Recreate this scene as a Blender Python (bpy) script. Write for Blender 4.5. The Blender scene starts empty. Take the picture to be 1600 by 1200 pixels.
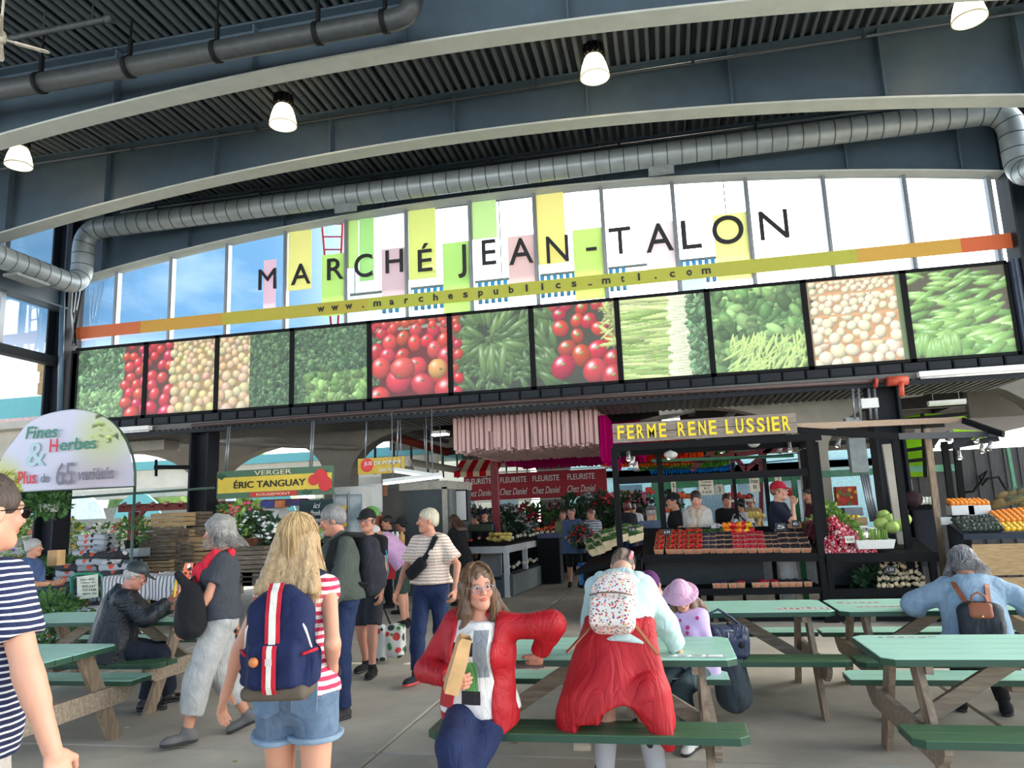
import bpy, math, random
import numpy as np
from mathutils import Vector, Matrix
random.seed(7); rng = np.random.default_rng(7)
PI = math.pi
C = bpy.context.scene.collection
SC = bpy.context.scene
# ---------------------------------------------------------------- camera
F_PX = 1155.0; CAM_H = 1.62
PITCH, ROLL, YAW = (math.radians(v) for v in (9.87, -2.25, 11.45))
def _rot():
 cy, sy = math.cos(YAW), math.sin(YAW); cp, sp = math.cos(PITCH), math.sin(PITCH); cr, sr = math.cos(ROLL), math.sin(ROLL)
 Ry = np.array([[cy, 0, sy], [0, 1, 0], [-sy, 0, cy]])
 Rx = np.array([[1, 0, 0], [0, cp, sp], [0, -sp, cp]])
 Rz = np.array([[cr, -sr, 0], [sr, cr, 0], [0, 0, 1]])
 return Rz @ Rx @ Ry
CM = _rot()
def _ray(px, py):
 d = CM.T @ np.array([(px - 800) / F_PX, (py - 600) / F_PX, 1.0])
 return np.array([d[0], d[2], -d[1]])
def atY(px, py, Y): d = _ray(px, py); return Vector(np.array([0, 0, CAM_H]) + d * (Y / d[1]))
def atZ(px, py, Z=0.0): d = _ray(px, py); return Vector(np.array([0, 0, CAM_H]) + d * ((Z - CAM_H) / d[2]))
def atX(px, py, X): d = _ray(px, py); return Vector(np.array([0, 0, CAM_H]) + d * (X / d[0]))
cam_d = bpy.data.cameras.new('camera'); cam = bpy.data.objects.new('camera', cam_d); C.objects.link(cam)
cam_d.sensor_width = 36; cam_d.lens = F_PX / 1600 * 36; cam_d.clip_start = .05; cam_d.clip_end = 500
# camera axes in world: right = CM row0, down = row1, forward = row2 (in x, -z, y order)
w = lambda v: Vector((v[0], v[2], -v[1]))
rx, dn, fw = w(CM[0]), w(CM[1]), w(CM[2])
m = Matrix((rx, -dn, -fw)).transposed().to_4x4(); m.translation = (0, 0, CAM_H); cam.matrix_world = m
SC.camera = cam
# ---------------------------------------------------------------- light and exposure
SC.view_settings.view_transform = 'Standard'; SC.view_settings.look = 'None'
SC.view_settings.gamma = 1; SC.view_settings.use_curve_mapping = False
SC.view_settings.exposure = 1.4
SUN_DIR = Vector((math.sin(math.radians(14)) * math.cos(math.radians(51)), math.cos(math.radians(14)) * math.cos(math.radians(51)), math.sin(math.radians(51))))
W = bpy.data.worlds.new('sky'); SC.world = W; W.use_nodes = True
nt = W.node_tree; N = nt.nodes; L = nt.links; N.clear()
tc = N.new('ShaderNodeTexCoord')
dt = N.new('ShaderNodeVectorMath'); dt.operation = 'DOT_PRODUCT'; dt.inputs[1].default_value = (.80, .58, .12)
L.new(tc.outputs['Generated'], dt.inputs[0])
mr = N.new('ShaderNodeMapRange'); mr.inputs[1].default_value = .12; mr.inputs[2].default_value = .72; mr.interpolation_type = 'SMOOTHSTEP'
L.new(dt.outputs['Value'], mr.inputs[0])
nz = N.new('ShaderNodeTexNoise'); nz.inputs['Scale'].default_value = 3; nz.inputs['Detail'].default_value = 6
mp = N.new('ShaderNodeMapping'); mp.inputs['Scale'].default_value = (1, 1, 2.6)
L.new(tc.outputs['Generated'], mp.inputs[0]); L.new(mp.outputs[0], nz.inputs['Vector'])
cl = N.new('ShaderNodeMapRange'); cl.inputs[1].default_value = .55; cl.inputs[2].default_value = .8; cl.inputs[4].default_value = .10
L.new(nz.outputs['Fac'], cl.inputs[0])
sp = N.new('ShaderNodeSeparateXYZ'); L.new(tc.outputs['Generated'], sp.inputs[0])
hz = N.new('ShaderNodeMapRange'); hz.inputs[1].default_value = .0; hz.inputs[2].default_value = .24; hz.inputs[3].default_value = .55; hz.inputs[4].default_value = 0
L.new(sp.outputs['Z'], hz.inputs[0])
a1 = N.new('ShaderNodeMath'); a1.operation = 'MAXIMUM'; a2 = N.new('ShaderNodeMath'); a2.operation = 'MAXIMUM'; a2.use_clamp = True
L.new(mr.outputs[0], a1.inputs[0]); L.new(cl.outputs[0], a1.inputs[1]); L.new(a1.outputs[0], a2.inputs[0]); L.new(hz.outputs[0], a2.inputs[1])
mx = N.new('ShaderNodeMix'); mx.data_type = 'RGBA'
mx.inputs[6].default_value = (.105, .235, .40, 1); mx.inputs[7].default_value = (3.3, 3.35, 3.3, 1)
L.new(a2.outputs[0], mx.inputs[0])
bg = N.new('ShaderNodeBackground'); bg.inputs['Strength'].default_value = 1.0
L.new(mx.outputs[2], bg.inputs['Color'])
wo = N.new('ShaderNodeOutputWorld'); L.new(bg.outputs[0], wo.inputs[0])
sd = bpy.data.lights.new('sun', 'SUN'); sd.energy = 3; sd.angle = math.radians(.6); sd.color = (1, .95, .86)
so = bpy.data.objects.new('sun', sd); so.rotation_euler = SUN_DIR.to_track_quat('Z', 'Y').to_euler(); C.objects.link(so)
# ---------------------------------------------------------------- materials
def lin(c): return tuple(((v / 255) / 12.92 if v / 255 <= .04045 else ((v / 255 + .055) / 1.055) ** 2.4) for v in c)
MATS = {}
def base_mat(name):
 m = bpy.data.materials.new(name); m.use_nodes = True
 return m, m.node_tree.nodes, m.node_tree.links, m.node_tree.nodes['Principled BSDF']
def mat(name, rgb, rough=.6, var=.18, scale=9, bump=.08, metal=0, stretch=(1, 1, 1), rnd=0, rgb2=None, spec=.5, coat=0, sss=0, bscale=None):
 if name in MATS: return MATS[name]
 m, N, L, P = base_mat(name)
 c = lin(rgb); c2 = lin(rgb2) if rgb2 else tuple(v * (1 - var) for v in c); c1 = c if rgb2 else tuple(min(1, v * (1 + var)) for v in c)
 tc = N.new('ShaderNodeTexCoord'); mp = N.new('ShaderNodeMapping'); mp.inputs['Scale'].default_value = stretch
 L.new(tc.outputs['Object'], mp.inputs[0])
 nz = N.new('ShaderNodeTexNoise'); nz.inputs['Scale'].default_value = scale; nz.inputs['Detail'].default_value = 5; nz.inputs['Roughness'].default_value = .6
 L.new(mp.outputs[0], nz.inputs['Vector'])
 r = N.new('ShaderNodeMapRange'); r.inputs[1].default_value = .3; r.inputs[2].default_value = .7; L.new(nz.outputs['Fac'], r.inputs[0])
 mx = N.new('ShaderNodeMix'); mx.data_type = 'RGBA'; mx.inputs[6].default_value = (*c2, 1); mx.inputs[7].default_value = (*c1, 1)
 L.new(r.outputs[0], mx.inputs[0]); col = mx.outputs[2]
 if rnd:
  oi = N.new('ShaderNodeObjectInfo'); hs = N.new('ShaderNodeHueSaturation')
  rr = N.new('ShaderNodeMapRange'); rr.inputs[3].default_value = 1 - rnd; rr.inputs[4].default_value = 1 + rnd
  L.new(oi.outputs['Random'], rr.inputs[0]); L.new(rr.outputs[0], hs.inputs['Value']); L.new(col, hs.inputs['Color']); col = hs.outputs[0]
 L.new(col, P.inputs['Base Color'])
 P.inputs['Roughness'].default_value = rough; P.inputs['Metallic'].default_value = metal; P.inputs['Specular IOR Level'].default_value = spec
 if coat: P.inputs['Coat Weight'].default_value = coat
 if sss: P.inputs['Subsurface Weight'].default_value = sss; P.inputs['Subsurface Radius'].default_value = (.02, .008, .004)
 if bump:
  b = N.new('ShaderNodeBump'); b.inputs['Strength'].default_value = bump; b.inputs['Distance'].default_value = .02
  if bscale:
   n2 = N.new('ShaderNodeTexNoise'); n2.inputs['Scale'].default_value = bscale; L.new(mp.outputs[0], n2.inputs['Vector']); L.new(n2.outputs['Fac'], b.inputs['Height'])
  else: L.new(nz.outputs['Fac'], b.inputs['Height'])
  L.new(b.outputs[0], P.inputs['Normal'])
 MATS[name] = m; return m
def vcol_mat(name, rough=.6, spec=.5, bump=0, scale=60, sss=0, stretch=(1, 1, 1)):
 if name in MATS: return MATS[name]
 m, N, L, P = base_mat(name); a = N.new('ShaderNodeVertexColor'); a.layer_name = 'Col'
 L.new(a.outputs['Color'], P.inputs['Base Color']); P.inputs['Roughness'].default_value = rough; P.inputs['Specular IOR Level'].default_value = spec
 if sss: P.inputs['Subsurface Weight'].default_value = sss; P.inputs['Subsurface Radius'].default_value = (.02, .008, .004)
 if bump:
  tc = N.new('ShaderNodeTexCoord'); mp = N.new('ShaderNodeMapping'); mp.inputs['Scale'].default_value = stretch; L.new(tc.outputs['Object'], mp.inputs[0])
  n2 = N.new('ShaderNodeTexNoise'); n2.inputs['Scale'].default_value = scale; L.new(mp.outputs[0], n2.inputs['Vector'])
  b = N.new('ShaderNodeBump'); b.inputs['Strength'].default_value = bump; b.inputs['Distance'].default_value = .01; L.new(n2.outputs['Fac'], b.inputs['Height']); L.new(b.outputs[0], P.inputs['Normal'])
 MATS[name] = m; return m
def stripe_mat(name, a, b, period, duty=.5, axis='Z', rough=.85, slant=None):
 if name in MATS: return MATS[name]
 m, N, L, P = base_mat(name); tc = N.new('ShaderNodeTexCoord'); s = N.new('ShaderNodeSeparateXYZ'); L.new(tc.outputs['Object'], s.inputs[0])
 v = s.outputs[axis]
 nz = N.new('ShaderNodeTexNoise'); nz.inputs['Scale'].default_value = 7; L.new(tc.outputs['Object'], nz.inputs['Vector'])
 ad = N.new('ShaderNodeMath'); ad.operation = 'MULTIPLY_ADD'; L.new(nz.outputs['Fac'], ad.inputs[0]); ad.inputs[1].default_value = period * .7; L.new(v, ad.inputs[2]); v = ad.outputs[0]
 d = N.new('ShaderNodeMath'); d.operation = 'DIVIDE'; L.new(v, d.inputs[0]); d.inputs[1].default_value = period
 fr = N.new('ShaderNodeMath'); fr.operation = 'FRACT'; L.new(d.outputs[0], fr.inputs[0])
 g = N.new('ShaderNodeMath'); g.operation = 'GREATER_THAN'; L.new(fr.outputs[0], g.inputs[0]); g.inputs[1].default_value = duty
 mx = N.new('ShaderNodeMix'); mx.data_type = 'RGBA'; mx.inputs[6].default_value = (*lin(a), 1); mx.inputs[7].default_value = (*lin(b), 1)
 L.new(g.outputs[0], mx.inputs[0]); L.new(mx.outputs[2], P.inputs['Base Color']); P.inputs['Roughness'].default_value = rough
 MATS[name] = m; return m
def spot_mat(name, base, cols, scale, thr=.35, rough=.8, feature='Distance'):
 """voronoi dots in random colours from cols on base"""
 if name in MATS: return MATS[name]
 m, N, L, P = base_mat(name); tc = N.new('ShaderNodeTexCoord'); vo = N.new('ShaderNodeTexVoronoi'); vo.inputs['Scale'].default_value = scale
 L.new(tc.outputs['Object'], vo.inputs['Vector'])
 se = N.new('ShaderNodeSeparateColor'); L.new(vo.outputs['Color'], se.inputs[0])
 cr = N.new('ShaderNodeValToRGB'); cr.color_ramp.interpolation = 'CONSTANT'
 e = cr.color_ramp.elements; e[0].color = (*lin(cols[0]), 1); e[0].position = 0; e[1].color = (*lin(cols[-1]), 1); e[1].position = (len(cols) - 1) / len(cols)
 for i, c in enumerate(cols[1:-1]): x = e.new((i + 1) / len(cols)); x.color = (*lin(c), 1)
 L.new(se.outputs[0], cr.inputs[0])
 g = N.new('ShaderNodeMath'); g.operation = 'LESS_THAN'; L.new(vo.outputs['Distance'], g.inputs[0]); g.inputs[1].default_value = thr
 mx = N.new('ShaderNodeMix'); mx.data_type = 'RGBA'; mx.inputs[6].default_value = (*lin(base), 1); L.new(cr.outputs[0], mx.inputs[7])
 L.new(g.outputs[0], mx.inputs[0]); L.new(mx.outputs[2], P.inputs['Base Color']); P.inputs['Roughness'].default_value = rough
 MATS[name] = m; return m
def emit_mat(name, rgb, strength):
 if name in MATS: return MATS[name]
 m, N, L, P = base_mat(name); P.inputs['Base Color'].default_value = (*lin(rgb), 1); P.inputs['Emission Color'].default_value = (*lin(rgb), 1); P.inputs['Emission Strength'].default_value = strength
 MATS[name] = m; return m
def film_mat(name, rgb, gloss=.08, amount=1.0, diffuse=0):
 """clear or tinted pane: tinted straight-through light plus a little mirror"""
 if name in MATS: return MATS[name]
 m = bpy.data.materials.new(name); m.use_nodes = True; N = m.node_tree.nodes; L = m.node_tree.links; N.clear()
 t = N.new('ShaderNodeBsdfTransparent'); t.inputs[0].default_value = (*lin(rgb), 1)
 g = N.new('ShaderNodeBsdfGlossy'); g.inputs['Roughness'].default_value = .03
 fr = N.new('ShaderNodeFresnel'); fr.inputs[0].default_value = 1.45; mu = N.new('ShaderNodeMath'); mu.operation = 'MULTIPLY'; mu.inputs[1].default_value = gloss * 10; mu.use_clamp = True; L.new(fr.outputs[0], mu.inputs[0])
 mx = N.new('ShaderNodeMixShader'); L.new(mu.outputs[0], mx.inputs[0]); L.new(t.outputs[0], mx.inputs[1]); L.new(g.outputs[0], mx.inputs[2]); last = mx.outputs[0]
 if diffuse:
  d = N.new('ShaderNodeBsdfTranslucent'); d.inputs[0].default_value = (*lin(rgb), 1); d2 = N.new('ShaderNodeBsdfDiffuse'); d2.inputs[0].default_value = (*lin(rgb), 1)
  a = N.new('ShaderNodeMixShader'); a.inputs[0].default_value = .5; L.new(d.outputs[0], a.inputs[1]); L.new(d2.outputs[0], a.inputs[2])
  m2 = N.new('ShaderNodeMixShader'); m2.inputs[0].default_value = diffuse; L.new(last, m2.inputs[1]); L.new(a.outputs[0], m2.inputs[2]); last = m2.outputs[0]
 o = N.new('ShaderNodeOutputMaterial'); L.new(last, o.inputs[0]); MATS[name] = m; return m
def cloth_translucent(name, rgb, t=.5, var=.1):
 if name in MATS: return MATS[name]
 m = bpy.data.materials.new(name); m.use_nodes = True; N = m.node_tree.nodes; L = m.node_tree.links; N.clear()
 a = N.new('ShaderNodeBsdfTranslucent'); b = N.new('ShaderNodeBsdfDiffuse'); a.inputs[0].default_value = (*lin(rgb), 1); b.inputs[0].default_value = (*lin(rgb), 1)
 x = N.new('ShaderNodeMixShader'); x.inputs[0].default_value = 1 - t; L.new(a.outputs[0], x.inputs[1]); L.new(b.outputs[0], x.inputs[2])
 o = N.new('ShaderNodeOutputMaterial'); L.new(x.outputs[0], o.inputs[0]); MATS[name] = m; return m
ORD = ['first', 'second', 'third', 'fourth', 'fifth', 'sixth', 'seventh', 'eighth', 'ninth', 'tenth', 'eleventh', 'twelfth', 'thirteenth', 'fourteenth', 'fifteenth', 'sixteenth', 'seventeenth', 'eighteenth', 'nineteenth', 'twentieth']
def ordn(k): return ORD[k] if k < 20 else ('twenty-' + ORD[k - 20] if k < 29 else ('thirtieth' if k == 29 else ('thirty-' + ORD[(k - 30) % 9] if k < 39 else 'number %d' % (k + 1))))
# ---------------------------------------------------------------- mesh building
class MB:
 def __init__(s): s.v = []; s.f = []; s.mi = []; s.sm = []
 def add(s, vs, fs, mi=0, sm=False):
  b = len(s.v); s.v += [tuple(v) for v in vs]; s.f += [tuple(b + i for i in f) for f in fs]; s.mi += [mi] * len(fs); s.sm += [sm] * len(fs); return s
 def box(s, c, d, R=None, mi=0):
  x, y, z = d[0] / 2, d[1] / 2, d[2] / 2
  vs = [Vector((i, j, k)) for i in (-x, x) for j in (-y, y) for k in (-z, z)]
  if R is not None: vs = [R @ v for v in vs]
  c = Vector(c); return s.add([v + c for v in vs], [(0, 1, 3, 2), (4, 6, 7, 5), (0, 4, 5, 1), (2, 3, 7, 6), (0, 2, 6, 4), (1, 5, 7, 3)], mi)
 def box2(s, a, b, mi=0): a = Vector(a); b = Vector(b); return s.box((a + b) / 2, [abs(v) for v in (b - a)], None, mi)
 def bar(s, a, b, w_, h_, up=(0, 0, 1), mi=0):
  a = Vector(a); b = Vector(b); d = b - a; l = d.length; d.normalize(); up = Vector(up)
  if abs(d.dot(up)) > .99: up = Vector((0, 1, 0))
  sx = d.cross(up).normalized(); u = sx.cross(d); R = Matrix((d, sx, u)).transposed(); return s.box((a + b) / 2, (l, w_, h_), R, mi)
 def prism(s, poly, z0, z1, mi=0, M=None):
  n = len(poly); vs = [Vector((p[0], p[1], z0)) for p in poly] + [Vector((p[0], p[1], z1)) for p in poly]
  if M is not None: vs = [M @ v for v in vs]
  return s.add(vs, [tuple(range(n - 1, -1, -1)), tuple(range(n, 2 * n))] + [(i, (i + 1) % n, n + (i + 1) % n, n + i) for i in range(n)], mi)
 def tube(s, pts, r, n=8, mi=0, cap=True, sm=True):
  pts = [Vector(p) for p in pts]; k = len(pts); rr = r if isinstance(r, (list, tuple)) else [r] * k
  vs = []; ref = None
  for i, p in enumerate(pts):
   d = (pts[min(i + 1, k - 1)] - pts[max(i - 1, 0)]).normalized()
   if ref is None: ref = Vector((0, 0, 1)) if abs(d.z) < .9 else Vector((1, 0, 0))
   a = d.cross(ref).normalized(); ref = a.cross(d).normalized(); b = ref
   for j in range(n): t = 2 * PI * j / n; vs.append(p + (a * math.cos(t) + b * math.sin(t)) * rr[i])
  fs = [(i * n + j, i * n + (j + 1) % n, (i + 1) * n + (j + 1) % n, (i + 1) * n + j) for i in range(k - 1) for j in range(n)]
  s.add(vs, fs, mi, sm)
  if cap: b = len(s.v) - len(vs); s.f += [tuple(b + j for j in range(n - 1, -1, -1)), tuple(b + (k - 1) * n + j for j in range(n))]; s.mi += [mi, mi]; s.sm += [False, False]
  return s
 def lathe(s, prof, c=(0, 0, 0), n=16, mi=0, M=None, sm=True):
  vs = []; c = Vector(c)
  for (r, z) in prof:
   for j in range(n):
    t = 2 * PI * j / n; v = Vector((r * math.cos(t), r * math.sin(t), z)); vs.append((M @ v if M is not None else v) + c)
  fs = [(i * n + j, i * n + (j + 1) % n, (i + 1) * n + (j + 1) % n, (i + 1) * n + j) for i in range(len(prof) - 1) for j in range(n)]
  return s.add(vs, fs, mi, sm)
 def ball(s, c, r, n=8, mi=0, sq=(1, 1, 1)):
  m_ = max(4, n // 2 + 1); prof = [(max(1e-4, math.sin(PI * i / m_)) * r, -math.cos(PI * i / m_) * r) for i in range(m_ + 1)]
  M = Matrix.Diagonal(Vector(sq)); return s.lathe(prof, c, n, mi, M)
 def sheet(s, fn, nu, nv, mi=0, sm=True):
  vs = [fn(i / nu, j / nv) for i in range(nu + 1) for j in range(nv + 1)]
  return s.add(vs, [(i * (nv + 1) + j, (i + 1) * (nv + 1) + j, (i + 1) * (nv + 1) + j + 1, i * (nv + 1) + j + 1) for i in range(nu) for j in range(nv)], mi, sm)
 def mesh(s, name, mats):
  me = bpy.data.meshes.new(name); me.from_pydata(s.v, [], s.f)
  for m_ in (mats if isinstance(mats, (list, tuple)) else [mats]): me.materials.append(m_)
  me.polygons.foreach_set('material_index', s.mi); me.polygons.foreach_set('use_smooth', s.sm); me.update(); return me
 def build(s, name, mats, parent=None, loc=None): return obj(name, s.mesh(name, mats), parent, loc)
def obj(name, me, parent=None, loc=None, rz=0):
 o = bpy.data.objects.new(name, me); C.objects.link(o)
 if parent is not None: o.parent = parent
 if loc is not None: o.location = loc
 if rz: o.rotation_euler = (0, 0, rz)
 return o
def tag(o, label=None, cat=None, group=None, kind=None):
 if label: o['label'] = label
 if cat: o['category'] = cat
 if group: o['group'] = group
 if kind: o['kind'] = kind
 return o
def thing(name, label, cat, loc=(0, 0, 0), rz=0, group=None):
 o = bpy.data.objects.new(name, None); C.objects.link(o); o.location = loc; o.rotation_euler = (0, 0, rz); o.empty_display_size = .1
 return tag(o, label, cat, group)
def shell(name, label=None, cat=None):
 o = bpy.data.objects.new(name, None); C.objects.link(o); o.empty_display_size = .1; o['kind'] = 'structure'
 return tag(o, label, cat)
def structure(mb, name, mats, label=None, cat=None):
 o = mb.build(name, mats); o['kind'] = 'structure'; return tag(o, label, cat)
def copy_tree(o, parent=None, loc=None, rz=None, label=None, group=None):
 c = o.copy(); C.objects.link(c)
 if parent is not None: c.parent = parent
 if loc is not None: c.location = loc
 if rz is not None: c.rotation_euler = (0, 0, rz)
 if label: c['label'] = label
 if group: c['group'] = group
 for ch in list(o.children): copy_tree(ch, c)
 return c
def text_mesh(body, w_=None, h_=None, mats=None, depth=.01, offset=0.0, align='LEFT', shear=0, res=4):
 cu = bpy.data.curves.new('txt', 'FONT'); cu.body = body; cu.extrude = depth / 2; cu.offset = offset; cu.resolution_u = res; cu.shear = shear; cu.align_x = align
 o = bpy.data.objects.new('txt', cu); C.objects.link(o); bpy.context.view_layer.update()
 me = bpy.data.meshes.new_from_object(o.evaluated_get(bpy.context.evaluated_depsgraph_get())); bpy.data.objects.remove(o); bpy.data.curves.remove(cu)
 n = len(me.vertices)
 if n == 0: return me
 co = np.empty(n * 3); me.vertices.foreach_get('co', co); co = co.reshape(-1, 3); lo = co.min(0); hi = co.max(0)
 co[:, :2] -= (lo[:2] + hi[:2]) / 2; s = hi - lo
 sx = w_ / s[0] if w_ else None; sy = h_ / s[1] if h_ else sx; sx = sx or sy
 co[:, 0] *= sx; co[:, 1] *= sy
 out = np.stack([co[:, 0], -co[:, 2], co[:, 1]], 1)     # stands up, faces -Y
 me.vertices.foreach_set('co', out.ravel()); me.materials.clear()
 if mats: me.materials.append(mats)
 me.update(); return me
def paint_mesh(img, w_, h_, name, matl, curve=None):
 """flat print: colour attribute on a fine grid standing in XZ facing -Y. img[row from bottom, col, rgb] in sRGB 0-255"""
 H_, W_, _ = img.shape
 xs = np.linspace(-w_ / 2, w_ / 2, W_); zs = np.linspace(0, h_, H_); X, Z = np.meshgrid(xs, zs)
 Yc = np.zeros_like(X) if curve is None else curve(X, Z)
 vs = np.stack([X, Yc, Z], -1).reshape(-1, 3); i = np.arange(W_ - 1)[None, :] + np.arange(H_ - 1)[:, None] * W_; i = i.reshape(-1)
 fs = np.stack([i, i + 1, i + 1 + W_, i + W_], 1); me = mesh_np(name, vs, fs, matl, smooth=False)
 set_col(me, img.reshape(-1, 3)); return me
def mesh_np(name, vs, fs, matl, smooth=True):
 me = bpy.data.meshes.new(name); nf = len(fs); k = fs.shape[1] if nf else 4
 me.vertices.add(len(vs)); me.vertices.foreach_set('co', np.ascontiguousarray(vs, dtype=np.float32).ravel())
 me.loops.add(nf * k); me.loops.foreach_set('vertex_index', np.ascontiguousarray(fs, dtype=np.int32).ravel())
 me.polygons.add(nf); me.polygons.foreach_set('loop_start', np.arange(0, nf * k, k, dtype=np.int32))
 me.polygons.foreach_set('use_smooth', np.full(nf, smooth)); me.update(calc_edges=True)
 if matl: me.materials.append(matl)
 return me
def set_col(me, rgb255):
 a = me.color_attributes.new('Col', 'FLOAT_COLOR', 'POINT'); v = np.clip(np.asarray(rgb255, dtype=np.float64) / 255, 0, 1)
 v = np.where(v <= .04045, v / 12.92, ((v + .055) / 1.055) ** 2.4); a.data.foreach_set('color', np.concatenate([v, np.ones((len(v), 1))], 1).astype(np.float32).ravel())
# ---------------------------------------------------------------- implicit surfaces (people, bags, hair)
class Field:
 def __init__(s, lo, hi, h):
  s.h = h; s.lo = np.array(lo, float) - 2 * h; s.n = np.ceil((np.array(hi, float) + 2 * h - s.lo) / h).astype(int) + 1
  s.F = np.full(s.n, .5, dtype=np.float32)
  s.ax = [s.lo[i] + h * np.arange(s.n[i]) for i in range(3)]
 def _win(s, lo, hi, pad):
  a = np.clip(np.floor((np.array(lo) - pad - s.lo) / s.h).astype(int), 0, s.n); b = np.clip(np.ceil((np.array(hi) + pad - s.lo) / s.h).astype(int) + 1, 0, s.n)
  if (b <= a).any(): return None, None
  sl = tuple(slice(a[i], b[i]) for i in range(3))
  return sl, np.meshgrid(*[s.ax[i][sl[i]] for i in range(3)], indexing='ij')
 def _join(s, sl, d, k):
  F = s.F[sl]; h = np.maximum(k - np.abs(F - d), 0) / k if k > 0 else 0; s.F[sl] = np.minimum(F, d) - (h * h * k * .25 if k > 0 else 0)
 def _cut(s, sl, d, k):
  F = s.F[sl]; h = np.maximum(k - np.abs(F + d), 0) / k if k > 0 else 0; s.F[sl] = np.maximum(F, -d) + (h * h * k * .25 if k > 0 else 0)
 def cone(s, a, b, ra, rb, k=.03, n=None, q=1.0, cut=False):
  a = np.array(a, float); b = np.array(b, float); R = max(ra, rb)
  sl, g = s._win(np.minimum(a, b), np.maximum(a, b), R + k + 2 * s.h + .02)
  if sl is None: return s
  P = [g[i] - a[i] for i in range(3)]; ab = b - a
  if n is not None and q != 1:
   n = np.array(n, float); n /= np.linalg.norm(n); dd = P[0] * n[0] + P[1] * n[1] + P[2] * n[2]; abn = ab @ n
   P = [P[i] + (q - 1) * dd * n[i] for i in range(3)]; ab = ab + (q - 1) * abn * n
  L2 = ab @ ab + 1e-12; t = np.clip((P[0] * ab[0] + P[1] * ab[1] + P[2] * ab[2]) / L2, 0, 1)
  d = np.sqrt(sum((P[i] - t * ab[i]) ** 2 for i in range(3))) - (ra + t * (rb - ra))
  if q != 1: d = d / math.sqrt(q)
  (s._cut if cut else s._join)(sl, d.astype(np.float32), k); return s
 def ell(s, c, r, k=.03, R=None, cut=False):
  c = np.array(c, float); r = np.array(r, float); R = np.eye(3) if R is None else np.array(R)   # R columns = axes
  sl, g = s._win(c, c, r.max() + k + 2 * s.h + .02)
  if sl is None: return s
  P = [g[i] - c[i] for i in range(3)]; u = [sum(P[i] * R[i, j] for i in range(3)) / r[j] for j in range(3)]
  k0 = np.sqrt(sum(x * x for x in u)); k1 = np.sqrt(sum((u[j] / r[j]) ** 2 for j in range(3))) + 1e-9
  d = k0 * (k0 - 1) / k1; (s._cut if cut else s._join)(sl, d.astype(np.float32), k); return s
 def box(s, c, r, rad=.02, k=.02, R=None, cut=False):
  c = np.array(c, float); r = np.array(r, float); R = np.eye(3) if R is None else np.array(R)
  sl, g = s._win(c, c, np.linalg.norm(r) + k + 2 * s.h)
  if sl is None: return s
  P = [g[i] - c[i] for i in range(3)]; u = [np.abs(sum(P[i] * R[i, j] for i in range(3))) - (r[j] - rad) for j in range(3)]
  d = np.sqrt(sum(np.maximum(x, 0) ** 2 for x in u)) + np.minimum(np.maximum(np.maximum(u[0], u[1]), u[2]), 0) - rad
  (s._cut if cut else s._join)(sl, d.astype(np.float32), k); return s
 def plane(s, p, n, k=.0):
  """keep the side against n (removes where (x-p).n > 0)"""
  n = np.array(n, float); n /= np.linalg.norm(n); g = np.meshgrid(*s.ax, indexing='ij'); d = sum((g[i] - p[i]) * n[i] for i in range(3)); s.F = np.maximum(s.F, d.astype(np.float32)); return s
 def noise(s, amp, freq=14, seed=0, stretch=(1, 1, 1)):
  r = np.random.default_rng(seed); g = np.meshgrid(*s.ax, indexing='ij'); g = [(g[i] * stretch[i] * freq).astype(np.float32) for i in range(3)]; o = np.zeros_like(s.F)
  wp = np.sin(g[0] * .6 + g[2] * .45 + r.random() * 6) * .9
  for i in range(4):
   v = r.normal(size=3); v /= np.linalg.norm(v); o += np.sin((g[0] * v[0] + g[1] * v[1] + g[2] * v[2]) * (1 + .55 * i) + wp + r.random() * 6) / (1 + .5 * i)
  s.F = s.F + (amp * .45) * o; return s
 def mesh(s):
  F = s.F; ins = F < 0; n = F.shape; h = s.h
  cor = [(i, j, k) for i in (0, 1) for j in (0, 1) for k in (0, 1)]
  S = sum(ins[i:n[0] - 1 + i, j:n[1] - 1 + j, k:n[2] - 1 + k].astype(np.int8) for i, j, k in cor)
  act = (S > 0) & (S < 8); idx = np.argwhere(act)
  if len(idx) == 0: return np.zeros((0, 3)), np.zeros((0, 4), int)
  vals = {c: F[idx[:, 0] + c[0], idx[:, 1] + c[1], idx[:, 2] + c[2]] for c in cor}
  pos = np.zeros((len(idx), 3)); ct = np.zeros(len(idx))
  for a in cor:
   for ax in range(3):
    if a[ax] == 0:
     b = list(a); b[ax] = 1; b = tuple(b); va = vals[a]; vb = vals[b]; x = (va < 0) != (vb < 0)
     t = np.where(x, va / np.where(x, va - vb, 1), 0); p = np.tile(np.array(a, float), (len(idx), 1)); p[:, ax] = t
     pos += p * x[:, None]; ct += x
  pos = (pos / ct[:, None] + idx) * h + s.lo
  vid = np.full([k - 1 for k in n], -1, dtype=np.int64); vid[act] = np.arange(len(idx)); quads = []
  for ax in range(3):
   u, v = (ax + 1) % 3, (ax + 2) % 3
   sl0 = [slice(None)] * 3; sl1 = [slice(None)] * 3; sl0[ax] = slice(0, n[ax] - 1); sl1[ax] = slice(1, n[ax])
   e = ins[tuple(sl0)] != ins[tuple(sl1)]; e[tuple(slice(0, 1) if i == u else slice(None) for i in range(3))] = False; e[tuple(slice(0, 1) if i == v else slice(None) for i in range(3))] = False
   e[tuple(slice(n[u] - 1, None) if i == u else slice(None) for i in range(3))] = False; e[tuple(slice(n[v] - 1, None) if i == v else slice(None) for i in range(3))] = False
   E = np.argwhere(e)
   if len(E) == 0: continue
   flip = ins[E[:, 0], E[:, 1], E[:, 2]]
   def g(du, dv): q = E.copy(); q[:, u] -= du; q[:, v] -= dv; return vid[q[:, 0], q[:, 1], q[:, 2]]
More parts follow.
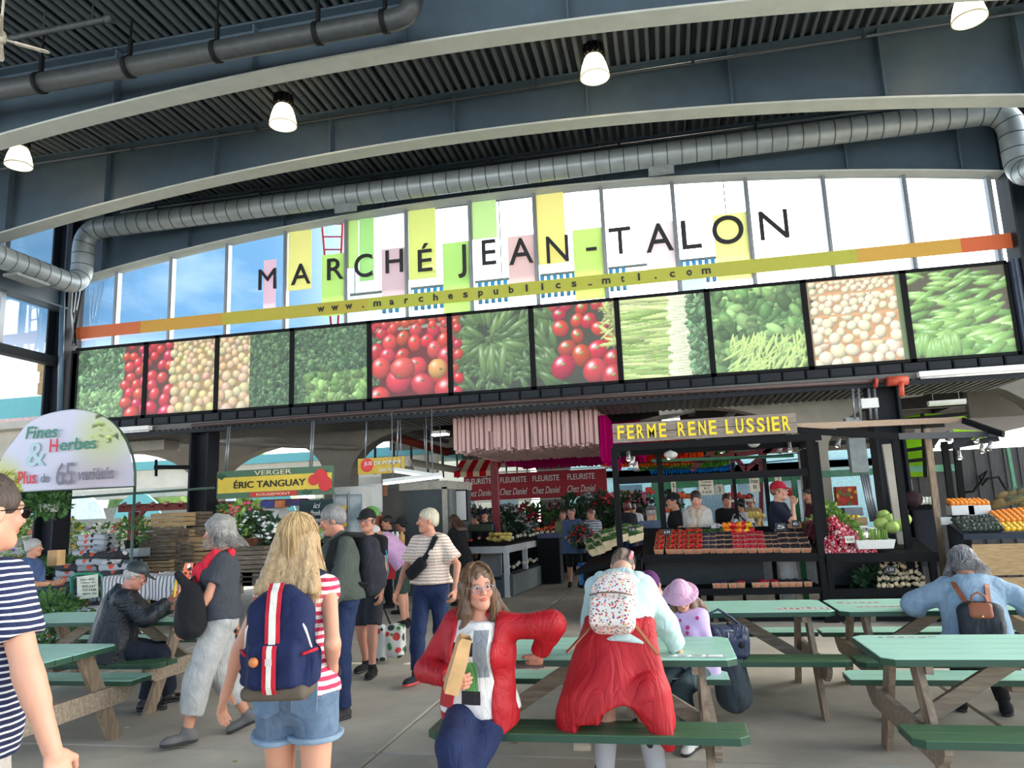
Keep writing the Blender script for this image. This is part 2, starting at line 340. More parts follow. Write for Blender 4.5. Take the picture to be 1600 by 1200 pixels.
   Q = np.stack([g(1, 1), g(0, 1), g(0, 0), g(1, 0)], 1); Q[~flip] = Q[~flip][:, ::-1]; quads.append(Q)
  Q = np.concatenate(quads); Q = Q[(Q >= 0).all(1)]; return pos, Q
def field_obj(f, name, matl, parent=None, loc=None):
 v, q = f.mesh(); return obj(name, mesh_np(name, v, q, matl), parent, loc)
# ================================================================ materials used by many
M_steel = mat('steel_slate_paint', (68, 84, 96), .45, .12, 3, .03)
M_flange = mat('flange_grey_paint', (182, 186, 178), .5, .08, 4, .03)
M_deck = mat('roof_deck_paint', (34, 39, 44), .5, .15, 5, .05)
M_rib = mat('roof_rib_paint', (82, 89, 92), .42, .15, 4, .04)
M_duct = mat('galvanised_duct', (158, 166, 168), .4, .15, 4, .03, metal=.3)
M_pipe = mat('dark_pipe', (52, 56, 58), .5, .3, 12, .04)
M_black = mat('black_paint', (12, 13, 16), .7, .25, 7, .05, spec=.22)
M_frame = mat('dark_frame', (24, 29, 36), .6, .15, 6, .03, spec=.3)
M_alu = mat('mullion_aluminium', (150, 155, 160), .35, .08, 5, .02, metal=.5)
M_conc = mat('concrete_wall', (122, 117, 108), .85, .12, 3, .15)
M_concl = mat('concrete_light', (176, 170, 158), .85, .12, 2.5, .12)
M_floor = mat('concrete_floor', (204, 193, 176), .62, .3, 1.3, .10, rnd=.06, rgb2=(168, 158, 144))
M_glass = film_mat('window_glass', (250, 252, 253), .05)
M_white = mat('white_paint', (225, 225, 220), .5, .05, 5, .02)
M_wood = mat('weathered_lumber', (166, 150, 130), .75, .2, 5, .25, stretch=(1, 9, 9), rgb2=(120, 104, 88), rnd=.1)
M_woodz = mat('weathered_lumber_upright', (160, 140, 116), .75, .2, 5, .25, stretch=(6, 6, 1), rgb2=(112, 94, 78), rnd=.1)
M_crate = mat('crate_wood', (128, 114, 96), .85, .2, 7, .3, stretch=(1, 6, 8), rgb2=(84, 74, 64), rnd=.25)
M_cratel = mat('pale_crate_wood', (190, 160, 118), .85, .2, 7, .2, stretch=(1, 6, 8), rgb2=(150, 122, 86), rnd=.12)
# ================================================================ floor: cast slabs with open joints
fl = shell('floor')
xs = [-27.9, -23.6, -19.3, -15.0, -10.72, -6.42, -2.12, 2.18, 6.48, 10.78, 15.1, 19.4, 23.7]; ys = [-5.2, 0, 5.22, 10.42, 15.62, 20.8, 26, 31.2, 36.4, 41.6]
g = .008
for i in range(len(xs) - 1):
 for j in range(len(ys) - 1):
  b = MB(); x0, x1, y0, y1 = xs[i] + g, xs[i + 1] - g, ys[j] + g, ys[j + 1] - g; cx, cy = (x0 + x1) / 2, (y0 + y1) / 2; c = .012
  vs = [(x0 - cx, y0 - cy, -.15), (x1 - cx, y0 - cy, -.15), (x1 - cx, y1 - cy, -.15), (x0 - cx, y1 - cy, -.15), (x0 - cx, y0 - cy, -c), (x1 - cx, y0 - cy, -c), (x1 - cx, y1 - cy, -c), (x0 - cx, y1 - cy, -c),
              (x0 + c - cx, y0 + c - cy, 0), (x1 - c - cx, y0 + c - cy, 0), (x1 - c - cx, y1 - c - cy, 0), (x0 + c - cx, y1 - c - cy, 0)]
  b.add(vs, [(8, 9, 10, 11)] + [(k, (k + 1) % 4, 4 + (k + 1) % 4, 4 + k) for k in range(4)] + [(4 + k, 4 + (k + 1) % 4, 8 + (k + 1) % 4, 8 + k) for k in range(4)])
  b.build('slab', M_floor, fl, (cx, cy, 0))
b = MB(); b.box2((-60, -14, -.2), (60, 60, -.1)); structure(b, 'ground', mat('joint_dirt', (60, 56, 50), .9))
# ================================================================ ceiling: ribbed steel deck, flat at 8.1 m
ce = shell('ceiling'); YB, YF = -1.2, 14.4; XL, XR = -11.9, 6.2
b = MB(); b.box2((XL, YB, 8.10), (XR, YF, 8.16)); b.build('deck_sheet', M_deck, ce)  # sheet runs on past the windows as an added eave to block sun
b = MB()   # hat rib hanging from the sheet
L2 = 12.65 - YB; b.add([(-.036, 0, 0), (-.022, 0, -.055), (.022, 0, -.055), (.036, 0, 0), (-.036, L2, 0), (-.022, L2, -.055), (.022, L2, -.055), (.036, L2, 0)], [(0, 4, 5, 1), (1, 5, 6, 2), (2, 6, 7, 3), (0, 1, 2, 3), (4, 7, 6, 5)])
rib_me = b.mesh('deck_rib', M_rib); x = XL + .1; k = 0
while x < XR - .05:
 obj('deck_rib', rib_me, ce, (x, YB, 8.10)); x += .1425; k += 1
b = MB(); x = XL + .1 + .05
while x < XR: b.box2((x - .007, YB, 8.062), (x + .007, 12.65, 8.1)); x += .57
b.build('deck_seam', M_frame, ce)
AX, AK, AZ = -2.95, .0098, 7.37
def arch(x): return AZ - AK * (x - AX) ** 2
def girder(Y, label):
 t = thing('roof_girder', label, 'girder', (0, Y, 0), 0, 'arched steel roof girders')
 n = 48; xs = [XL + (XR - XL) * i / n for i in range(n + 1)]; b = MB()
 vs = [(x, -.012, arch(x)) for x in xs] + [(x, -.012, 8.04) for x in xs] + [(x, .012, arch(x)) for x in xs] + [(x, .012, 8.04) for x in xs]; m = n + 1
 b.add(vs, [(i, i + 1, m + i + 1, m + i) for i in range(n)] + [(2 * m + i + 1, 2 * m + i, 3 * m + i, 3 * m + i + 1) for i in range(n)]); b.build('web', M_steel, t)
 b = MB(); vs = []
 for x in xs:
  for (yy, zz) in ((-.15, -.03), (.15, -.03), (.15, 0), (-.15, 0)): vs.append((x, yy, arch(x) + zz))
 b.add(vs, [(4 * i + a, 4 * i + (a + 1) % 4, 4 * i + 4 + (a + 1) % 4, 4 * i + 4 + a) for i in range(n) for a in range(4)] + [(0, 3, 2, 1), (4 * n, 4 * n + 1, 4 * n + 2, 4 * n + 3)])
 b.build('bottom_flange', M_flange, t)
 b = MB(); b.box2((XL, -.15, 8.03), (XR, .15, 8.06)); b.build('top_flange', M_steel, t)
 for x in (-10.9, -8.95, -6.9, -4.85, -2.8, -.75, 1.3, 3.3, 5.0):
  b = MB(); b.box2((x - .012, -.13, arch(x)), (x + .012, .13, 8.03)); b.build('stiffener', M_steel, t)
 return t
girder(8.0, 'arched slate grey roof girder nearest the viewer, top of the photo')
girder(10.25, 'middle arched slate grey roof girder, between the lamps and the round duct')
girder(12.5, 'arched slate grey roof girder directly above the lettered window wall')
# small hanging conduits along the girders
for Y, x0, x1, lab in ((10.08, -11.5, 6, 'thin grey conduit along the top of the middle girder'), (8.6, -5.6, 3.0, 'thin conduit crossing under the roof ribs by the lamps'), (12.25, -10.4, 5.6, 'thin pipe above the round duct, at the lettered wall')):
 b = MB(); z = 7.9 if Y > 9 else 8.03; b.tube([(x0, Y, z), (x1, Y, z)], .022, 8); o = b.build('conduit', M_pipe); tag(o, lab, 'pipe', 'ceiling conduits')
 x = x0 + .8
 while x < x1:
  c = MB(); c.box((x, Y, z), (.05, .06, .06)); c.bar((x, Y, z), (x, Y, 8.1), .012, .012); c.build('clamp', M_pipe, o); x += 2.3
# round dark drain pipe along the front girder
t = thing('drain_pipe', 'thick dark drain pipe clamped along the nearest girder, ending in an elbow', 'pipe')
b = MB(); P = [(-9.5, 7.4, 7.36), (-2.72, 7.4, 7.36), (-2.60, 7.4, 7.39), (-2.53, 7.4, 7.47), (-2.5, 7.4, 7.6)]; b.tube(P, .125, 16); b.build('pipe_run', M_pipe, t)
b = MB(); b.tube([(-2.5, 7.4, 7.62), (-2.5, 7.4, 8.1)], .1, 14); b.build('riser', mat('bare_pipe', (150, 150, 145), .4, .3, 20), t)
for x in (-8.9, -7.6, -6.28, -5.05, -3.7, -2.85):
 b = MB(); b.tube([(x - .03, 7.4, 7.36), (x + .03, 7.4, 7.36)], .14, 16); b.box((x, 7.4, 7.62), (.04, .05, .26)); b.box((x, 7.4, 7.9), (.02, .02, .4)); b.build('pipe_clamp', M_black, t)
b = MB(); b.tube([(-8.6, 7.0, 7.75), (-6.35, 7.0, 7.75), (-6.27, 7.0, 7.75)], .04, 8); b.tube([(-6.3, 7.0, 7.75), (-6.2, 7.0, 7.75)], .06, 8)
for x in (-8, -7.2, -6.5): b.bar((x, 7, 7.75), (x, 7, 8.1), .012, .012)
tag(b.build('sprinkler_pipe', M_pipe), 'thin capped pipe above the thick drain pipe at top left', 'pipe')
# ---------------------------------------------------------------- spiral duct
def smooth_path(pts, rad=.38, n=7):
 out = [Vector(pts[0])]
 for i in range(1, len(pts) - 1):
  a, p, c = Vector(pts[i - 1]), Vector(pts[i]), Vector(pts[i + 1]); u = (a - p).normalized(); v = (c - p).normalized(); r = min(rad, (a - p).length * .45, (c - p).length * .45)
  A, B = p + u * r, p + v * r
  for k in range(n + 1): t = k / n; out.append(A * (1 - t) ** 2 + p * 2 * t * (1 - t) + B * t * t)
 out.append(Vector(pts[-1])); return out
t = thing('spiral_duct', 'large round galvanised spiral duct running under the girder above the lettered windows', 'duct')
P = smooth_path([(-11.0, 8.5, 6.32), (-11.0, 12.0, 6.32), (-11.0, 12.0, 7.5), (5.62, 12.0, 7.5), (5.62, 12.0, 6.32), (5.62, 8.5, 6.32)], .42)
b = MB(); b.tube(P, .20, 20); b.build('duct_run', M_duct, t)
seam = MB(); seam.tube([(0, 0, -.008), (0, 0, .008)], .2055, 20); seam_me = seam.mesh('duct_seam', mat('duct_seam_dark', (84, 92, 98), .45, .1, metal=.5)); acc = 0; nxt = .16
for a, c in zip(P[:-1], P[1:]):
 L_ = (c - a).length; d = (c - a).normalized()
 while nxt < acc + L_:
  o = obj('duct_seam', seam_me, t, a + d * (nxt - acc)); o.rotation_euler = d.to_track_quat('Z', 'Y').to_euler(); nxt += .24
 acc += L_
for (px, py) in ((540, 325), (1033, 266)):
 p = atY(px, py, 11.9); lab = 'left' if px < 700 else 'right'
 b = MB(); b.box(p, (.42, .05, .15)); b.box(p + Vector((0, -.03, 0)), (.38, .02, .12)); tag(b.build('air_register', mat('register_grey', (128, 134, 134), .5)), f'{"first" if px<700 else "second"} flat grey grille under the round duct, counted from the left', 'vent', 'duct grilles')
p = Vector((-11.0, 10.75, 6.08)); b = MB(); b.box(p, (.3, .7, .05)); tag(b.build('air_register', mat('register_grey', (128, 134, 134))), 'flat grey grille under the duct along the left side wall', 'vent', 'duct grilles')
# ---------------------------------------------------------------- high-bay lamps
def bay_lamp(x, lab):
 t = thing('bay_lamp', lab, 'lamp', (x, 9.1, 7.5), 0, 'bell-shaped high-bay lamps')
 b = MB(); b.lathe([(.001, .27), (.12, .27), (.125, .12), (.11, .10), (.001, .10)], n=18)
 for k in range(12): a = 2 * PI * k / 12; b.box((.128 * math.cos(a), .128 * math.sin(a), .19), (.03, .012, .15), Matrix.Rotation(a, 3, 'Z'))
 b.build('housing', M_black, t)
 b = MB(); b.lathe([(.105, .10), (.13, .06), (.165, -.04), (.19, -.15), (.195, -.2), (.188, -.2), (.16, -.04), (.10, .09)], n=24); b.build('reflector', M_shade, t)
 b = MB(); b.lathe([(.2, -.19), (.2, -.205), (.186, -.205), (.186, -.19)], n=24); b.build('rim', mat('lamp_rim', (255, 240, 205), .3), t)
 b = MB(); b.ball((0, 0, .03), .075, 12); b.build('bulb', emit_mat('lamp_glow', (255, 226, 170), 14), t)
 b = MB(); b.tube([(0, 0, .27), (0, 0, .33), (.03, 0, .36), (0, 0, .4), (0, 0, .6)], .012, 6); b.build('hook', M_alu, t)
 l = bpy.data.lights.new('lamp', 'POINT'); l.energy = 4; l.color = (1, .92, .8); l.shadow_soft_size = .08; o = bpy.data.objects.new('lamp_light', l); C.objects.link(o); o.parent = t; o.location = (0, 0, -.08)
M_shade = bpy.data.materials.new('prismatic_shade'); M_shade.use_nodes = True
nt = M_shade.node_tree; N = nt.nodes; L = nt.links; N.clear(); a = N.new('ShaderNodeBsdfTranslucent'); a.inputs[0].default_value = (1, .93, .78, 1); t_ = N.new('ShaderNodeBsdfTransparent'); x = N.new('ShaderNodeMixShader'); x.inputs[0].default_value = .3
e = N.new('ShaderNodeEmission'); e.inputs[0].default_value = (1, .86, .62, 1); e.inputs[1].default_value = .42; ad = N.new('ShaderNodeAddShader')
L.new(a.outputs[0], x.inputs[1]); L.new(t_.outputs[0], x.inputs[2]); L.new(x.outputs[0], ad.inputs[0]); L.new(e.outputs[0], ad.inputs[1]); o = N.new('ShaderNodeOutputMaterial'); L.new(ad.outputs[0], o.inputs[0])
bay_lamp(-9.63, 'lit bell-shaped lamp at the far left, under the duct end'); bay_lamp(-5.09, 'lit bell-shaped lamp second from the left, above the M of the lettering')
bay_lamp(-.55, 'lit bell-shaped lamp third from the left, top centre'); bay_lamp(4.0, 'lit bell-shaped lamp cut by the top right edge of the photo')
# ---------------------------------------------------------------- ceiling fan, top left
t = thing('ceiling_fan', 'white ceiling fan cut by the top left edge', 'fan', (-7.28, 6.5, 7.33))
M_fan = mat('fan_white', (205, 196, 180), .5, .1)
b = MB(); b.lathe([(.001, -.04), (.06, -.03), (.07, .03), (.05, .09), (.001, .1)], n=16); b.build('motor', M_fan, t)
b = MB(); b.tube([(0, 0, .1), (0, 0, .78)], .015, 8); b.build('rod', M_fan, t)
for k, a in enumerate((48, -48, 138, 228)):
 b = MB(); R_ = Matrix.Rotation(math.radians(a), 4, 'Z') @ Matrix.Rotation(math.radians(14), 4, 'X')
 b.prism([(.06, -.03), (.10, -.035), (.42, -.06), (.48, -.045), (.5, 0), (.48, .045), (.42, .06), (.10, .035), (.06, .03)], -.006, .006, 0, R_)
 for yy in (-.03, 0, .03): b.prism([(.14, yy - .006), (.40, yy - .007), (.40, yy + .007), (.14, yy + .006)], -.012, .012, 0, R_)
 b.build('blade', M_fan, t)
# ================================================================ window wall above the panels
wf = shell('window_1')
ZP0, ZP1 = 3.70, 5.20
gx = [-11.55, -10.65, -9.41, -8.17, -6.92, -5.66, -4.45, -3.21, -2.0, -.78, .46, 1.69, 2.93, 4.17, 5.41, 5.75]
for i in range(len(gx) - 1):
 b = MB(); n = 6; x0, x1 = gx[i] + .035, gx[i + 1] - .035
 top = [(x0 + (x1 - x0) * k / n) for k in range(n + 1)]
 b.prism([(x0, ZP1), (x1, ZP1)] + [(xx, arch(xx) - .03) for xx in reversed(top)], 12.555, 12.565, 0, Matrix(((1, 0, 0, 0), (0, 0, 1, 0), (0, 1, 0, 0), (0, 0, 0, 1)))); b.build('pane', M_glass, wf)
for x in gx[1:-1]:
 b = MB(); b.box2((x - .035, 12.52, ZP1), (x + .035, 12.64, arch(x) - .03)); b.box2((x - .012, 12.49, ZP1), (x + .012, 12.52, arch(x) - .03)); b.build('mullion', M_alu, wf)
# coloured stripe
t = thing('glass_stripe', 'long stripe across the windows going orange, ochre, olive, ochre, orange, with a web address', 'sign')
for x0, x1, c in ((-11.5, -10.0, (232, 120, 66)), (-10.0, -8.2, (226, 172, 66)), (-8.2, -5.2, (206, 192, 66)), (-5.2, .6, (204, 206, 72)), (.6, 3.3, (200, 200, 74)), (3.3, 4.85, (230, 178, 74)), (4.85, 5.75, (236, 112, 62))):
 b = MB(); b.box2((x0, 12.475, 5.41), (x1, 12.485, 5.655)); b.build('band', mat('stripe_%d_%d_%d' % c, tuple(int(v * .86) for v in c), .5, .03, 4, 0), t)
M_ink = mat('black_lettering', (22, 22, 26), .5, .1)
sp_ = atY(501, 481, 12.46).x; ep_ = atY(1104, 428, 12.46).x; s_ = 'www.marchespublics-mtl.com'
wid = {'w': .135, 'm': .145, 'l': .035, 'i': .04, '.': .035, '-': .07, 't': .06, 'r': .07}
for k, ch in enumerate(s_):
 h_ = .13 if ch in 'lbh' else (.115 if ch == 't' else (.125 if ch in 'ip' else (.03 if ch == '.' else (.02 if ch == '-' else .095)))); x = sp_ + (ep_ - sp_) * k / (len(s_) - 1)
 z = 5.525 + (h_ - .095) / 2 * (-1 if ch == 'p' else 1) - (.02 if ch == '-' else 0) + (0 if ch not in '.-' else (0 if ch == '.' else .02))
 obj('letter', text_mesh(ch, wid.get(ch, .085), h_, M_ink, .012, .02 if ch not in '.-' else 0), t, (x, 12.468, z))
# big lettering: measured centre, width, height in pixels
t = thing('facade_lettering', 'big dark capital letters MARCHÉ JEAN-TALON across the window wall', 'sign')
for ch, px, py, wp, hp in (('M', 418, 436, 34, 38), ('A', 470, 428, 36, 38), ('R', 524, 420, 30, 39), ('C', 568, 415, 33, 42), ('H', 616, 408, 31, 41), ('É', 664, 402, 25, 50), ('J', 722, 408, 14, 58), ('E', 764, 394, 24, 44), ('A', 814, 392, 40, 45), ('N', 871, 389, 36, 46), ('-', 924, 389, 17, 5), ('T', 969, 376, 35, 45), ('A', 1030, 371, 42, 47), ('L', 1080, 366, 30, 48), ('O', 1137, 359, 47, 47), ('N', 1209, 351, 42, 47)):
 p = atY(px, py, 12.46); s = (p.y * 1.0) / F_PX * 1.035
 obj('letter', text_mesh(ch, wp * s * .98, hp * s * .96, M_ink, .03, 0 if ch in '-MN' else .004, res=6), t, p)
# tinted films on the glass and hanging colour banners outside
films = [(411, 432, 405, 500, (226, 190, 205)), (450, 487, 355, 455, (236, 228, 130)), (503, 540, 395, 495, (190, 226, 110)), (540, 560, 330, 420, (200, 232, 130)), (562, 584, 340, 440, (176, 226, 130)), (597, 634, 386, 470, (222, 190, 196)), (640, 680, 322, 438, (226, 232, 120)), (694, 735, 376, 490, (186, 226, 110)), (738, 775, 312, 375, (206, 236, 150)), (796, 834, 366, 445, (232, 196, 190)), (840, 880, 300, 415, (246, 232, 130)), (900, 941, 355, 470, (206, 232, 110)), (1013, 1052, 345, 440, (250, 232, 232)), (1060, 1100, 420, 468, (196, 226, 240)), (1122, 1172, 330, 440, (246, 240, 150))]
for k, (x0, x1, y0, y1, c) in enumerate(films):
 a = atY(x0, y1, 12.575); d = atY(x1, y0, 12.575); zt = min(d.z, arch(a.x) - .04, arch(d.x) - .04); b = MB(); b.box2((a.x, 12.566, max(5.21, a.z)), (d.x, 12.574, zt))
 nm = {True: 'pink'}.get(c[0] > 215 and c[1] < 200, 'yellow' if c[0] > 225 and c[2] < 160 else ('pale' if min(c) > 190 else 'green'))
 tag(b.build('colour_banner', film_mat('film_%d_%d_%d' % c, tuple(int(v + (255 - v) * .42) for v in c), .0, diffuse=.94)), f'{nm} translucent banner behind the glass ' + ['under the M', 'behind the first A, upper', 'behind the R', 'thin one right of the R', 'behind the C', 'behind the H', 'behind the É, tall', 'behind the J', 'above the first E of JEAN', 'behind the A of JEAN', 'behind the N of JEAN, tall', 'behind the hyphen', 'left of the L of TALON', 'below the L of TALON', 'behind the O of TALON'][k], 'banner', 'coloured banners behind the windows')
t = thing('ladder', 'red metal ladder seen through the glass behind the letter R', 'ladder')
M_red = mat('red_paint', (176, 46, 52), .5, .15)
b = MB()
for px0, px1 in ((503, 519), (536, 528)):
 b2 = MB(); b2.bar(atY(px0, 345, 16), atY(px1, 520, 16), .05, .05); b2.build('rail', M_red, t)
for k in range(9):
 u = k / 8.5; b2 = MB(); b2.bar(atY(503 + 16 * u, 350 + 170 * u, 16), atY(536 - 8 * u, 350 + 170 * u, 16), .03, .03); b2.build('rung', M_red, t)
M_bluetube = cloth_translucent('blue_tube', (120, 200, 240), .3)
t_me = MB().tube([(0, 0, -.45), (0, 0, 0)], .045, 6).mesh('hanging_tube', M_bluetube); kk = 0
for x0, x1, yb in ((600, 625, 470), (640, 692, 478), (740, 792, 468), (848, 905, 470), (955, 980, 452), (1066, 1118, 452)):
 for px in range(x0, x1, 10):
  p = atY(px, yb - 20, 14.2); kk += 1; tag(obj('hanging_tube', t_me, None, (p.x, 14.2, 6.3)), f'blue tube hanging outside behind the lettered windows, {ordn(kk - 1)} from the left', 'tube', 'blue tubes behind the windows')
b = MB(); b.box2((-6.5, 14.17, 6.3), (1.8, 14.23, 6.34))
for x in (-6.2, -3, 1.5): b.bar((x, 14.2, 6.3), (x, 14.2, 8.1), .02, .02)
tag(b.build('tube_rail', M_alu), 'thin rail outside the windows from which the blue tubes hang', 'rail')
# ================================================================ produce panels (flat prints)
def blank(c, H_=110, W_=118): return np.ones((H_, W_, 3)) * np.array(c, float)
def blob(im, x, y, a, b_, th, col, hl=.5, dark=.45, r=None):
 H_, W_, _ = im.shape; R_ = int(max(a, b_) + 2); x0, x1, y0, y1 = max(0, int(x - R_)), min(W_, int(x + R_ + 1)), max(0, int(y - R_)), min(H_, int(y + R_ + 1))
 if x1 <= x0 or y1 <= y0: return
 X, Y = np.meshgrid(np.arange(x0, x1) - x, np.arange(y0, y1) - y); c, s = math.cos(th), math.sin(th); u = (X * c + Y * s) / a; v = (-X * s + Y * c) / b_; d = u * u + v * v; m_ = d < 1
 nz_ = np.sqrt(np.clip(1 - d, 0, 1)); nx, ny = (u * c - v * s), (u * s + v * c); lam = np.clip(.25 + .75 * (nz_ * .75 + ny * .5 - nx * .3), 0, 1.2); sh = dark + (1.08 - dark) * lam
 sp2 = np.clip((nz_ * .80 + ny * .5 - nx * .35), 0, 1) ** 24 * hl; C_ = np.array(col)[None, None] * sh[..., None]; C_ = C_ + (255 - C_) * sp2[..., None]
 sub = im[y0:y1, x0:x1]; sub[m_] = C_[m_]
def leaves(im, n, cols, lo, hi, x0=0, x1=None, y0=0, y1=None, ar=.4, seed=1):
 r = random.Random(seed); x1 = x1 or im.shape[1]; y1 = y1 or im.shape[0]
 for _ in range(n):
  c = r.choice(cols); k = r.uniform(.55, 1.15); a = r.uniform(lo, hi); blob(im, r.uniform(x0, x1), r.uniform(y0, y1), a, a * r.uniform(ar * .7, ar * 1.3), r.uniform(0, PI), [min(255, v * k) for v in c], .12, .5)
def balls(im, n, col, lo, hi, x0, x1, seed=1, hl=.7, y0=0, y1=None, jit=18, grow=True, sq=.9):
 r = random.Random(seed); y1 = y1 or im.shape[0]; P_ = []
 for _ in range(n * 12):
  x, y = r.uniform(x0, x1), r.uniform(y0, y1); s = lo + (hi - lo) * ((1 - y / im.shape[0]) if grow else r.random()); s *= r.uniform(.85, 1.12)
  if all((x - q[0]) ** 2 + (y - q[1]) ** 2 > (.72 * (s + q[2])) ** 2 for q in P_): P_.append((x, y, s))
  if len(P_) >= n: break
 for x, y, s in sorted(P_, key=lambda q: -q[1]): blob(im, x, y, s, s * sq * r.uniform(.9, 1.1), r.uniform(0, 3), [max(0, min(255, v + r.uniform(-jit, jit))) for v in col], hl)
 return P_
prints = []
G1 = [(104, 156, 96), (70, 120, 66), (134, 180, 116), (56, 96, 58)]
im = blank((44, 74, 46)); leaves(im, 900, G1, 3, 8, seed=1); leaves(im, 160, [(140, 190, 110)], 4, 9, 10, 80, 0, 40, seed=2); im[:, 84:] = (70, 26, 24); balls(im, 60, (206, 34, 40), 7, 12, 86, 124, 3); prints.append(('leafy herbs beside red vine tomatoes', im))
im = blank((60, 24, 20)); balls(im, 50, (206, 30, 38), 8, 13, 0, 40, 4); im[:, 46:] = (150, 116, 70); balls(im, 300, (222, 190, 134), 5, 9, 44, 122, 5, .35); prints.append(('red vine tomatoes beside pale potatoes', im))
im = blank((150, 116, 70)); balls(im, 220, (224, 192, 138), 5, 10, 0, 56, 6, .35); im[:, 52:] = (34, 58, 38); leaves(im, 900, [(64, 104, 60), (46, 82, 48), (88, 130, 76)], 2, 5, 54, 118, ar=.7, seed=7); prints.append(('pale potatoes beside curly kale', im))
im = blank((30, 54, 36)); leaves(im, 1500, [(62, 104, 60), (44, 82, 48), (86, 128, 74)], 2, 5, ar=.7, seed=8); leaves(im, 300, [(128, 176, 84), (150, 196, 104), (96, 146, 66)], 4, 10, 22, 118, 0, 40, ar=.6, seed=9); prints.append(('curly kale with pale lettuce at its foot', im))
im = blank((80, 16, 18)); im[96:101, :] = (120, 130, 110); leaves(im, 60, G1, 2, 5, 0, 14, 20, 90, seed=3); P_ = balls(im, 70, (214, 34, 40), 8, 20, 6, 116, 10, .75, y1=96); balls(im, 30, (200, 40, 34), 7, 8, 0, 118, 11, .6, y0=98); blob(im, 100, 36, 14, 14, 0, (226, 150, 70), .5); blob(im, 48, 40, 19, 16, 0, (214, 60, 52), .6)
for q in P_[:20]: blob(im, q[0], q[1] + q[2] * .3, 2.4, 1.6, 0, (80, 110, 50), .1)
prints.append(('big glossy red tomatoes', im))
im = blank((28, 38, 26)); r = random.Random(12)
for _ in range(150): blob(im, r.uniform(0, 118), r.uniform(0, 110), r.uniform(10, 18), r.uniform(2.6, 4), r.uniform(0, PI), (66, 98, 48), .3)
for k in range(30):
 a = k * 2.4; rr = r.uniform(22, 54); blob(im, 58 + rr * math.cos(a), 68 + rr * math.sin(a) * .9, 19, 4.4, a, r.choice([(74, 110, 50), (56, 88, 42), (92, 128, 62)]), .4)
for x in (46, 60, 76): blob(im, x, 40, 5, 26, (x - 60) * -.008, (92, 128, 66), .4)
balls(im, 26, (196, 34, 38), 6, 10, -4, 12, 13); prints.append(('dark green courgettes fanned out, tomatoes at the left edge', im))
im = blank((36, 40, 28))
for _ in range(40): blob(im, r.uniform(-6, 34), r.uniform(0, 110), 20, 4.6, r.uniform(1.5, 3), (70, 104, 50), .4)
P_ = balls(im, 36, (196, 32, 34), 9, 19, 30, 116, 14, .9, sq=.85)
for q in P_: blob(im, q[0], q[1] + q[2] * .2, 3.2, 2, .5, (120, 160, 70), .2)
leaves(im, 40, [(190, 206, 110)], 10, 16, 104, 118, 50, 110, ar=.15, seed=4); prints.append(('red bell peppers beside courgettes', im))
im = blank((120, 150, 60)); r = random.Random(15)
for k in range(190): yy = r.uniform(-5, 112); blob(im, r.uniform(-10, 74), yy + 4 * math.sin(k), 42, r.uniform(1.8, 3.4), r.uniform(-.16, .12), r.choice([(160, 190, 96), (206, 220, 140), (120, 160, 66), (186, 208, 118)]), .2, .6)
for k in range(30): blob(im, 80 + r.uniform(-4, 6), 4 + k * 3.6, 16, 5, r.uniform(-.2, .2), (232, 236, 196), .3, .75)
im[:, 94:] = im[:, 94:] * .0 + np.array((40, 66, 40)); leaves(im, 260, G1, 3, 7, 92, 118, seed=16); prints.append(('pale green celery stalks beside dark leaves', im))
im = blank((62, 98, 52)); leaves(im, 500, [(112, 164, 84), (84, 136, 66), (140, 188, 104), (66, 112, 54)], 5, 13, ar=.55, seed=17)
for _ in range(120): blob(im, r.uniform(20, 118), r.uniform(0, 40), 12, 1.4, r.uniform(.3, 1.8), (176, 206, 110), .1, .7)
prints.append(('bright green spinach leaves with thin stems', im))
im = blank((176, 122, 76)); leaves(im, 30, G1, 4, 9, 0, 10, 40, 110, seed=5)
for k, (y0, y1, lo, hi) in enumerate(((0, 28, 7, 10), (32, 62, 6, 8), (66, 90, 5, 6.5), (94, 108, 4, 5))): balls(im, 90, (236, 216, 176), lo, hi, 6, 108, 20 + k, .3, y0, y1, 8, False); im[y1:y1 + 3, 4:112] = (190, 138, 92)
im[:, 0:4] = (130, 92, 60); im[:, 110:] = (70, 90, 50); prints.append(('cream mushrooms in wooden boxes', im))
im = blank((52, 50, 34)); r = random.Random(31)
for k in range(90):
 yy = 112 - k * 1.25; s = .5 + .7 * k / 90; blob(im, r.uniform(0, 118), yy, 24 * s, 5.2 * s, r.uniform(-.3, .6), r.choice([(104, 158, 66), (132, 182, 88), (84, 136, 56)]), .45)
for k in range(16): blob(im, 6 + k * 3, 12 + r.uniform(-6, 6), 16, 4, 1.4 + r.uniform(-.3, .3), (110, 160, 76), .3)
prints.append(('green cucumbers piled lengthwise', im))
M_print = vcol_mat('panel_print', .45, .4)
px_ = [-11.40, -9.80, -8.25, -6.69, -5.15, -3.62, -2.13, -.63, .88, 2.41, 3.92, 5.43]
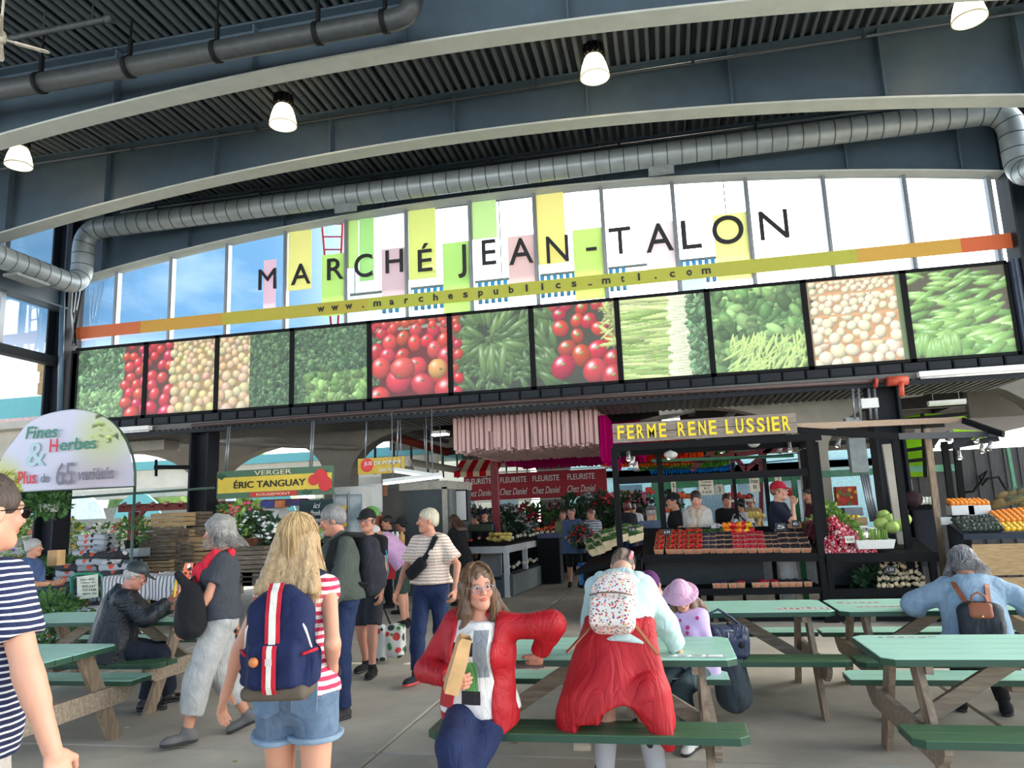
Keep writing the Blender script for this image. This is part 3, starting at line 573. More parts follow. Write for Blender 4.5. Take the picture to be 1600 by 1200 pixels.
for i, (what, im) in enumerate(prints):
 t = thing('photo_sign', f'framed photo panel of {what}', 'panel', ((px_[i] + px_[i + 1]) / 2, 12.44, 3.74), 0, 'row of framed produce photo panels')
 w_ = px_[i + 1] - px_[i]; im = np.clip(im * .86 + 56, 0, 255); im = im + np.random.default_rng(i).normal(0, 4, im.shape); o = obj('print', paint_mesh(im, w_ - .06, 1.41, 'print', M_print), t, (0, -.012, .0))
 b = MB(); b.box2((-w_ / 2, -.035, -.04), (-w_ / 2 + .045, .02, 1.46)); b.box2((w_ / 2 - .045, -.035, -.04), (w_ / 2, .02, 1.46)); b.box2((-w_ / 2, -.035, 1.405), (w_ / 2, .02, 1.46)); b.box2((-w_ / 2, -.035, -.04), (w_ / 2, .02, .01)); b.box2((-w_ / 2, -.008, 0), (w_ / 2, .05, 1.41)); b.build('frame', M_black, t)
# fascia below the panels, made of pressed trays, and the ribbed soffit
b = MB(); b.box2((-11.5, 12.5, 3.5), (5.6, 12.56, 5.2)); structure(b, 'wall_front', M_frame)
t = shell('trim_1'); tr = MB(); tr.box((0, 0, 0), (.33, .05, .14)); tr.box((0, -.03, 0), (.30, .02, .11)); tr_me = tr.mesh('tray', M_frame); x = -11.2; kk = 0
while x < 5.5: obj('tray', tr_me, t, (x, 12.44, 3.62)); x += .36
b = MB(); b.box2((-11.5, 12.5, 3.42), (5.7, 14.2, 3.50)); x = -11.4
while x < 5.6: b.box2((x, 12.38, 3.40), (x + .06, 14.2, 3.43)); x += .12
b.box2((-11.5, 12.36, 3.43), (5.7, 12.5, 3.53)); structure(b, 'trim_2', mat('soffit_grey', (92, 92, 88), .6, .15))
b = MB(); b.box2((-11.5, 12.30, 3.33), (5.6, 12.38, 3.40)); structure(b, 'trim_3', M_frame)
for (x0, px) in ((-11.0, 0), (3.9, 0)):
 t = thing('tube_light', f'white tube light fixed under the {"left" if x0 < 0 else "right"} end of the produce panels', 'lamp', (x0, 12.25, 3.45)); b = MB(); b.box2((0, -.06, -.02), (1.5, .06, .06)); b.build('housing', M_white, t)
 b = MB(); b.tube([(.03, 0, -.035), (1.47, 0, -.035)], .018, 8); b.build('tube', mat('tube_white', (235, 238, 240), .3), t)
# ---------------------------------------------------------------- columns and side walls
def column(x, y, z1, wx, wy, label, m_=None, name='steel_column'):
 t = thing(name, label, 'column', (x, y, 0)); m_ = m_ or M_frame
 b = MB(); b.box2((-wx / 2, -.03, .02), (wx / 2, .03, z1)); b.build('web', m_, t)
 for s in (-1, 1): b = MB(); b.box2((s * wx / 2 - .02, -wy / 2, .02), (s * wx / 2 + .02, wy / 2, z1)); b.build('flange', m_, t)
 b = MB(); b.box2((-wx / 2 - .1, -wy / 2 - .1, 0), (wx / 2 + .1, wy / 2 + .1, .03)); b.build('base_plate', m_, t); return t
column(-11.78, 12.5, 8.05, .42, .42, 'tall dark steel column at the left corner, behind the arched herb banner')
column(5.85, 12.5, 8.05, .5, .42, 'tall dark steel column at the right end of the produce panels')
column(-8.58, 12.6, 3.42, .36, .36, 'dark steel column under the panels beside the orchard sign')
column(3.52, 12.9, 3.42, .40, .40, 'dark grey steel column under the panels behind the radish stall')
for X, sgn in ((-11.75, 1), (5.95, -1)):
 wl = shell('wall_left' if sgn > 0 else 'wall_right')
 b = MB(); b.box2((X - .05, -1.2, 6.02), (X + .1, 12.4, 6.5)); b.box2((X - .15, -1.2, 6.0), (X + .2, 12.4, 6.03)); b.build('edge_beam', M_steel, wl)
 b = MB(); b.box2((X - .1, -1.2, 4.85), (X + .1, 12.4, 5.02)); b.build('sill_beam', M_frame, wl)
 y = 11.0
 while y > -1:
  b = MB(); b.box2((X - .06, y - .05, 5.02), (X + .02, y + .05, 8.05)); b.build('mullion', M_alu, wl); y -= 1.24
 b = MB(); b.box2((X - .03, -1.2, 5.02), (X - .022, 12.4, 6.02)); b.box2((X - .03, -1.2, 6.5), (X - .022, 12.4, 8.06)); b.build('pane', M_glass, wl)
# cables bundled beside the left corner column
t = thing('cable_bundle', 'bundle of thin cables and conduits running down beside the left corner column', 'cable')
for k in range(6):
 b = MB(); p0 = atY(133 - k * 4, 428 + k * 2, 12.3); p1 = atY(113 + k * 1.5 - 4 * (k % 2), 540, 12.3); b.tube([p0, (p0 + p1) / 2 + Vector((-.06 * k / 5, 0, 0)), p1], .014, 6); b.build('cable', M_alu if k % 2 else M_black, t)
b = MB(); b.tube([atY(98, 455, 12.2), atY(93, 660, 12.2)], .05, 10); tag(b.build('downpipe', mat('downpipe_blue_grey', (74, 96, 116), .4)), 'blue grey vertical pipe in front of the left corner column', 'pipe')
b = MB(); b.box2((-11.35, 12.4, 3.75), (-11.45, 12.7, 5.1)); b.box(atY(117, 600, 12.45), (.16, .1, 1.35)); tag(b.build('end_casing', M_frame), 'narrow dark casing closing the left end of the panel row', 'casing')
b = MB(); b.box((5.62, 12.42, 4.45), (.3, .12, 1.5))
for k in range(3): b.box((5.52 + k * .1, 12.34, 4.45), (.03, .05, 1.5))
tag(b.build('end_casing', mat('casing_blue', (70, 80, 98), .4)), 'blue grey ribbed casing closing the right end of the panel row', 'casing')
# ================================================================ market hall beyond the windows
M_hallc = mat('hall_ceiling', (52, 50, 50), .8, .2, 3); M_hallg = mat('hall_beam_grey', (112, 108, 102), .8, .12, 3, .1); M_teal = mat('teal_fascia', (92, 160, 164), .6, .06); M_cream = mat('cream_wall', (206, 198, 182), .85, .08, 2)
b = MB(); b.box2((-9.5, 14.45, 4.35), (15, 40, 4.5)); structure(b, 'ceiling_hall', M_hallc)
hb = shell('beam_grid')
for k, y in enumerate((15.2, 18.4, 21.6, 24.8, 28.0, 31.2, 34.4, 37.6)): b = MB(); b.box2((-9.5, y - .12, 3.95), (9.5, y + .12, 4.35)); b.build('cross_beam', M_hallg if k % 2 else M_hallc, hb)
for x in (-6.6, -2.9, .8, 4.5, 8.2): b = MB(); b.box2((x - .1, 14.25, 4.1), (x + .1, 40, 4.35)); b.build('long_beam', M_hallc, hb)
hb.name = 'trim_4'
def tcol(x, y, lab, w_=.55, h=4.3, m_=None, reach=2.6, dirx=True):
 """concrete column with a flared head"""
 t = thing('concrete_column', lab, 'column', (x, y, 0)); m_ = m_ or M_conc; n = 8; b = MB(); zz = 2.55; L_ = [(-w_ / 2, 0), (w_ / 2, 0)]
 right = [(w_ / 2 + (reach - w_ / 2) * (1 - math.cos(PI / 2 * k / n)), zz + (h - .5 - zz) * math.sin(PI / 2 * k / n)) for k in range(n + 1)]; poly = L_ + right + [(reach, h), (-reach, h)] + [(-p[0], p[1]) for p in reversed(right)]
 b.prism(poly, -.22, .22, 0, Matrix(((1, 0, 0, 0), (0, 0, 1, 0), (0, 1, 0, 0), (0, 0, 0, 1)))); b.build('shaft_and_head', m_, t); return t
tcol(-7.15, 15.6, 'concrete column with flared arms behind the orchard sign', .62, 4.05, M_conc, 2.0); tcol(2.9, 15.8, 'pale concrete column with curved head behind the electrical boxes', .5, 4.1, M_concl, 2.2); tcol(7.15, 14.9, 'pale concrete arch pier at the right edge', .8, 4.3, M_conc, 2.6); tcol(-11.7, 17.5, 'concrete column standing beyond the soil bags', .62, 4.1, M_conc, 2.8)
tcol(-3.6, 24, 'light grey concrete column in front of the florist banner', .9, 4.2, M_conc, 1.6)
b = MB(); b.box2((-15.5, 13.6, 3.2), (-10.2, 14.1, 3.8)); b.box2((-15.5, 13.2, 3.8), (-10.2, 17, 3.95)); tag(b.build('concrete_beam', M_concl), 'pale concrete eaves beam at the far left behind the herb banner', 'beam')
b = MB(); b.box2((-24, 15.0, 4.35), (-12.6, 15.3, 4.85)); tag(b.build('teal_fascia', M_teal), 'teal roof edge of the pavilion at the far left', 'fascia'); b = MB(); b.box2((-24, 15.0, 3.95), (-12.6, 15.4, 4.35)); tag(b.build('pink_fascia', mat('dusty_pink', (196, 164, 160))), 'dusty pink band under the teal roof edge', 'fascia')
t = thing('timber_block', 'rough timber offcut fixed beside the left corner column', 'timber', (0, 0, 0))
for k in range(3): b = MB(); b.box(atY(68 + (k % 2) * 3, 572 + k * 18, 12.7), (.16, .14, .24)); b.build('piece', M_cratel, t)
# far pavilion across the court, left
t = thing('far_pavilion', 'long pale pavilion with a teal roof edge beyond the flower court', 'building', (0, 0, 0))
def pp(nm, x0, x1, y0, y1, z0, z1, m_): b = MB(); b.box2((x0, y0, z0), (x1, y1, z1)); return b.build(nm, m_, t)
pp('roof_band', -34, -8.6, 27, 31, 3.95, 4.3, M_teal); pp('beam', -34, -8.6, 27.2, 27.6, 3.2, 3.95, M_cream); pp('lower_beam', -34, -8.6, 25.5, 26, 2.75, 3.1, M_concl); pp('wall', -34, -8.6, 31, 31.3, 0, 2.6, mat('far_wall', (176, 178, 176)))
for x in (-31, -26.5, -22, -17.5, -13, -9): pp('pier', x - .3, x + .3, 27.3, 27.9, 0, 3.3, M_concl)
pp('red_sign_band', -19, -14, 27.0, 27.15, 3.25, 3.6, mat('sign_red_dull', (176, 64, 58)))
for k, x in enumerate((-24, -21.8, -19.4, -16.2, -14)): b = MB(); b.prism([(-1, 0), (1, 0), (.8, .5), (.4, .8), (0, .9), (-.4, .8), (-.8, .5)], 0, .1, 0, Matrix(((1, 0, 0, x), (0, 0, 1, 24.5), (0, 1, 0, 2.0), (0, 0, 0, 1)))); tag(b.build('stall_awning', mat('awning_pale', (196, 212, 226)) if k % 2 else M_teal), f'{"pale" if k % 2 else "teal"} arched awning over the flower court, {ORD[k]} from the left', 'awning', 'arched awnings')
# trees and houses behind everything
def blob_tree(name, lab, x, y, z, r, c, seed):
 f = Field(np.array([-r, -r, -r * .8]) * 1.3, np.array([r, r, r * .8]) * 1.3, r / 9); rr = random.Random(seed)
 for _ in range(8): f.ell((rr.uniform(-.5, .5) * r, rr.uniform(-.5, .5) * r, rr.uniform(-.4, .4) * r), (r * .5, r * .5, r * .42), .1 * r)
 f.noise(.12 * r, 14 / r, seed); t = thing(name, lab, 'tree', (x, y, 0)); field_obj(f, 'crown', mat('tree_%d' % c[0], c, .9, .4, 6 / r, .6, rgb2=tuple(int(v * .55) for v in c)), t, (0, 0, z)); b = MB(); b.tube([(0, 0, 0), (0, 0, z)], .15, 8); b.build('trunk', M_woodz, t)
blob_tree('tree', 'yellow green tree beyond the flower court behind the post', -20, 34, 3.0, 2.6, (176, 196, 90), 1); blob_tree('tree', 'green tree at the far left beyond the herb stall', -27, 36, 3.2, 3.0, (120, 150, 80), 2); blob_tree('tree', 'green tree far behind the centre passage', 1.5, 52, 3, 3.0, (96, 130, 80), 3)
t = thing('far_shop', 'pale turquoise shop front at the far end of the passage', 'building', (0, 0, 0)); pp('facade', -6, 12, 46, 46.5, 0, 5.2, mat('shop_turquoise', (166, 206, 208)))
for k in range(6): pp('window', -5.5 + k * 2.4, -3.9 + k * 2.4, 45.9, 46.0, .6, 3.0, mat('shop_glass', (96, 120, 128), .1)); pp('cornice', -6, 12, 45.8, 46, 3.5, 3.9, M_white)
t = thing('side_building', 'cream wall with windows far behind the shed', 'building', (0, 0, 0)); pp('wall', -22, -8, 44, 44.4, 0, 5, M_cream)
for k in range(5): pp('window', -21 + k * 2.7, -19.6 + k * 2.7, 43.9, 44, 1, 3, mat('shop_glass', (96, 120, 128), .1))
# ---------------------------------------------------------------- hanging cloth batons
TP = {c: cloth_translucent('baton_' + c, v, .35) for c, v in (('pink', (238, 206, 200)), ('magenta', (196, 16, 110)), ('red', (232, 66, 44)), ('orange', (246, 120, 40)), ('green', (96, 160, 60)), ('blue', (30, 130, 206)))}
def baton_b(b, x, y, z0, z1, w_=.05, rz=.5): b.box((x, y, (z0 + z1) / 2), (w_, w_, z1 - z0), Matrix.Rotation(rz, 3, 'Z'))
tm_ = MB(); baton_b(tm_, 0, 0, -.72, 0, .055, 0); tme = tm_.mesh('fabric_baton', TP['pink']); rr = random.Random(9); st = MB(); NC = 32
for row in range(38):
 for c in range(NC):
  x = -3.86 + (c + .5) * 2.72 / NC + rr.uniform(-.012, .012); y = 13.3 + row * .095 + rr.uniform(-.015, .015); z = 3.50 + rr.uniform(-.015, .02)
  short = (row == 0 and c == 8)
  if row < 9: o = obj('fabric_baton', tme, None, (x, y, z), rr.uniform(.1, .6)); o.scale = (1, 1, .55 if short else rr.uniform(.95, 1.04)); o.rotation_euler[1] = -.09 if (row == 0 and c == 17) else 0; tag(o, f'pale pink hanging fabric baton in the {ORD[row]} row from the front', 'baton', 'pale pink hanging batons')
  else: baton_b(st, x, y, z - .70, z, .055, rr.uniform(0, .6))
tag(st.build('fabric_baton_field', TP['pink']), 'rows of pale pink hanging fabric batons behind the front rows', 'batons', kind='stuff')
b = MB()
for x in (-3.8, -3.2, -1.6, -1.2): b.box2((x, 13.2, 3.53), (x + .04, 17.1, 3.56))
for q in range(10): b.box2((-3.95, 13.29 + q * .095, 3.5), (-1.05, 13.31 + q * .095, 3.54))
for x in (-3.7, -1.3): b.bar((x, 15, 3.5), (x, 15, 4.2), .02, .02)
b.box2((-3.9, 13.26, 3.5), (-1.1, 13.30, 3.53)); tag(b.build('baton_rail', M_frame), 'thin dark rails the pink batons hang from', 'rail')
for nm, x0, x1, y0, y1, zt, ln, cn in (('magenta', -4.0, -.55, 17.2, 21, 3.6, .75, 1), ('magenta', -1.12, -.95, 13.4, 17.2, 3.3, .8, 2), ('red', -2.4, .6, 21.2, 23.5, 3.55, .55, 3), ('orange', -2.0, 1.2, 23.6, 26, 3.5, .5, 4), ('green', -1.0, 2.2, 26.2, 29, 3.5, .5, 5), ('blue', -.6, 2.6, 29.2, 33, 3.5, .5, 6)):
 b = MB(); y = y0; rr = random.Random(cn)
 while y < y1:
  x = x0
  while x < x1: baton_b(b, x + rr.uniform(-.02, .02), y, zt - ln * rr.uniform(.85, 1.05), zt, .055 if nm != 'red' else .07, rr.uniform(0, 1)); x += .09 if y < 22 else .12
  y += .11 if y < 22 else .2
 tag(b.build(nm + '_batons', TP[nm]), f'dense {nm} hanging fabric batons ' + ('in a narrow strip beside the farm sign' if cn == 2 else 'deeper in the hall, past the pale pink ones' if cn == 1 else f'deep in the hall, band {cn - 1} of the rainbow'), 'batons', kind='stuff')
# ---------------------------------------------------------------- florist stall
t = thing('florist_banner', 'long dark red florist banner with white lettering at the far end of the passage', 'banner', (0, 0, 0)); a = atY(725, 758, 22); d = atY(948, 752, 22)
bn = MB(); bn.box2((a.x, 22, 2.02), (d.x, 22.03, 2.80)); bn.build('cloth', mat('banner_red', (158, 34, 46), .7, .1), t)
for k, px in enumerate((748, 802, 853, 908)):
 p = atY(px, 750, 21.98); obj('writing', text_mesh('FLEURISTE', .80, .17, M_white, .01, .01), t, (p.x, 21.97, 2.60)); obj('writing', text_mesh('Chez Daniel', .84, .20, M_white, .01, 0, shear=.35), t, (p.x, 21.97, 2.25))
b = MB(); b.tube([(a.x, 21.9, 1.98), (d.x + .4, 21.9, 1.98)], .02, 6); b.tube([(a.x, 22, 2.84), (d.x + .3, 22, 2.84)], .02, 6); b.build('rail', M_white, t)
t = thing('striped_awning', 'red and cream striped awning above the florist banner', 'awning', (0, 0, 0)); a = atY(712, 740, 21.2); d = atY(782, 745, 21.2)
for k in range(7): b = MB(); x0 = a.x + k * (d.x - a.x) / 7; x1 = a.x + (k + 1) * (d.x - a.x) / 7; b.add([(x0, 21.0, 2.85), (x1, 21.0, 2.85), (x1, 21.8, 3.25), (x0, 21.8, 3.25), (x0, 21.0, 2.70), (x1, 21.0, 2.70)], [(0, 1, 2, 3), (4, 5, 1, 0)]); b.build('stripe', cloth_translucent('awning_red', (206, 34, 44), .4) if k % 2 == 0 else cloth_translucent('awning_cream', (238, 222, 190), .4), t)
t = thing('red_post', 'dull red steel post in front of the florist stall', 'post', atZ(776, 878) * 1); b = MB(); b.box2((-.09, -.09, 0), (.09, .09, 3.9)); b.build('shaft', mat('post_red', (150, 56, 66), .5), t); t.location = (atY(775, 800, 19).x, 19, 0)
t = thing('red_truss', 'dark red roof truss seen above the berry stall', 'truss', (0, 0, 0)); M_dr = mat('truss_red', (120, 40, 50), .6)
for a, d in (((1080, 720, 17), (1230, 700, 17)), ((1080, 735, 17), (1130, 690, 17)), ((1130, 690, 17), (1165, 735, 17)), ((1165, 735, 17), (1215, 690, 17)), ((1144, 690, 17), (1146, 830, 17)), ((1188, 690, 17), (1190, 830, 17))): b = MB(); b.bar(atY(*a), atY(*d), .08, .1); b.build('member', M_dr, t)
# lime green awning and dark slatted wall at the right
t = thing('lime_awning', 'lime green translucent awning behind the radish stall', 'awning', (0, 0, 0)); M_lime = cloth_translucent('lime_cloth', (176, 226, 60), .6)
for q in (((1375, 660, 14.0), (1440, 648, 14.0), (1440, 655, 15.2), (1375, 672, 15.2)), ((1442, 648, 14.0), (1500, 648, 14.0), (1515, 656, 15.2), (1442, 655, 15.2)), ((1405, 688, 14.5), (1445, 682, 14.5), (1450, 745, 14.35), (1412, 745, 14.35)), ((1490, 672, 14.0), (1545, 676, 14.5), (1535, 690, 14.5), (1492, 686, 14.0))):
 b = MB(); v = [atY(*p) for p in q]; b.add(v + [p + Vector((0, .02, .02)) for p in v], [(0, 1, 2, 3), (7, 6, 5, 4)]); b.build('panel', M_lime, t)
for q in (((1375, 660, 13.95), (1512, 646, 13.95)), ((1441, 646, 13.95), (1446, 745, 14.25)), ((1406, 705, 14.0), (1460, 698, 14.0)), ((1406, 722, 14.0), (1460, 716, 14.0))): b = MB(); b.bar(atY(*q[0]), atY(*q[1]), .05, .06); b.build('frame_bar', M_black, t)
t = thing('slatted_wall', 'dark grey board wall behind the fruit stands', 'wall', (0, 0, 0)); M_slat = mat('slat_grey', (70, 68, 68), .7, .2, 6, .2, stretch=(6, 6, 1))
for k in range(17): x0 = atY(1412 + k * 11.5, 740, 14.6).x; x1 = atY(1412 + (k + 1) * 11.5, 740, 14.6).x; b = MB(); b.box2((x0 - .004, 14.6 + .02 * (k % 2), .05), (x1 + .004, 14.66 + .02 * (k % 2), 2.42)); b.build('board', M_slat, t)
b = MB(); b.bar(atY(1285, 741, 14.4), atY(1500, 730, 14.4), .06, .12); tag(b.build('green_rail', mat('pale_green_rail', (104, 160, 130), .6)), 'pale green rail along the top of the dark board wall', 'rail')
t = thing('black_hose', 'black cable looped and hung on the dark board wall', 'cable', (0, 0, 0)); b = MB(); b.tube([atY(*p, 14.5) for p in ((1500, 770), (1520, 768), (1535, 750), (1542, 735), (1530, 745), (1535, 758), (1542, 748), (1560, 745), (1572, 765), (1575, 785))], .022, 6); b.build('loop', M_black, t)
b = MB(); b.box2((6.3, 17, 0), (9.5, 17.2, 1.6)); b.box2((6.3, 17, 3.2), (14, 17.2, 4.4)); tag(b.build('far_right_wall', M_conc), 'cream wall beyond the right stalls', 'wall'); t = thing('green_door_surround', 'pale green frame with clear sheet at the right edge', 'frame', (0, 0, 0))
for a, d in (((1574, 700, 13.6), (1590, 790, 13.6)), ((1590, 790, 13.6), (1620, 785, 13.6))): b = MB(); b.bar(atY(*a), atY(*d), .05, .07); b.build('bar', mat('pale_green_rail', (104, 160, 130)), t)
# ---------------------------------------------------------------- middle: shed, fridge, produce island
t = thing('dark_shed', 'dark green grey vendor shed with ribbed side and pale trim', 'shed', (0, 0, 0)); M_shed = mat('shed_dark', (56, 66, 68), .6, .15)
xa, xb_, xc = atY(634, 800, 13.8).x, atY(697, 800, 13.8).x, atY(729, 800, 15.2).x
def quadv(b, p0, p1, z0, z1, th=.04, mi=0): b.bar((p0[0], p0[1], (z0 + z1) / 2), (p1[0], p1[1], (z0 + z1) / 2), th, z1 - z0, mi=mi)
b = MB(); quadv(b, (xa, 13.8), (xb_, 13.8), 1.2, 2.15); quadv(b, (xa, 14.6), (xb_, 15.6), 0, 2.15); b.build('front_wall', M_shed, t)
for k in range(12): b = MB(); u = k / 12; x = xb_ + .08 + (xc - xb_ - .1) * u; y = 13.8 + 1.4 * u; b.box((x, y, 1.07), (.04, .07, 2.1)); b.build('rib', mat('shed_rib', (92, 100, 98), .5), t)
b = MB(); quadv(b, (xb_, 13.85), (xc, 15.25), 0, 2.15); b.build('side_wall', M_shed, t)
M_trim = mat('shed_trim', (166, 160, 148), .7); b = MB(); quadv(b, (xa - .1, 13.75), (xb_ + .05, 13.75), 2.12, 2.28, .06); quadv(b, (xb_, 13.75), (xc + .1, 15.2), 2.12, 2.28, .06); b.box((xb_, 13.76, 1.08), (.10, .08, 2.15)); b.build('trim', M_trim, t)
p = atY(719, 790, 14.3); o = thing('menu_board', 'white poster in a dark frame on the side of the shed', 'poster', (p.x, p.y, p.z)); b = MB(); b.box((0, 0, 0), (.30, .04, .62)); b.box((0, -.025, 0), (.25, .01, .57), None, 1); b.build('poster', [M_black, M_white], o)
pxbox = None
def pxb(name, label, cat, x0, y0, x1, y1, Y, th, m_, parent=None, group=None, kind=None):
 a = atY(x0, y1, Y); d = atY(x1, y0, Y); c = atY((x0 + x1) / 2, (y0 + y1) / 2, Y); h_ = abs(atY((x0 + x1) / 2, y0, Y).z - atY((x0 + x1) / 2, y1, Y).z); b = MB(); b.box((0, 0, 0), (d.x - a.x, th, h_)); o = b.build(name, m_, parent, c + Vector((0, th / 2, 0)))
 if parent is None: tag(o, label, cat, group, kind)
 return o
t = thing('drinks_fridge', 'white glass door fridge with drinks behind the olive shirted man', 'fridge', (0, 0, 0)); pxb('cabinet', '', '', 520, 760, 567, 862, 13.0, .6, M_white, t);
for k, (x0, x1) in enumerate(((523, 542), (545, 564))): pxb('door_glass', '', '', x0, 772, x1, 850, 12.95, .02, mat('fridge_glass', (130, 146, 152), .08), t); pxb('door_frame', '', '', x0 - 1.5, 769, x0, 853, 12.93, .03, M_alu, t)
for k in range(5): pxb('bottle_row', '', '', 526, 790 + k * 13, 541, 797 + k * 13, 12.9, .03, mat('juice_yellow', (240, 190, 60), .4) if k % 2 == 0 else mat('drink_grey', (170, 180, 170)), t)
pxb('white_van_side', 'white plastic sheeting with a faint round green mark, right of the fridge', 'sheet', 567, 756, 596, 800, 13.5, .05, M_white); t = thing('green_balloon', 'green round sign above the red brown cartons', 'sign', atY(581, 803, 13.2)); b = MB(); b.lathe([(.001, -.02), (.15, -.02), (.15, .02), (.001, .02)], n=16, M=Matrix.Rotation(PI / 2, 3, 'X')); b.build('disc', mat('disc_green', (120, 190, 90)), t)
for k, (px, py) in enumerate(((570, 812), (584, 812), (570, 824), (584, 824), (577, 836))): pxb('fruit_carton', f'red brown fruit carton behind the black-capped man, {ORD[k]} of the pile', 'carton', px - 7, py - 6, px + 7, py + 6, 13.1, .4, mat('carton_brown', (140, 78, 56), .8, .2, 9, rnd=.1), None, 'fruit cartons')
t = thing('blackboard', 'dark green chalkboard with curly white writing behind the blonde woman', 'sign', (0, 0, 0)); pxb('board', '', '', 467, 781, 520, 829, 11.6, .03, mat('chalkboard', (28, 54, 56), .7), t)
for k, (s_, w_) in enumerate((('ici', .18), ('Produits', .40), ('Pommes', .36), ('frais', .26))): p = atY(495 + 2 * k, 790 + k * 11, 11.57); obj('writing', text_mesh(s_, w_ * .7, .085, M_white, .004, 0, shear=.3), t, p)
pxb('white_fabric_sheet', 'white cloth hanging under the chalkboard', 'cloth', 470, 830, 492, 862, 11.7, .02, M_white)
pxb('white_cooler', 'white panel behind the orchard sign stall', 'panel', 398, 793, 436, 835, 12.6, .3, M_white); pxb('blue_box', 'blue printed box under the orchard sign', 'box', 400, 783, 428, 794, 12.3, .3, mat('box_blue', (50, 66, 136))); pxb('orange_box', 'orange box with a round mark beside the blue box', 'box', 429, 782, 441, 793, 12.3, .3, mat('box_orange', (206, 124, 70))); pxb('purple_box', 'purple box under the right end of the orchard sign', 'box', 444, 781, 466, 790, 12.4, .3, mat('box_purple', (76, 60, 110)))
# concrete pillar and small plaque
pxb('concrete_pier', 'grey concrete pier left of the shed', 'column', 597, 728, 634, 870, 14.2, .5, M_conc); pxb('brown_plaque', 'small brown square plaque on the concrete pier', 'plaque', 592, 758, 604, 775, 13.6, .05, mat('plaque_brown', (150, 96, 66)))
# produce island
I = thing('produce_island', 'white framed produce counter with black top in the middle of the hall', 'market stall', (0, 0, 0)); P0 = atY(640, 834, 15.0); P1 = atY(790, 838, 14.6); P2 = atY(864, 818, 19.0); M_wf = mat('white_frame', (200, 202, 204), .6, .1); zt = .98
def seg(nm, p, q, z0, z1, th, m_): b = MB(); quadv(b, (p.x, p.y), (q.x, q.y), z0, z1, th); return b.build(nm, m_, I)
seg('fascia', P0, P1, zt - .14, zt, .05, M_wf); seg('fascia', P1, P2, zt - .14, zt, .05, M_wf)
b = MB(); b.add([(P0.x, P0.y - .05, zt), (P1.x, P1.y - .05, zt), (P2.x + .05, P2.y, zt), (P2.x - 1.6, P2.y, zt + .15), (P1.x - 1.2, P1.y + 1.6, zt + .15), (P0.x, P0.y + 1.6, zt + .15)] + [(P0.x, P0.y - .05, zt + .03), (P1.x, P1.y - .05, zt + .03), (P2.x + .05, P2.y, zt + .03), (P2.x - 1.6, P2.y, zt + .18), (P1.x - 1.2, P1.y + 1.6, zt + .18), (P0.x, P0.y + 1.6, zt + .18)], [(6, 7, 10, 11), (7, 8, 9, 10), (5, 4, 1, 0), (4, 3, 2, 1), (0, 1, 7, 6), (1, 2, 8, 7)]); b.build('counter_top', M_black, I)
for u in (0, .45, 1): p = P0.lerp(P1, u); b = MB(); b.box2((p.x - .05, p.y - .05, 0), (p.x + .05, p.y + .05, zt - .1)); b.build('leg', M_wf, I)
for u in (.33, .66, 1): p = P1.lerp(P2, u); b = MB(); b.box2((p.x - .05, p.y - .05, 0), (p.x + .05, p.y + .05, zt - .1)); b.build('leg', M_wf, I)
seg('lower_crate', P0 + Vector((0, .2, 0)), P1 + Vector((0, .2, 0)), .02, .34, .6, mat('crate_slate', (66, 82, 90))); seg('lower_board', P1, P2, .02, .42, .25, mat('board_slate', (78, 88, 88))); seg('back_panel', P0 + Vector((0, .9, 0)), P1 + Vector((-.3, .9, 0)), .05, .85, .03, M_wf)
rr = random.Random(77); CR = [((238, 208, 110), 'pale yellow'), ((232, 226, 200), 'cream'), ((214, 90, 40), 'orange red'), ((120, 150, 70), 'green'), ((196, 52, 44), 'red')]
vegm = [MB().ball((0, 0, 0), .05, 7).mesh('vegetable', mat('veg_%d' % k, c, .5, .15, 12)) for k, (c, _) in enumerate(CR)]
def vegrow(n, f, ci, lab, grp):
 for k in range(n): o = obj('vegetable', vegm[ci], None, f(k / max(1, n - 1)) + Vector((rr.uniform(-.03, .03), rr.uniform(-.05, .05), rr.uniform(0, .06))), rr.uniform(0, 6)); o.scale = (1.5 if ci == 0 else 1, .8, .8); tag(o, f'{lab}, {ordn(k)} from left', 'vegetable', grp)
L_ = lambda p, q, dz=.1, dy=.25: (lambda u: p.lerp(q, u) * 1 + Vector((0, dy, 0)) * 1 + Vector((0, 0, zt + dz - (p.lerp(q, u)).z)))
A0 = atY(759, 828, 15); vegrow(16, L_(A0, P1), 0, 'pale yellow squash on the produce island', 'yellow squash'); vegrow(14, L_(A0, P1, .16, .5), 0, 'pale yellow squash in the back row on the island', 'yellow squash back row'); vegrow(14, L_(P1, P2), 1, 'cream vegetable along the right side of the island', 'cream vegetables'); vegrow(10, L_(P1.lerp(P2, .5), P2, .2, .4), 2, 'orange red vegetable at the far end of the island', 'orange red vegetables'); vegrow(14, L_(atY(688, 828, 15), atY(728, 828, 15)), 4, 'red tomato on the left end of the island', 'red tomatoes on the island'); vegrow(10, L_(P1, P1.lerp(P2, .6), -.45, .15), 1, 'cream bulb on the lower shelf of the island', 'cream bulbs below')
for k in range(9): pxb('dark_pot', f'dark green jar in a row on the island, {ordn(k)} from left', 'jar', 734 + k * 4, 819, 737.4 + k * 4, 830, 15.3, .08, mat('jar_olive', (62, 72, 50)), None, 'jars on the island')
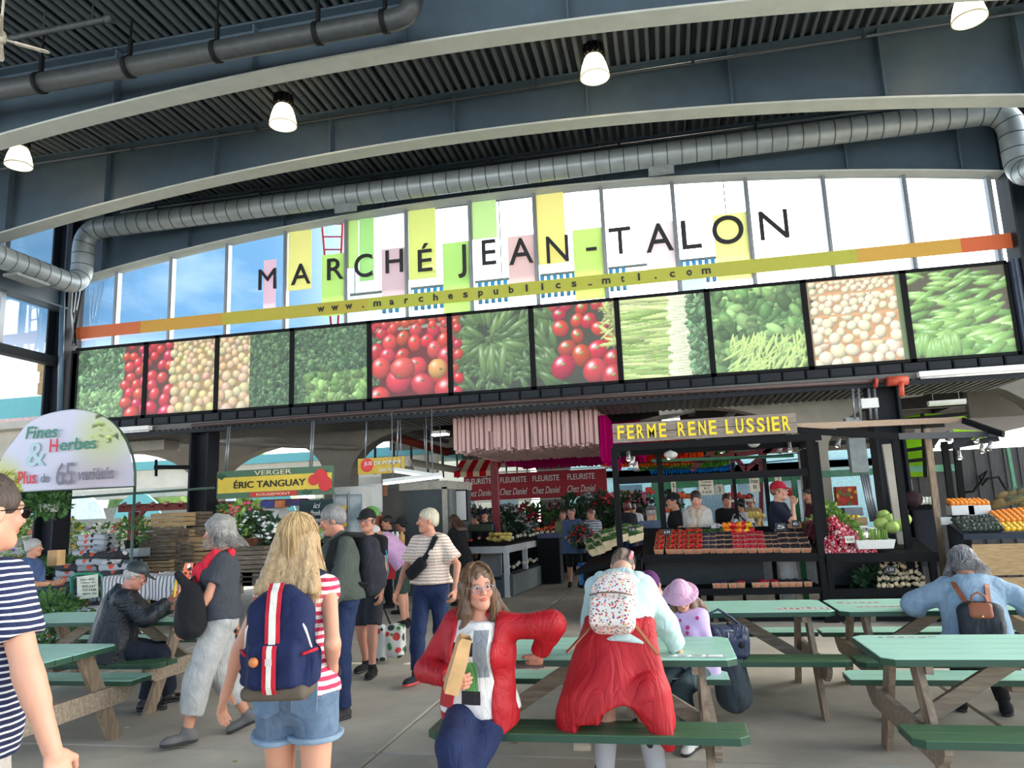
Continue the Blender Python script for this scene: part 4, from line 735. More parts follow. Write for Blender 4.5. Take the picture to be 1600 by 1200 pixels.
pxb('red_cabbage_crate', 'crate of dark purple vegetables on the lower shelf of the island', 'crate', 768, 849, 792, 859, 14.9, .4, spot_mat('purple_veg', (66, 30, 60), [(96, 40, 76), (50, 24, 50)], 12, .5)); pxb('orange_crate', 'small orange crate on the lower shelf', 'crate', 742, 852, 752, 860, 14.8, .3, mat('crate_orange', (206, 96, 50))); pxb('plum_crate', 'very dark crate between the orange and purple ones', 'crate', 753, 850, 767, 860, 14.85, .4, mat('plum', (40, 32, 44)))
t = thing('litter_bin', 'black bin with blue lid in the passage', 'bin', (atY(860, 860, 17.2).x, 17.2, 0)); b = MB(); b.box((0, 0, .52), (.5, .5, 1.0)); b.build('body', M_black, t); b = MB(); b.prism([(-.25, -.25), (.25, -.25), (.22, .25), (-.22, .25)], 1.02, 1.12); b.build('lid', mat('bin_blue', (30, 44, 92), .4), t)
# fluorescent fittings
def tube_fit(lab, p, q, Y, w_=.12, on=True, hang=True):
 a = atY(*p, Y); d = atY(*q, Y); t = thing('fluorescent_light', lab, 'lamp', (0, 0, 0), 0, 'fluorescent fittings'); b = MB(); b.bar(a, d, w_, .06); b.build('housing', M_white, t); b = MB(); b.bar(a - Vector((0, 0, .045)), d - Vector((0, 0, .045)), w_ * .7, .03); b.build('tube', emit_mat('fluo_glow', (226, 240, 244), 2.6) if on else M_white, t)
 if hang:
  for u in (.15, .85): c = a.lerp(d, u); b = MB(); b.tube([c, (c.x, c.y, 4.3 if Y > 14.2 else 3.4)], .008, 5); b.build('chain', M_alu, t)
tube_fit('lit fluorescent light hanging above the fridge', (600, 752), (690, 741), 11.9); tube_fit('upper lit fluorescent light hanging by the juice sign', (618, 733), (676, 742), 12.4); tube_fit('lit flat fluorescent fitting under the soffit at centre left', (582, 654), (624, 651), 13.2, .3, True, False); tube_fit('lit bluish fitting beside the pink batons', (676, 677), (700, 675), 15, .3, True, False); tube_fit('greenish lit fitting above the farm sign, upper', (1030, 624), (1068, 621), 15, .3); tube_fit('white box fitting above the farm sign', (1030, 645), (1066, 641), 15, .3, False); tube_fit('greenish lit fitting just above the farm sign', (1034, 655), (1062, 652), 16, .3); tube_fit('dim fluorescent light above the slatted wall', (1450, 630), (1508, 626), 14.6, .12, False)
# orchard sign and juice sign
def board_sign(lab, x0, y0, x1, y1, Y, th=.05): a = atY(x0, y1, Y); d = atY(x1, y0, Y); c = atY((x0 + x1) / 2, (y0 + y1) / 2, Y); h_ = atY((x0 + x1) / 2, y0, Y).z - atY((x0 + x1) / 2, y1, Y).z; return thing('hanging_sign', lab, 'sign', c), d.x - a.x, h_
t, w_, h_ = board_sign('green and yellow sign reading VERGER ÉRIC TANGUAY ROUGEMONT hung on chains', 337, 732, 519, 776, 12.2); sgm = {k: mat('sg_' + k, c, .55, .06) for k, c in (('green', (86, 120, 92)), ('yellow', (240, 208, 76)), ('red', (222, 60, 52)), ('apple', (226, 56, 58)), ('cream', (244, 232, 190)), ('dkgreen', (52, 90, 66)))}
tx = math.radians(0); t.rotation_euler = (0, -.035 * 0, 0); b = MB(); b.box((0, .02, 0), (w_, .04, h_)); b.build('board', sgm['green'], t); b = MB(); b.box((0, -.004, -.01), (w_ * .98, .01, h_ * .56)); b.build('yellow_field', sgm['yellow'], t); b = MB(); b.box((-.0, -.012, -h_ * .40), (w_ * .40, .008, h_ * .16)); b.build('red_band', sgm['red'], t)
obj('writing', text_mesh('VERGER', w_ * .32, h_ * .16, sgm['cream'], .006), t, (-.02, -.012, h_ * .37)); obj('writing', text_mesh('ÉRIC TANGUAY', w_ * .62, h_ * .30, M_ink, .006, .018), t, (-.08, -.016, .0)); obj('writing', text_mesh('ROUGEMONT', w_ * .29, h_ * .09, sgm['cream'], .005), t, (0, -.02, -h_ * .40))
for x, z, r_ in ((.40, .14, .20), (.44, -.14, .20), (.34, .02, .15)): b = MB(); b.lathe([(.001, 0), (r_ * h_ * 1.3, 0), (r_ * h_ * 1.25, -.012), (.001, -.014)], (x * w_, -.02, z * h_), 18, 0, Matrix.Rotation(PI / 2, 3, 'X') @ Matrix.Scale(-1, 3, Vector((0, 0, 1))), False); b.build('apple', sgm['apple'], t)
for x, z in ((-.46, .30), (.28, -.40)): b = MB(); b.prism([(-.10, 0), (-.02, .06), (.10, .02), (.02, -.06)], -.02, -.012, 0, Matrix(((1, 0, 0, x * w_), (0, 0, 1, 0), (0, 1, 0, z * h_), (0, 0, 0, 1)))); b.build('leaf', sgm['dkgreen'], t)
for x in (-.44, .30): b = MB(); b.tube([(x * w_, .02, h_ / 2), (x * w_, .1, 3.40 - t.location.z)], .014, 6); b.tube([(x * w_ + .04, .02, h_ / 2), (x * w_ + .04, .1, 3.40 - t.location.z)], .014, 6); b.build('chain', M_alu, t)
t, w_, h_ = board_sign('yellow sign reading JUS DE POMME with a red apple, hung on chains', 559, 715, 631, 740, 12.4); b = MB(); b.box((0, .02, 0), (w_, .04, h_)); b.build('board', mat('sg_ochre', (206, 172, 60), .6), t); b = MB(); b.lathe([(.001, 0), (.12, 0), (.11, -.012), (.001, -.014)], (-.26, -.0, .02), 16, 0, Matrix.Rotation(PI / 2, 3, 'X') @ Matrix.Scale(-1, 3, Vector((0, 0, 1))), False); b.build('apple', sgm['apple'], t)
obj('writing', text_mesh('JUS DE POMME', w_ * .8, h_ * .3, M_white, .005, .012), t, (.04, -.02, .04)); obj('writing', text_mesh('100% PUR', w_ * .34, h_ * .2, M_white, .005, .008), t, (.12, -.02, -.08))
for x in (-.3, .3): b = MB(); b.tube([(x, .02, h_ / 2), (x + .03, .02, 3.40 - t.location.z)], .014, 6); b.build('chain', M_alu, t)
for k, (px, Y) in enumerate(((665, 13.6), (675, 13.9), (690, 14.0))): b = MB(); b.tube([atY(px, 725, Y), atY(px - 3, 655, Y)], .012, 5); tag(b.build('chain', M_alu), f'hanging chain between the juice sign and the pink batons, {ORD[k]} from left', 'chain', 'hanging chains')
# roof pipes and diagonal braces in the hall
for k, (a, d, r_, m_) in enumerate((((250, 690, 15), (560, 700, 15), .05, M_hallg), ((430, 662, 15), (540, 640, 14.3), .06, M_concl), ((520, 655, 15), (700, 690, 17), .05, M_hallg), ((560, 667, 16), (700, 707, 18), .10, mat('pipe_orange', (150, 66, 40))), ((640, 722, 20), (760, 742, 22), .10, M_concl), ((1000, 660, 15), (1085, 640, 15), .05, M_hallg), ((1090, 690, 16), (1150, 640, 16), .06, M_hallg), ((1120, 612, 14.5), (1290, 600, 14.5), .06, M_hallg))): b = MB(); b.tube([atY(*a), atY(*d)], r_, 8); tag(b.build('roof_pipe', m_), ['grey pipe under the hall roof left of the orchard sign', 'pale diagonal brace above the orchard sign', 'grey pipe under the dark roof at centre left', 'orange painted pipe under the dark roof', 'pale beam left of the florist awning', 'grey pipe above the farm sign', 'diagonal grey brace right of the farm sign fittings', 'grey pipe just under the right soffit'][k], 'pipe')
for q in range(14):
 b = MB(); y = 19 + q * .9; x = -9 + .25 * q; b.box2((x, y, 2.9), (x + .06, y + .05, 3.9)); b.build('truss_web', M_hallc, hb)
# ================================================================ people
SKIN = vcol_mat('skin', .5, .35, .05, 90, sss=.12)
HAIRM = {}
def hair_mat(a, b_):
 k = (a, b_)
 if k not in HAIRM: HAIRM[k] = mat('hair_%d_%d_%d' % a, a, .38, .1, 26, .5, stretch=(6, 6, .5), rgb2=b_)
 return HAIRM[k]
def cloth(name, rgb, var=.1, bump=.15, rough=.9, scale=12, fold=.55):
 """woven cloth: fine weave plus crumpled fold relief"""
 k = 'cloth_' + name
 if k in MATS: return MATS[k]
 m = mat(k, rgb, rough, var, scale, bump, bscale=240); add_folds(m, fold); return m
def add_folds(m, fold=.55, sc=5.5):
 N = m.node_tree.nodes; L = m.node_tree.links; P = N['Principled BSDF']; tc = N.new('ShaderNodeTexCoord'); mp = N.new('ShaderNodeMapping'); mp.inputs['Scale'].default_value = (1, 1, .45); mp.inputs['Rotation'].default_value = (.35, .5, 0); L.new(tc.outputs['Object'], mp.inputs[0])
 n = N.new('ShaderNodeTexNoise'); n.inputs['Scale'].default_value = sc; n.inputs['Detail'].default_value = 3; n.inputs['Distortion'].default_value = 1.4; L.new(mp.outputs[0], n.inputs['Vector'])
 a = N.new('ShaderNodeMath'); a.operation = 'SUBTRACT'; a.inputs[1].default_value = .5; L.new(n.outputs['Fac'], a.inputs[0]); c = N.new('ShaderNodeMath'); c.operation = 'ABSOLUTE'; L.new(a.outputs[0], c.inputs[0]); d = N.new('ShaderNodeMath'); d.operation = 'POWER'; d.inputs[1].default_value = .6; L.new(c.outputs[0], d.inputs[0])
 b = N.new('ShaderNodeBump'); b.inputs['Strength'].default_value = fold; b.inputs['Distance'].default_value = .035; L.new(d.outputs[0], b.inputs['Height'])
 if P.inputs['Normal'].links: L.new(P.inputs['Normal'].links[0].from_socket, b.inputs['Normal'])
 L.new(b.outputs[0], P.inputs['Normal'])
HS = vcol_mat('hair_strands', .42, .4)
def rotm(ax, deg):
 return np.array(Matrix.Rotation(math.radians(deg), 3, ax))
def ik(root, tgt, l1, l2, pole):
 root = np.array(root, float); tgt = np.array(tgt, float); d = tgt - root; L_ = np.linalg.norm(d); u = d / (L_ + 1e-9); L_ = min(max(L_, abs(l1 - l2) + .01), l1 + l2 - .003); end = root + u * L_
 a = (l1 * l1 - l2 * l2 + L_ * L_) / (2 * L_); h = math.sqrt(max(l1 * l1 - a * a, 0)); p = np.array(pole, float); p = p - (p @ u) * u; p /= np.linalg.norm(p) + 1e-9
 return root + u * a + p * h, end
class Person:
 """local frame: x right, y forward, z up; s scales the whole figure"""
 def __init__(P, label, xy, face, ht=1.72, lod=0, z=0, sex='m', fat=0, pelvis=(0, 0, .94), lean=0, side=0, twist=0, head=(0, 0, 0), hands=None, feet=None, knee=None, elbow=None, skin=(214, 160, 132), group=None, hcurl=.45, name='person', thumb=None, wide=1.0, foot_dir=None, spine=0):
  P.s = s = ht / 1.72; P.lod = lod; P.sex = sex; P.fat = fat; P.vb = (.0125, .018, .028)[lod]; P.vh = (.0048, .008, .013)[lod]; P.vc = (.0105, .015, .024)[lod]
  P.root = thing(name, label, 'person', (xy[0], xy[1], z), math.radians(face), group); P.skin = skin; P.wide = wide
  P.pel = np.array(pelvis, float) * s; P.T = rotm('Z', twist) @ rotm('X', -lean) @ rotm('Y', side); P.T2 = P.T @ rotm('X', -spine)
  P.to = lambda x, y, z: (P.pel + P.T @ (np.array([x, y, min(z, 1.15) - .94]) * s) + P.T2 @ (np.array([0, 0, max(0, z - 1.15)]) * s))
  sw = (.166 if sex == 'm' else .148) * wide; P.sw = sw; P.sh = [P.to(-sw, 0, 1.375), P.to(sw, 0, 1.375)]; hw = .085 if sex == 'm' else .09
  hipR = rotm('Z', twist * .5)
  P.hip = [P.pel + hipR @ (np.array([-hw, 0, -.03]) * s), P.pel + hipR @ (np.array([hw, 0, -.03]) * s)]
  feet = feet or [None, None]; P.feet = []; P.knee = []; knee = knee or [(0, 1, 0), (0, 1, 0)]
  for i in (0, 1):
   ft = feet[i] if feet[i] is not None else ((-.09, 0, .085), (.09, 0, .085))[i]; k_, a_ = ik(P.hip[i], np.array(ft) * s, .425 * s, .405 * s, knee[i]); P.knee.append(k_); P.feet.append(a_)
  P.foot_dir = foot_dir or [(-.18, 1, 0), (.18, 1, 0)]
  hands = hands or [None, None]; P.elb = []; P.wr = []; elbow = elbow or [(-.35, -1, -.2), (.35, -1, -.2)]
  for i in (0, 1):
   hd = hands[i] if hands[i] is not None else None
   tg = np.array(hd) * s if hd is not None else P.sh[i] + np.array([(-.07, .07)[i], .03, -.52]) * s
   e_, w_ = ik(P.sh[i], tg, .285 * s, .25 * s, elbow[i]); P.elb.append(e_); P.wr.append(w_)
  P.neck = P.to(0, -.01, 1.435); P.HR = P.T2 @ rotm('Z', head[0]) @ rotm('X', head[1]) @ rotm('Y', head[2]);
  P.hc = P.to(0, .0, 1.49) + P.HR @ (np.array([0, .018, .105]) * s); P.hcurl = hcurl if isinstance(hcurl, (list, tuple)) else (hcurl, hcurl); P.thumb = thumb or [None, None]
  P.body()
 def hp(P, x, y, z): return P.hc + P.HR @ (np.array([x, y, z]) * P.s)
 def bb(P, pts, r): a = np.array(pts); return a.min(0) - r, a.max(0) + r
 def torso(P, f, e=0, k=.04, low=True):
  s = P.s; T = P.T; T2 = P.T2; fa = P.fat; m_ = P.sex == 'm'; w_ = P.wide; X = T[:, 0]; Y = T[:, 1]
  f.ell(P.to(0, -.01, .93), np.array([.158 * w_ + fa * .5 + (0 if m_ else .012), .115 + fa * .5, .115]) * s + e, k, T)
  f.cone(P.to(0, .01 + fa * .4, .98), P.to(0, .0 + fa * .25, 1.2), (.142 * w_ + fa) * s + e if m_ else (.128 * w_ + fa) * s + e, (.15 * w_ + fa * .5) * s + e, k, Y, 1.38 - fa * 1.5)
  f.ell(P.to(0, 0, 1.26), np.array([.160 * w_ + fa * .4, .118 + fa * .5, .175]) * s + e, k, T2)
  for i in (0, 1): f.cone(P.to(0, -.012, 1.415), P.sh[i] + (P.sh[1 - i] - P.sh[i]) * .05, .050 * s + e, .046 * s + e, .05)
  f.cone(P.to(0, -.015, 1.38), P.to(0, -.01, 1.45), .078 * s + e, .056 * s + e, .05)
  if not m_:
   for sg in (-1, 1): f.ell(P.to(sg * .07, .095 + fa * .4, 1.25), np.array([.062, .05, .062]) * s + e, .05, T2)
 def arm(P, f, i, e=0, t0=0, t1=2.0, k=.03, ef=None):
  s = P.s; g = 1 if P.sex == 'm' else .86; g += P.fat * 1.6; ef = e if ef is None else ef
  a, b_, c = P.sh[i], P.elb[i], P.wr[i]; ra, rb, rc = .047 * g * s, .039 * g * s, .028 * g * s
  t = min(t1, 1.0); f.cone(a, a + (b_ - a) * t, ra + e, ra + (rb - ra) * t + e + (ef - e) * t, k)
  if t1 > 1: t = t1 - 1; f.cone(b_, b_ + (c - b_) * min(1, t), rb + ef, rb + (rc - rb) * min(1, t) + ef, k); f.cone(b_ + (c - b_) * .12, b_ + (c - b_) * .35, rb * 1.0 + ef, rb * .95 + ef, k) if t > .4 else None
 def leg(P, f, i, e=0, t1=2.0, k=.03, ef=None):
  s = P.s; g = (1 if P.sex == 'm' else 1.02) + P.fat * 1.3; ef = e if ef is None else ef; a, b_, c = P.hip[i], P.knee[i], P.feet[i]; ra, rb, rc = .088 * g * s, .058 * g * s, .037 * g * s
  t = min(t1, 1.0); f.cone(a, a + (b_ - a) * t, ra + e, ra + (rb - ra) * t + e + (ef - e) * t, k)
  if t1 > 1:
   t = t1 - 1; f.cone(b_, b_ + (c - b_) * min(t, 1), rb + ef, rb + (rc - rb) * min(t, 1) + ef, k)
   if t > .4: bk = np.cross(np.cross(c - b_, b_ - a), c - b_); f.ell(b_ + (c - b_) * .3, np.array([.052, .052, .1]) * g * s + ef * .9, k, np.array(Vector(c - b_).to_track_quat('Z', 'Y').to_matrix()))
 def hand(P, i):
  s = P.s * 1.02; d = P.wr[i] - P.elb[i]; d /= np.linalg.norm(d); w0 = P.wr[i]
  th = P.thumb[i] if P.thumb[i] is not None else np.array([0, 1, .15]); th = np.array(th, float); th = th - (th @ d) * d; th /= np.linalg.norm(th); n = np.cross(d, th) * (1 if i == 1 else -1)
  n = -n   # palm normal: towards the body for hanging arms
  f = Field(*P.bb([w0 - d * .05, w0 + d * .2 * s], .09 * s), (.0042, .0065, .011)[P.lod]); R = np.stack([th, n, d], 1)
  f.cone(w0 - d * .04, w0 + d * .01, .026 * s, .025 * s, .02); f.ell(w0 + d * .048 * s, np.array([.040, .016, .052]) * s, .015, R); c = P.hcurl[i]
  for q, (o_, l_) in enumerate(((.029, .068), (.010, .076), (-.010, .071), (-.028, .056))):
   p = w0 + d * (.082 - abs(o_) * .12) * s + th * o_ * s; a = .25 * c + .1; dd = d
   for sg in (.45, .32, .23):
    a += c * .75; dd = d * math.cos(a) + n * math.sin(a) + th * o_ * .8; p2 = p + dd * l_ * sg * s * 1.05; f.cone(p, p2, .0095 * s, .0082 * s, .004 if sg < .4 else .008); p = p2
  p = w0 + d * .02 * s + th * .028 * s; d1 = d * .62 + th * .68 + n * .25; d1 /= np.linalg.norm(d1); p2 = p + d1 * .042 * s; d2 = d * .85 + th * .25 + n * (.3 + .5 * c); d2 /= np.linalg.norm(d2)
  f.cone(p, p2, .014 * s, .0115 * s, .012); f.cone(p2, p2 + d2 * .034 * s, .011 * s, .009 * s, .006)
  P.palm = getattr(P, 'palm', {}); P.palm[i] = w0 + d * .07 * s + n * .025 * s; return f.mesh()
 def headm(P):
  s = P.s; R = P.HR; f = Field(*P.bb([P.hc, P.neck], .15 * s), P.vh); E_ = lambda x, y, z, r, k, cut=False: f.ell(P.hp(x, y, z), np.array(r) * s, k * s, R, cut)
  C_ = lambda a, b_, ra, rb, k: f.cone(P.hp(*a), P.hp(*b_), ra * s, rb * s, k * s)
  E_(0, -.008, .028, (.076, .096, .088), .02); E_(0, .022, -.035, (.060, .070, .083), .03); m_ = P.sex == 'm'
  E_(0, .062, -.098, (.032 if m_ else .024, .026, .02), .03); C_((-.045, .0, -.07), (-.012, .06, -.098), .022, .02, .03); C_((.045, .0, -.07), (.012, .06, -.098), .022, .02, .03)
  f.cone(P.neck - (P.hc - P.neck) * .25, P.hp(0, -.012, -.06), (.058 if m_ else .05) * s, (.056 if m_ else .048) * s, .03)
  C_((-.036, .080, .018), (.036, .080, .018), .011, .011, .02)
  for sg in (-1, 1): E_(sg * .031, .099, .0, (.0175, .013, .011), .012, True); E_(sg * .038, .074, -.035, (.02, .016, .02), .02); E_(sg * .076, -.008, -.012, (.010, .019, .031), .006)
  C_((0, .091, .006), (0, .112, -.030), .0075, .0125, .012)
  for sg in (-1, 1): E_(sg * .011, .101, -.034, (.009, .011, .008), .006)
  E_(0, .093, -.0600, (.024, .0085, .0042), .004); E_(0, .0915, -.0695, (.020, .0085, .005), .004)
  v, q = f.mesh(); return v, q
 def body(P):
  s = P.s; pts = [*P.sh, *P.elb, *P.wr, *P.hip, *P.knee, *P.feet, P.neck]; f = Field(*P.bb(pts, .2 * s), P.vb)
  P.torso(f, -.012); f.cone(P.to(0, -.012, 1.40), P.neck + (P.hc - P.neck) * .3, .056 * s, .052 * s, .03)
  for i in (0, 1): P.arm(f, i, -.001, k=.02); P.leg(f, i, -.002, k=.03)
  vs, fs = [], []; n = 0; cols = []
  for kind, (v, q) in (('b', f.mesh()), ('h', P.headm()), ('l', P.hand(0)), ('r', P.hand(1))):
   c = np.tile(np.array(P.skin, float) * np.array([.93, .90, .88]), (len(v), 1))
   if kind == 'h':
    L_ = (v - P.hc) @ P.HR / s
    lip = (np.abs(L_[:, 0]) < .024) & (np.abs(L_[:, 2] + .0648) < .0105 - np.abs(L_[:, 0]) * .28) & (L_[:, 1] > .082); c[lip] = np.array(P.skin) * np.array([.86, .66, .64])
    br = (np.abs(np.abs(L_[:, 0]) - .034) < .019) & (np.abs(L_[:, 2] - .0225 + np.abs(np.abs(L_[:, 0]) - .03) * .2) < .004) & (L_[:, 1] > .05); c[br] = np.array(getattr(P, 'brow', (110, 88, 70)))
    ck = np.exp(-((np.abs(L_[:, 0]) - .04) ** 2 + (L_[:, 2] + .03) ** 2) / .0005) * (L_[:, 1] > .03); c = c * (1 - ck[:, None] * np.array([.0, .12, .10]))
    sd_ = np.abs(L_[:, 2]) + 0;
   vs.append(v); fs.append(q + n); n += len(v); cols.append(c)
  me = mesh_np('body', np.concatenate(vs), np.concatenate(fs), SKIN); set_col(me, np.concatenate(cols)); P.bodyo = obj('body', me, P.root)
  if P.lod < 2:
   for sg in (-1, 1):
    b = MB(); nseg = 10; M_ = Matrix([list(P.HR[0]), list(P.HR[1]), list(P.HR[2])]); c = Vector(P.hp(sg * .031, .0805, .0)); r = .0125 * s
    prof = [(r * math.sin(PI * k / 10) + 1e-5, -r * math.cos(PI * k / 10)) for k in range(11)]; Q = M_ @ Matrix.Rotation(-PI / 2, 3, 'X')
    b.lathe(prof[:9], c, nseg, 0, Q); b.lathe(prof[8:], c, nseg, 1, Q); b.build('eye', [mat('eye_white', (216, 208, 200), .3, .02, bump=0), mat('iris_dark', (52, 42, 36), .2, .1, bump=0)], P.root)
 # ------------------------------------------------ clothes
 def top(P, m_, sleeve=.55, hem=.90, e=.014, neck=1.455, wrinkle=.006, open_front=False, name='shirt', ef=None, flare=0, puff=0, vneck=0, seed=0, hem_e=0):
  s = P.s; pts = [P.to(0, 0, hem - .05), P.neck, *P.sh];
  if sleeve > 0: pts += [*P.elb] + ([*P.wr] if sleeve > 1 else [])
  f = Field(*P.bb(pts, .23 * s + e + flare), P.vc); P.torso(f, e * s)
  hx = .0 if P.sex == 'm' else .012; f.ell(P.to(0, -.01, .93), np.array([.158 * P.wide + P.fat * .5 + hx, .115 + P.fat * .5, .115]) * s + e + .014, .03, P.T)
  f.cone(P.to(0, 0, hem - .08), P.to(0, 0, 1.06), (.172 * P.wide + hx + P.fat + hem_e + flare) * s + e, (.150 * P.wide + P.fat) * s + e, .05, P.T[:, 1], 1.26)
  f.plane(P.to(0, 0, hem), -P.T[:, 2]); up2 = P.T2[:, 2]
  f.plane(P.to(0, -.02, neck), up2 * 1.0 + P.T2[:, 1] * .18)
  if vneck: f.cone(P.to(0, .13, 1.28 if vneck > 1 else 1.36), P.to(0, .10, 1.50), .006, .06 * s, .004, cut=True)
  if sleeve > 0:
   for i in (0, 1):
    g = Field.__new__(Field); g.h, g.lo, g.n, g.ax = f.h, f.lo, f.n, f.ax; g.F = np.full(f.n, .5, dtype=np.float32)
    P.arm(g, i, e * s + puff, t1=sleeve, ef=(e if ef is None else ef) * s + puff)
    a, b_ = (P.sh[i], P.elb[i]) if sleeve <= 1 else (P.elb[i], P.wr[i]); t = sleeve if sleeve <= 1 else sleeve - 1; d = (b_ - a) / np.linalg.norm(b_ - a); g.plane(a + (b_ - a) * t, d) if sleeve < 1.99 else g.plane(P.wr[i] + d * .0, d)
    h = np.maximum(.03 - np.abs(f.F - g.F), 0) / .03; f.F = np.minimum(f.F, g.F) - h * h * .0075
  if wrinkle: f.noise(wrinkle, 26, seed + 3, (1, 1, .7))
  if open_front: f.box(P.to(.0, .22, 1.15), np.array([.055, .2, .4]) * s, .02, .01, P.T, True)
  return field_obj(f, name, m_, P.root)
 def bottom(P, m_, length=1.95, waist=1.0, e=.012, ef=None, wrinkle=.004, name='trousers', seed=0, cuff=None):
  s = P.s; pts = [P.pel, *P.hip, *P.knee] + ([*P.feet] if length > 1 else []); f = Field(*P.bb(pts, .2 * s + e + P.fat), P.vc); T = P.T; fa = P.fat; w_ = P.wide
  f.ell(P.to(0, -.01, .93), np.array([.158 * w_ + fa * .5 + (0 if P.sex == 'm' else .012), .115 + fa * .5, .115]) * s + e, .03, T); f.cone(P.to(0, .01 + fa * .4, .94), P.to(0, .0 + fa * .25, waist + .05), (.148 * w_ + fa) * s + e, (.140 * w_ + fa) * s + e, .03, T[:, 1], 1.34 - fa * 1.5)
  f.plane(P.to(0, 0, waist), T[:, 2])
  for i in (0, 1):
   g = Field.__new__(Field); g.h, g.lo, g.n, g.ax = f.h, f.lo, f.n, f.ax; g.F = np.full(f.n, .5, dtype=np.float32); P.leg(g, i, e, t1=min(length, 2), ef=e if ef is None else ef)
   a, b_ = (P.hip[i], P.knee[i]) if length <= 1 else (P.knee[i], P.feet[i]); t = length if length <= 1 else length - 1; d = (b_ - a) / np.linalg.norm(b_ - a); g.plane(a + (b_ - a) * min(t, 1.0), d)
   h = np.maximum(.03 - np.abs(f.F - g.F), 0) / .03; f.F = np.minimum(f.F, g.F) - h * h * .0075
  if wrinkle: f.noise(wrinkle, 24, seed + 9, (1, 1, 1.6))
  return field_obj(f, name, m_, P.root)
 def skirt(P, m_, z1, flare=.1, top_z=1.0, e=.02, name='skirt', wr=.012, front=0, seed=4):
  s = P.s; f = Field(*P.bb([P.to(0, 0, top_z), P.to(0, front, z1)], .35 * s), P.vc); f.cone(P.to(0, front, z1 - .1), P.to(0, 0, top_z), (.17 + flare + P.fat) * s, (.15 * P.wide + P.fat) * s + e, .02, P.T[:, 1], 1.25)
  f.cone(P.to(0, front, z1 - .1), P.to(0, -.0, .95), (.16 + flare + P.fat) * s, (.165 * P.wide + P.fat) * s + e, .03, P.T[:, 1], 1.2); f.plane(P.to(0, 0, top_z), P.T[:, 2]); f.plane(P.to(0, 0, z1), -P.T[:, 2]); f.noise(wr, 22, seed, (1, 1, .15)); return field_obj(f, name, m_, P.root)
 def shoes(P, m_, sole=None, kind='shoe'):
  s = P.s
  for i in (0, 1):
   a = P.feet[i]; sh = a - P.knee[i]; sh /= np.linalg.norm(sh); d = np.array(P.foot_dir[i], float)
   d /= np.linalg.norm(d); up = -sh - (-sh @ d) * d
   if np.linalg.norm(up) < .3: up = np.array([0, 0, 1.]) - d[2] * d
   up /= np.linalg.norm(up); rt = np.cross(d, up); R = np.stack([rt, d, up], 1); g = a - up * .075 * s; f = Field(*P.bb([g - d * .1 * s, g + d * .22 * s, a], .07 * s), (.0065, .009, .014)[P.lod])
   f.cone(g + up * .035 * s - d * .035 * s, g + up * .028 * s + d * .13 * s, .040 * s, .036 * s, .02, up, 1.1); f.cone(g + up * .035 * s - d * .03 * s, a + up * .012 * s, .042 * s, .044 * s, .03); f.cone(g + up * .02 * s + d * .08 * s, g + up * .018 * s + d * .155 * s, .042 * s, .036 * s, .02, up, 1.3); f.plane(g + up * .012 * s, -up)
   so_ = field_obj(f, kind, m_, P.root); f = Field(*P.bb([g - d * .1 * s, g + d * .22 * s], .07 * s), (.0065, .009, .014)[P.lod])
   f.cone(g + up * .0 * s - d * .035 * s, g + d * .15 * s, .044 * s, .041 * s, .02, up, 1.0); f.plane(g + up * .015 * s, up); f.plane(g - up * .008 * s, -up); field_obj(f, 'sole', sole or mat('sole_dark', (40, 38, 38)), so_)
 def hair(P, kind, a, b_, length=.0, seed=1, name='hair'):
  s = P.s; R = P.HR; m_ = hair_mat(a, b_); lo, hi = P.bb([P.hc], .2 * s + length); h = P.vh * (1.0 if kind != 'long' else 1.35) if P.lod < 2 else P.vh; f = Field(lo, hi, h); E_ = lambda x, y, z, r, k=.02, cut=False: f.ell(P.hp(x, y, z), np.array(r) * s, k * s, R, cut); dn = np.array([0, 0, -1.0])
  if kind == 'fringe':      # balding, hair round the back and sides
   E_(0, -.02, .0, (.084, .098, .075)); E_(0, .03, .075, (.072, .11, .05), .01, True); E_(0, .1, -.02, (.09, .085, .11), .01, True); E_(0, -.01, -.1, (.1, .12, .045), .01, True); f.noise(.004 * s, 90, seed)
  elif kind in ('short', 'bob', 'curly'):
   gx = {'short': 0, 'bob': .008, 'curly': .018}[kind]
   E_(0, -.014, .036, (.084 + gx, .104 + gx, .094 + gx))
   if kind == 'short': E_(0, -.05, -.02, (.072, .06, .055), .03)
   if kind == 'bob': E_(0, -.045, -.03, (.092, .075, .075), .04); E_(.06, .0, -.02, (.03, .05, .06), .03); E_(-.06, .0, -.02, (.03, .05, .06), .03)
   if kind == 'curly': E_(0, -.06, -.045, (.105, .08, .09), .04); E_(.075, -.015, -.04, (.035, .05, .085), .03); E_(-.075, -.015, -.04, (.035, .05, .085), .03)
   E_(0, .10, -.045, (.064, .075, .095), .012, True)
   if kind == 'short': E_(0, .05, -.10, (.12, .13, .075), .01, True)
   f.noise((.010 if kind == 'curly' else .004) * s, 60 if kind == 'curly' else 95, seed, (1, 1, .6 if kind == 'curly' else .3))
   if kind == 'curly': f.noise(.006 * s, 130, seed + 1)
  elif kind == 'long':
   E_(0, -.016, .032, (.085, .106, .094)); bk = -P.T2[:, 1]
   for x in (-.062, -.03, 0, .03, .062):
    p0 = P.hp(x, -.055, .0); p1 = P.to(x * 1.7, -.125, 1.40); p2 = P.to(x * 2.0, -.155, 1.40 - length) ; f.cone(p0, p1, .042 * s, .040 * s, .035, bk, 1.1); f.cone(p1, p2, .038 * s, .016 * s, .03, bk, 1.3)
   for sg in (-1, 1):
    p0 = P.hp(sg * .072, .005, .01); p1 = P.hp(sg * .085, .02, -.13); p2 = P.to(sg * .10, .10, 1.34 - length * .35); f.cone(p0, p1, .024 * s, .026 * s, .03); f.cone(p1, p2, .026 * s, .012 * s, .03)
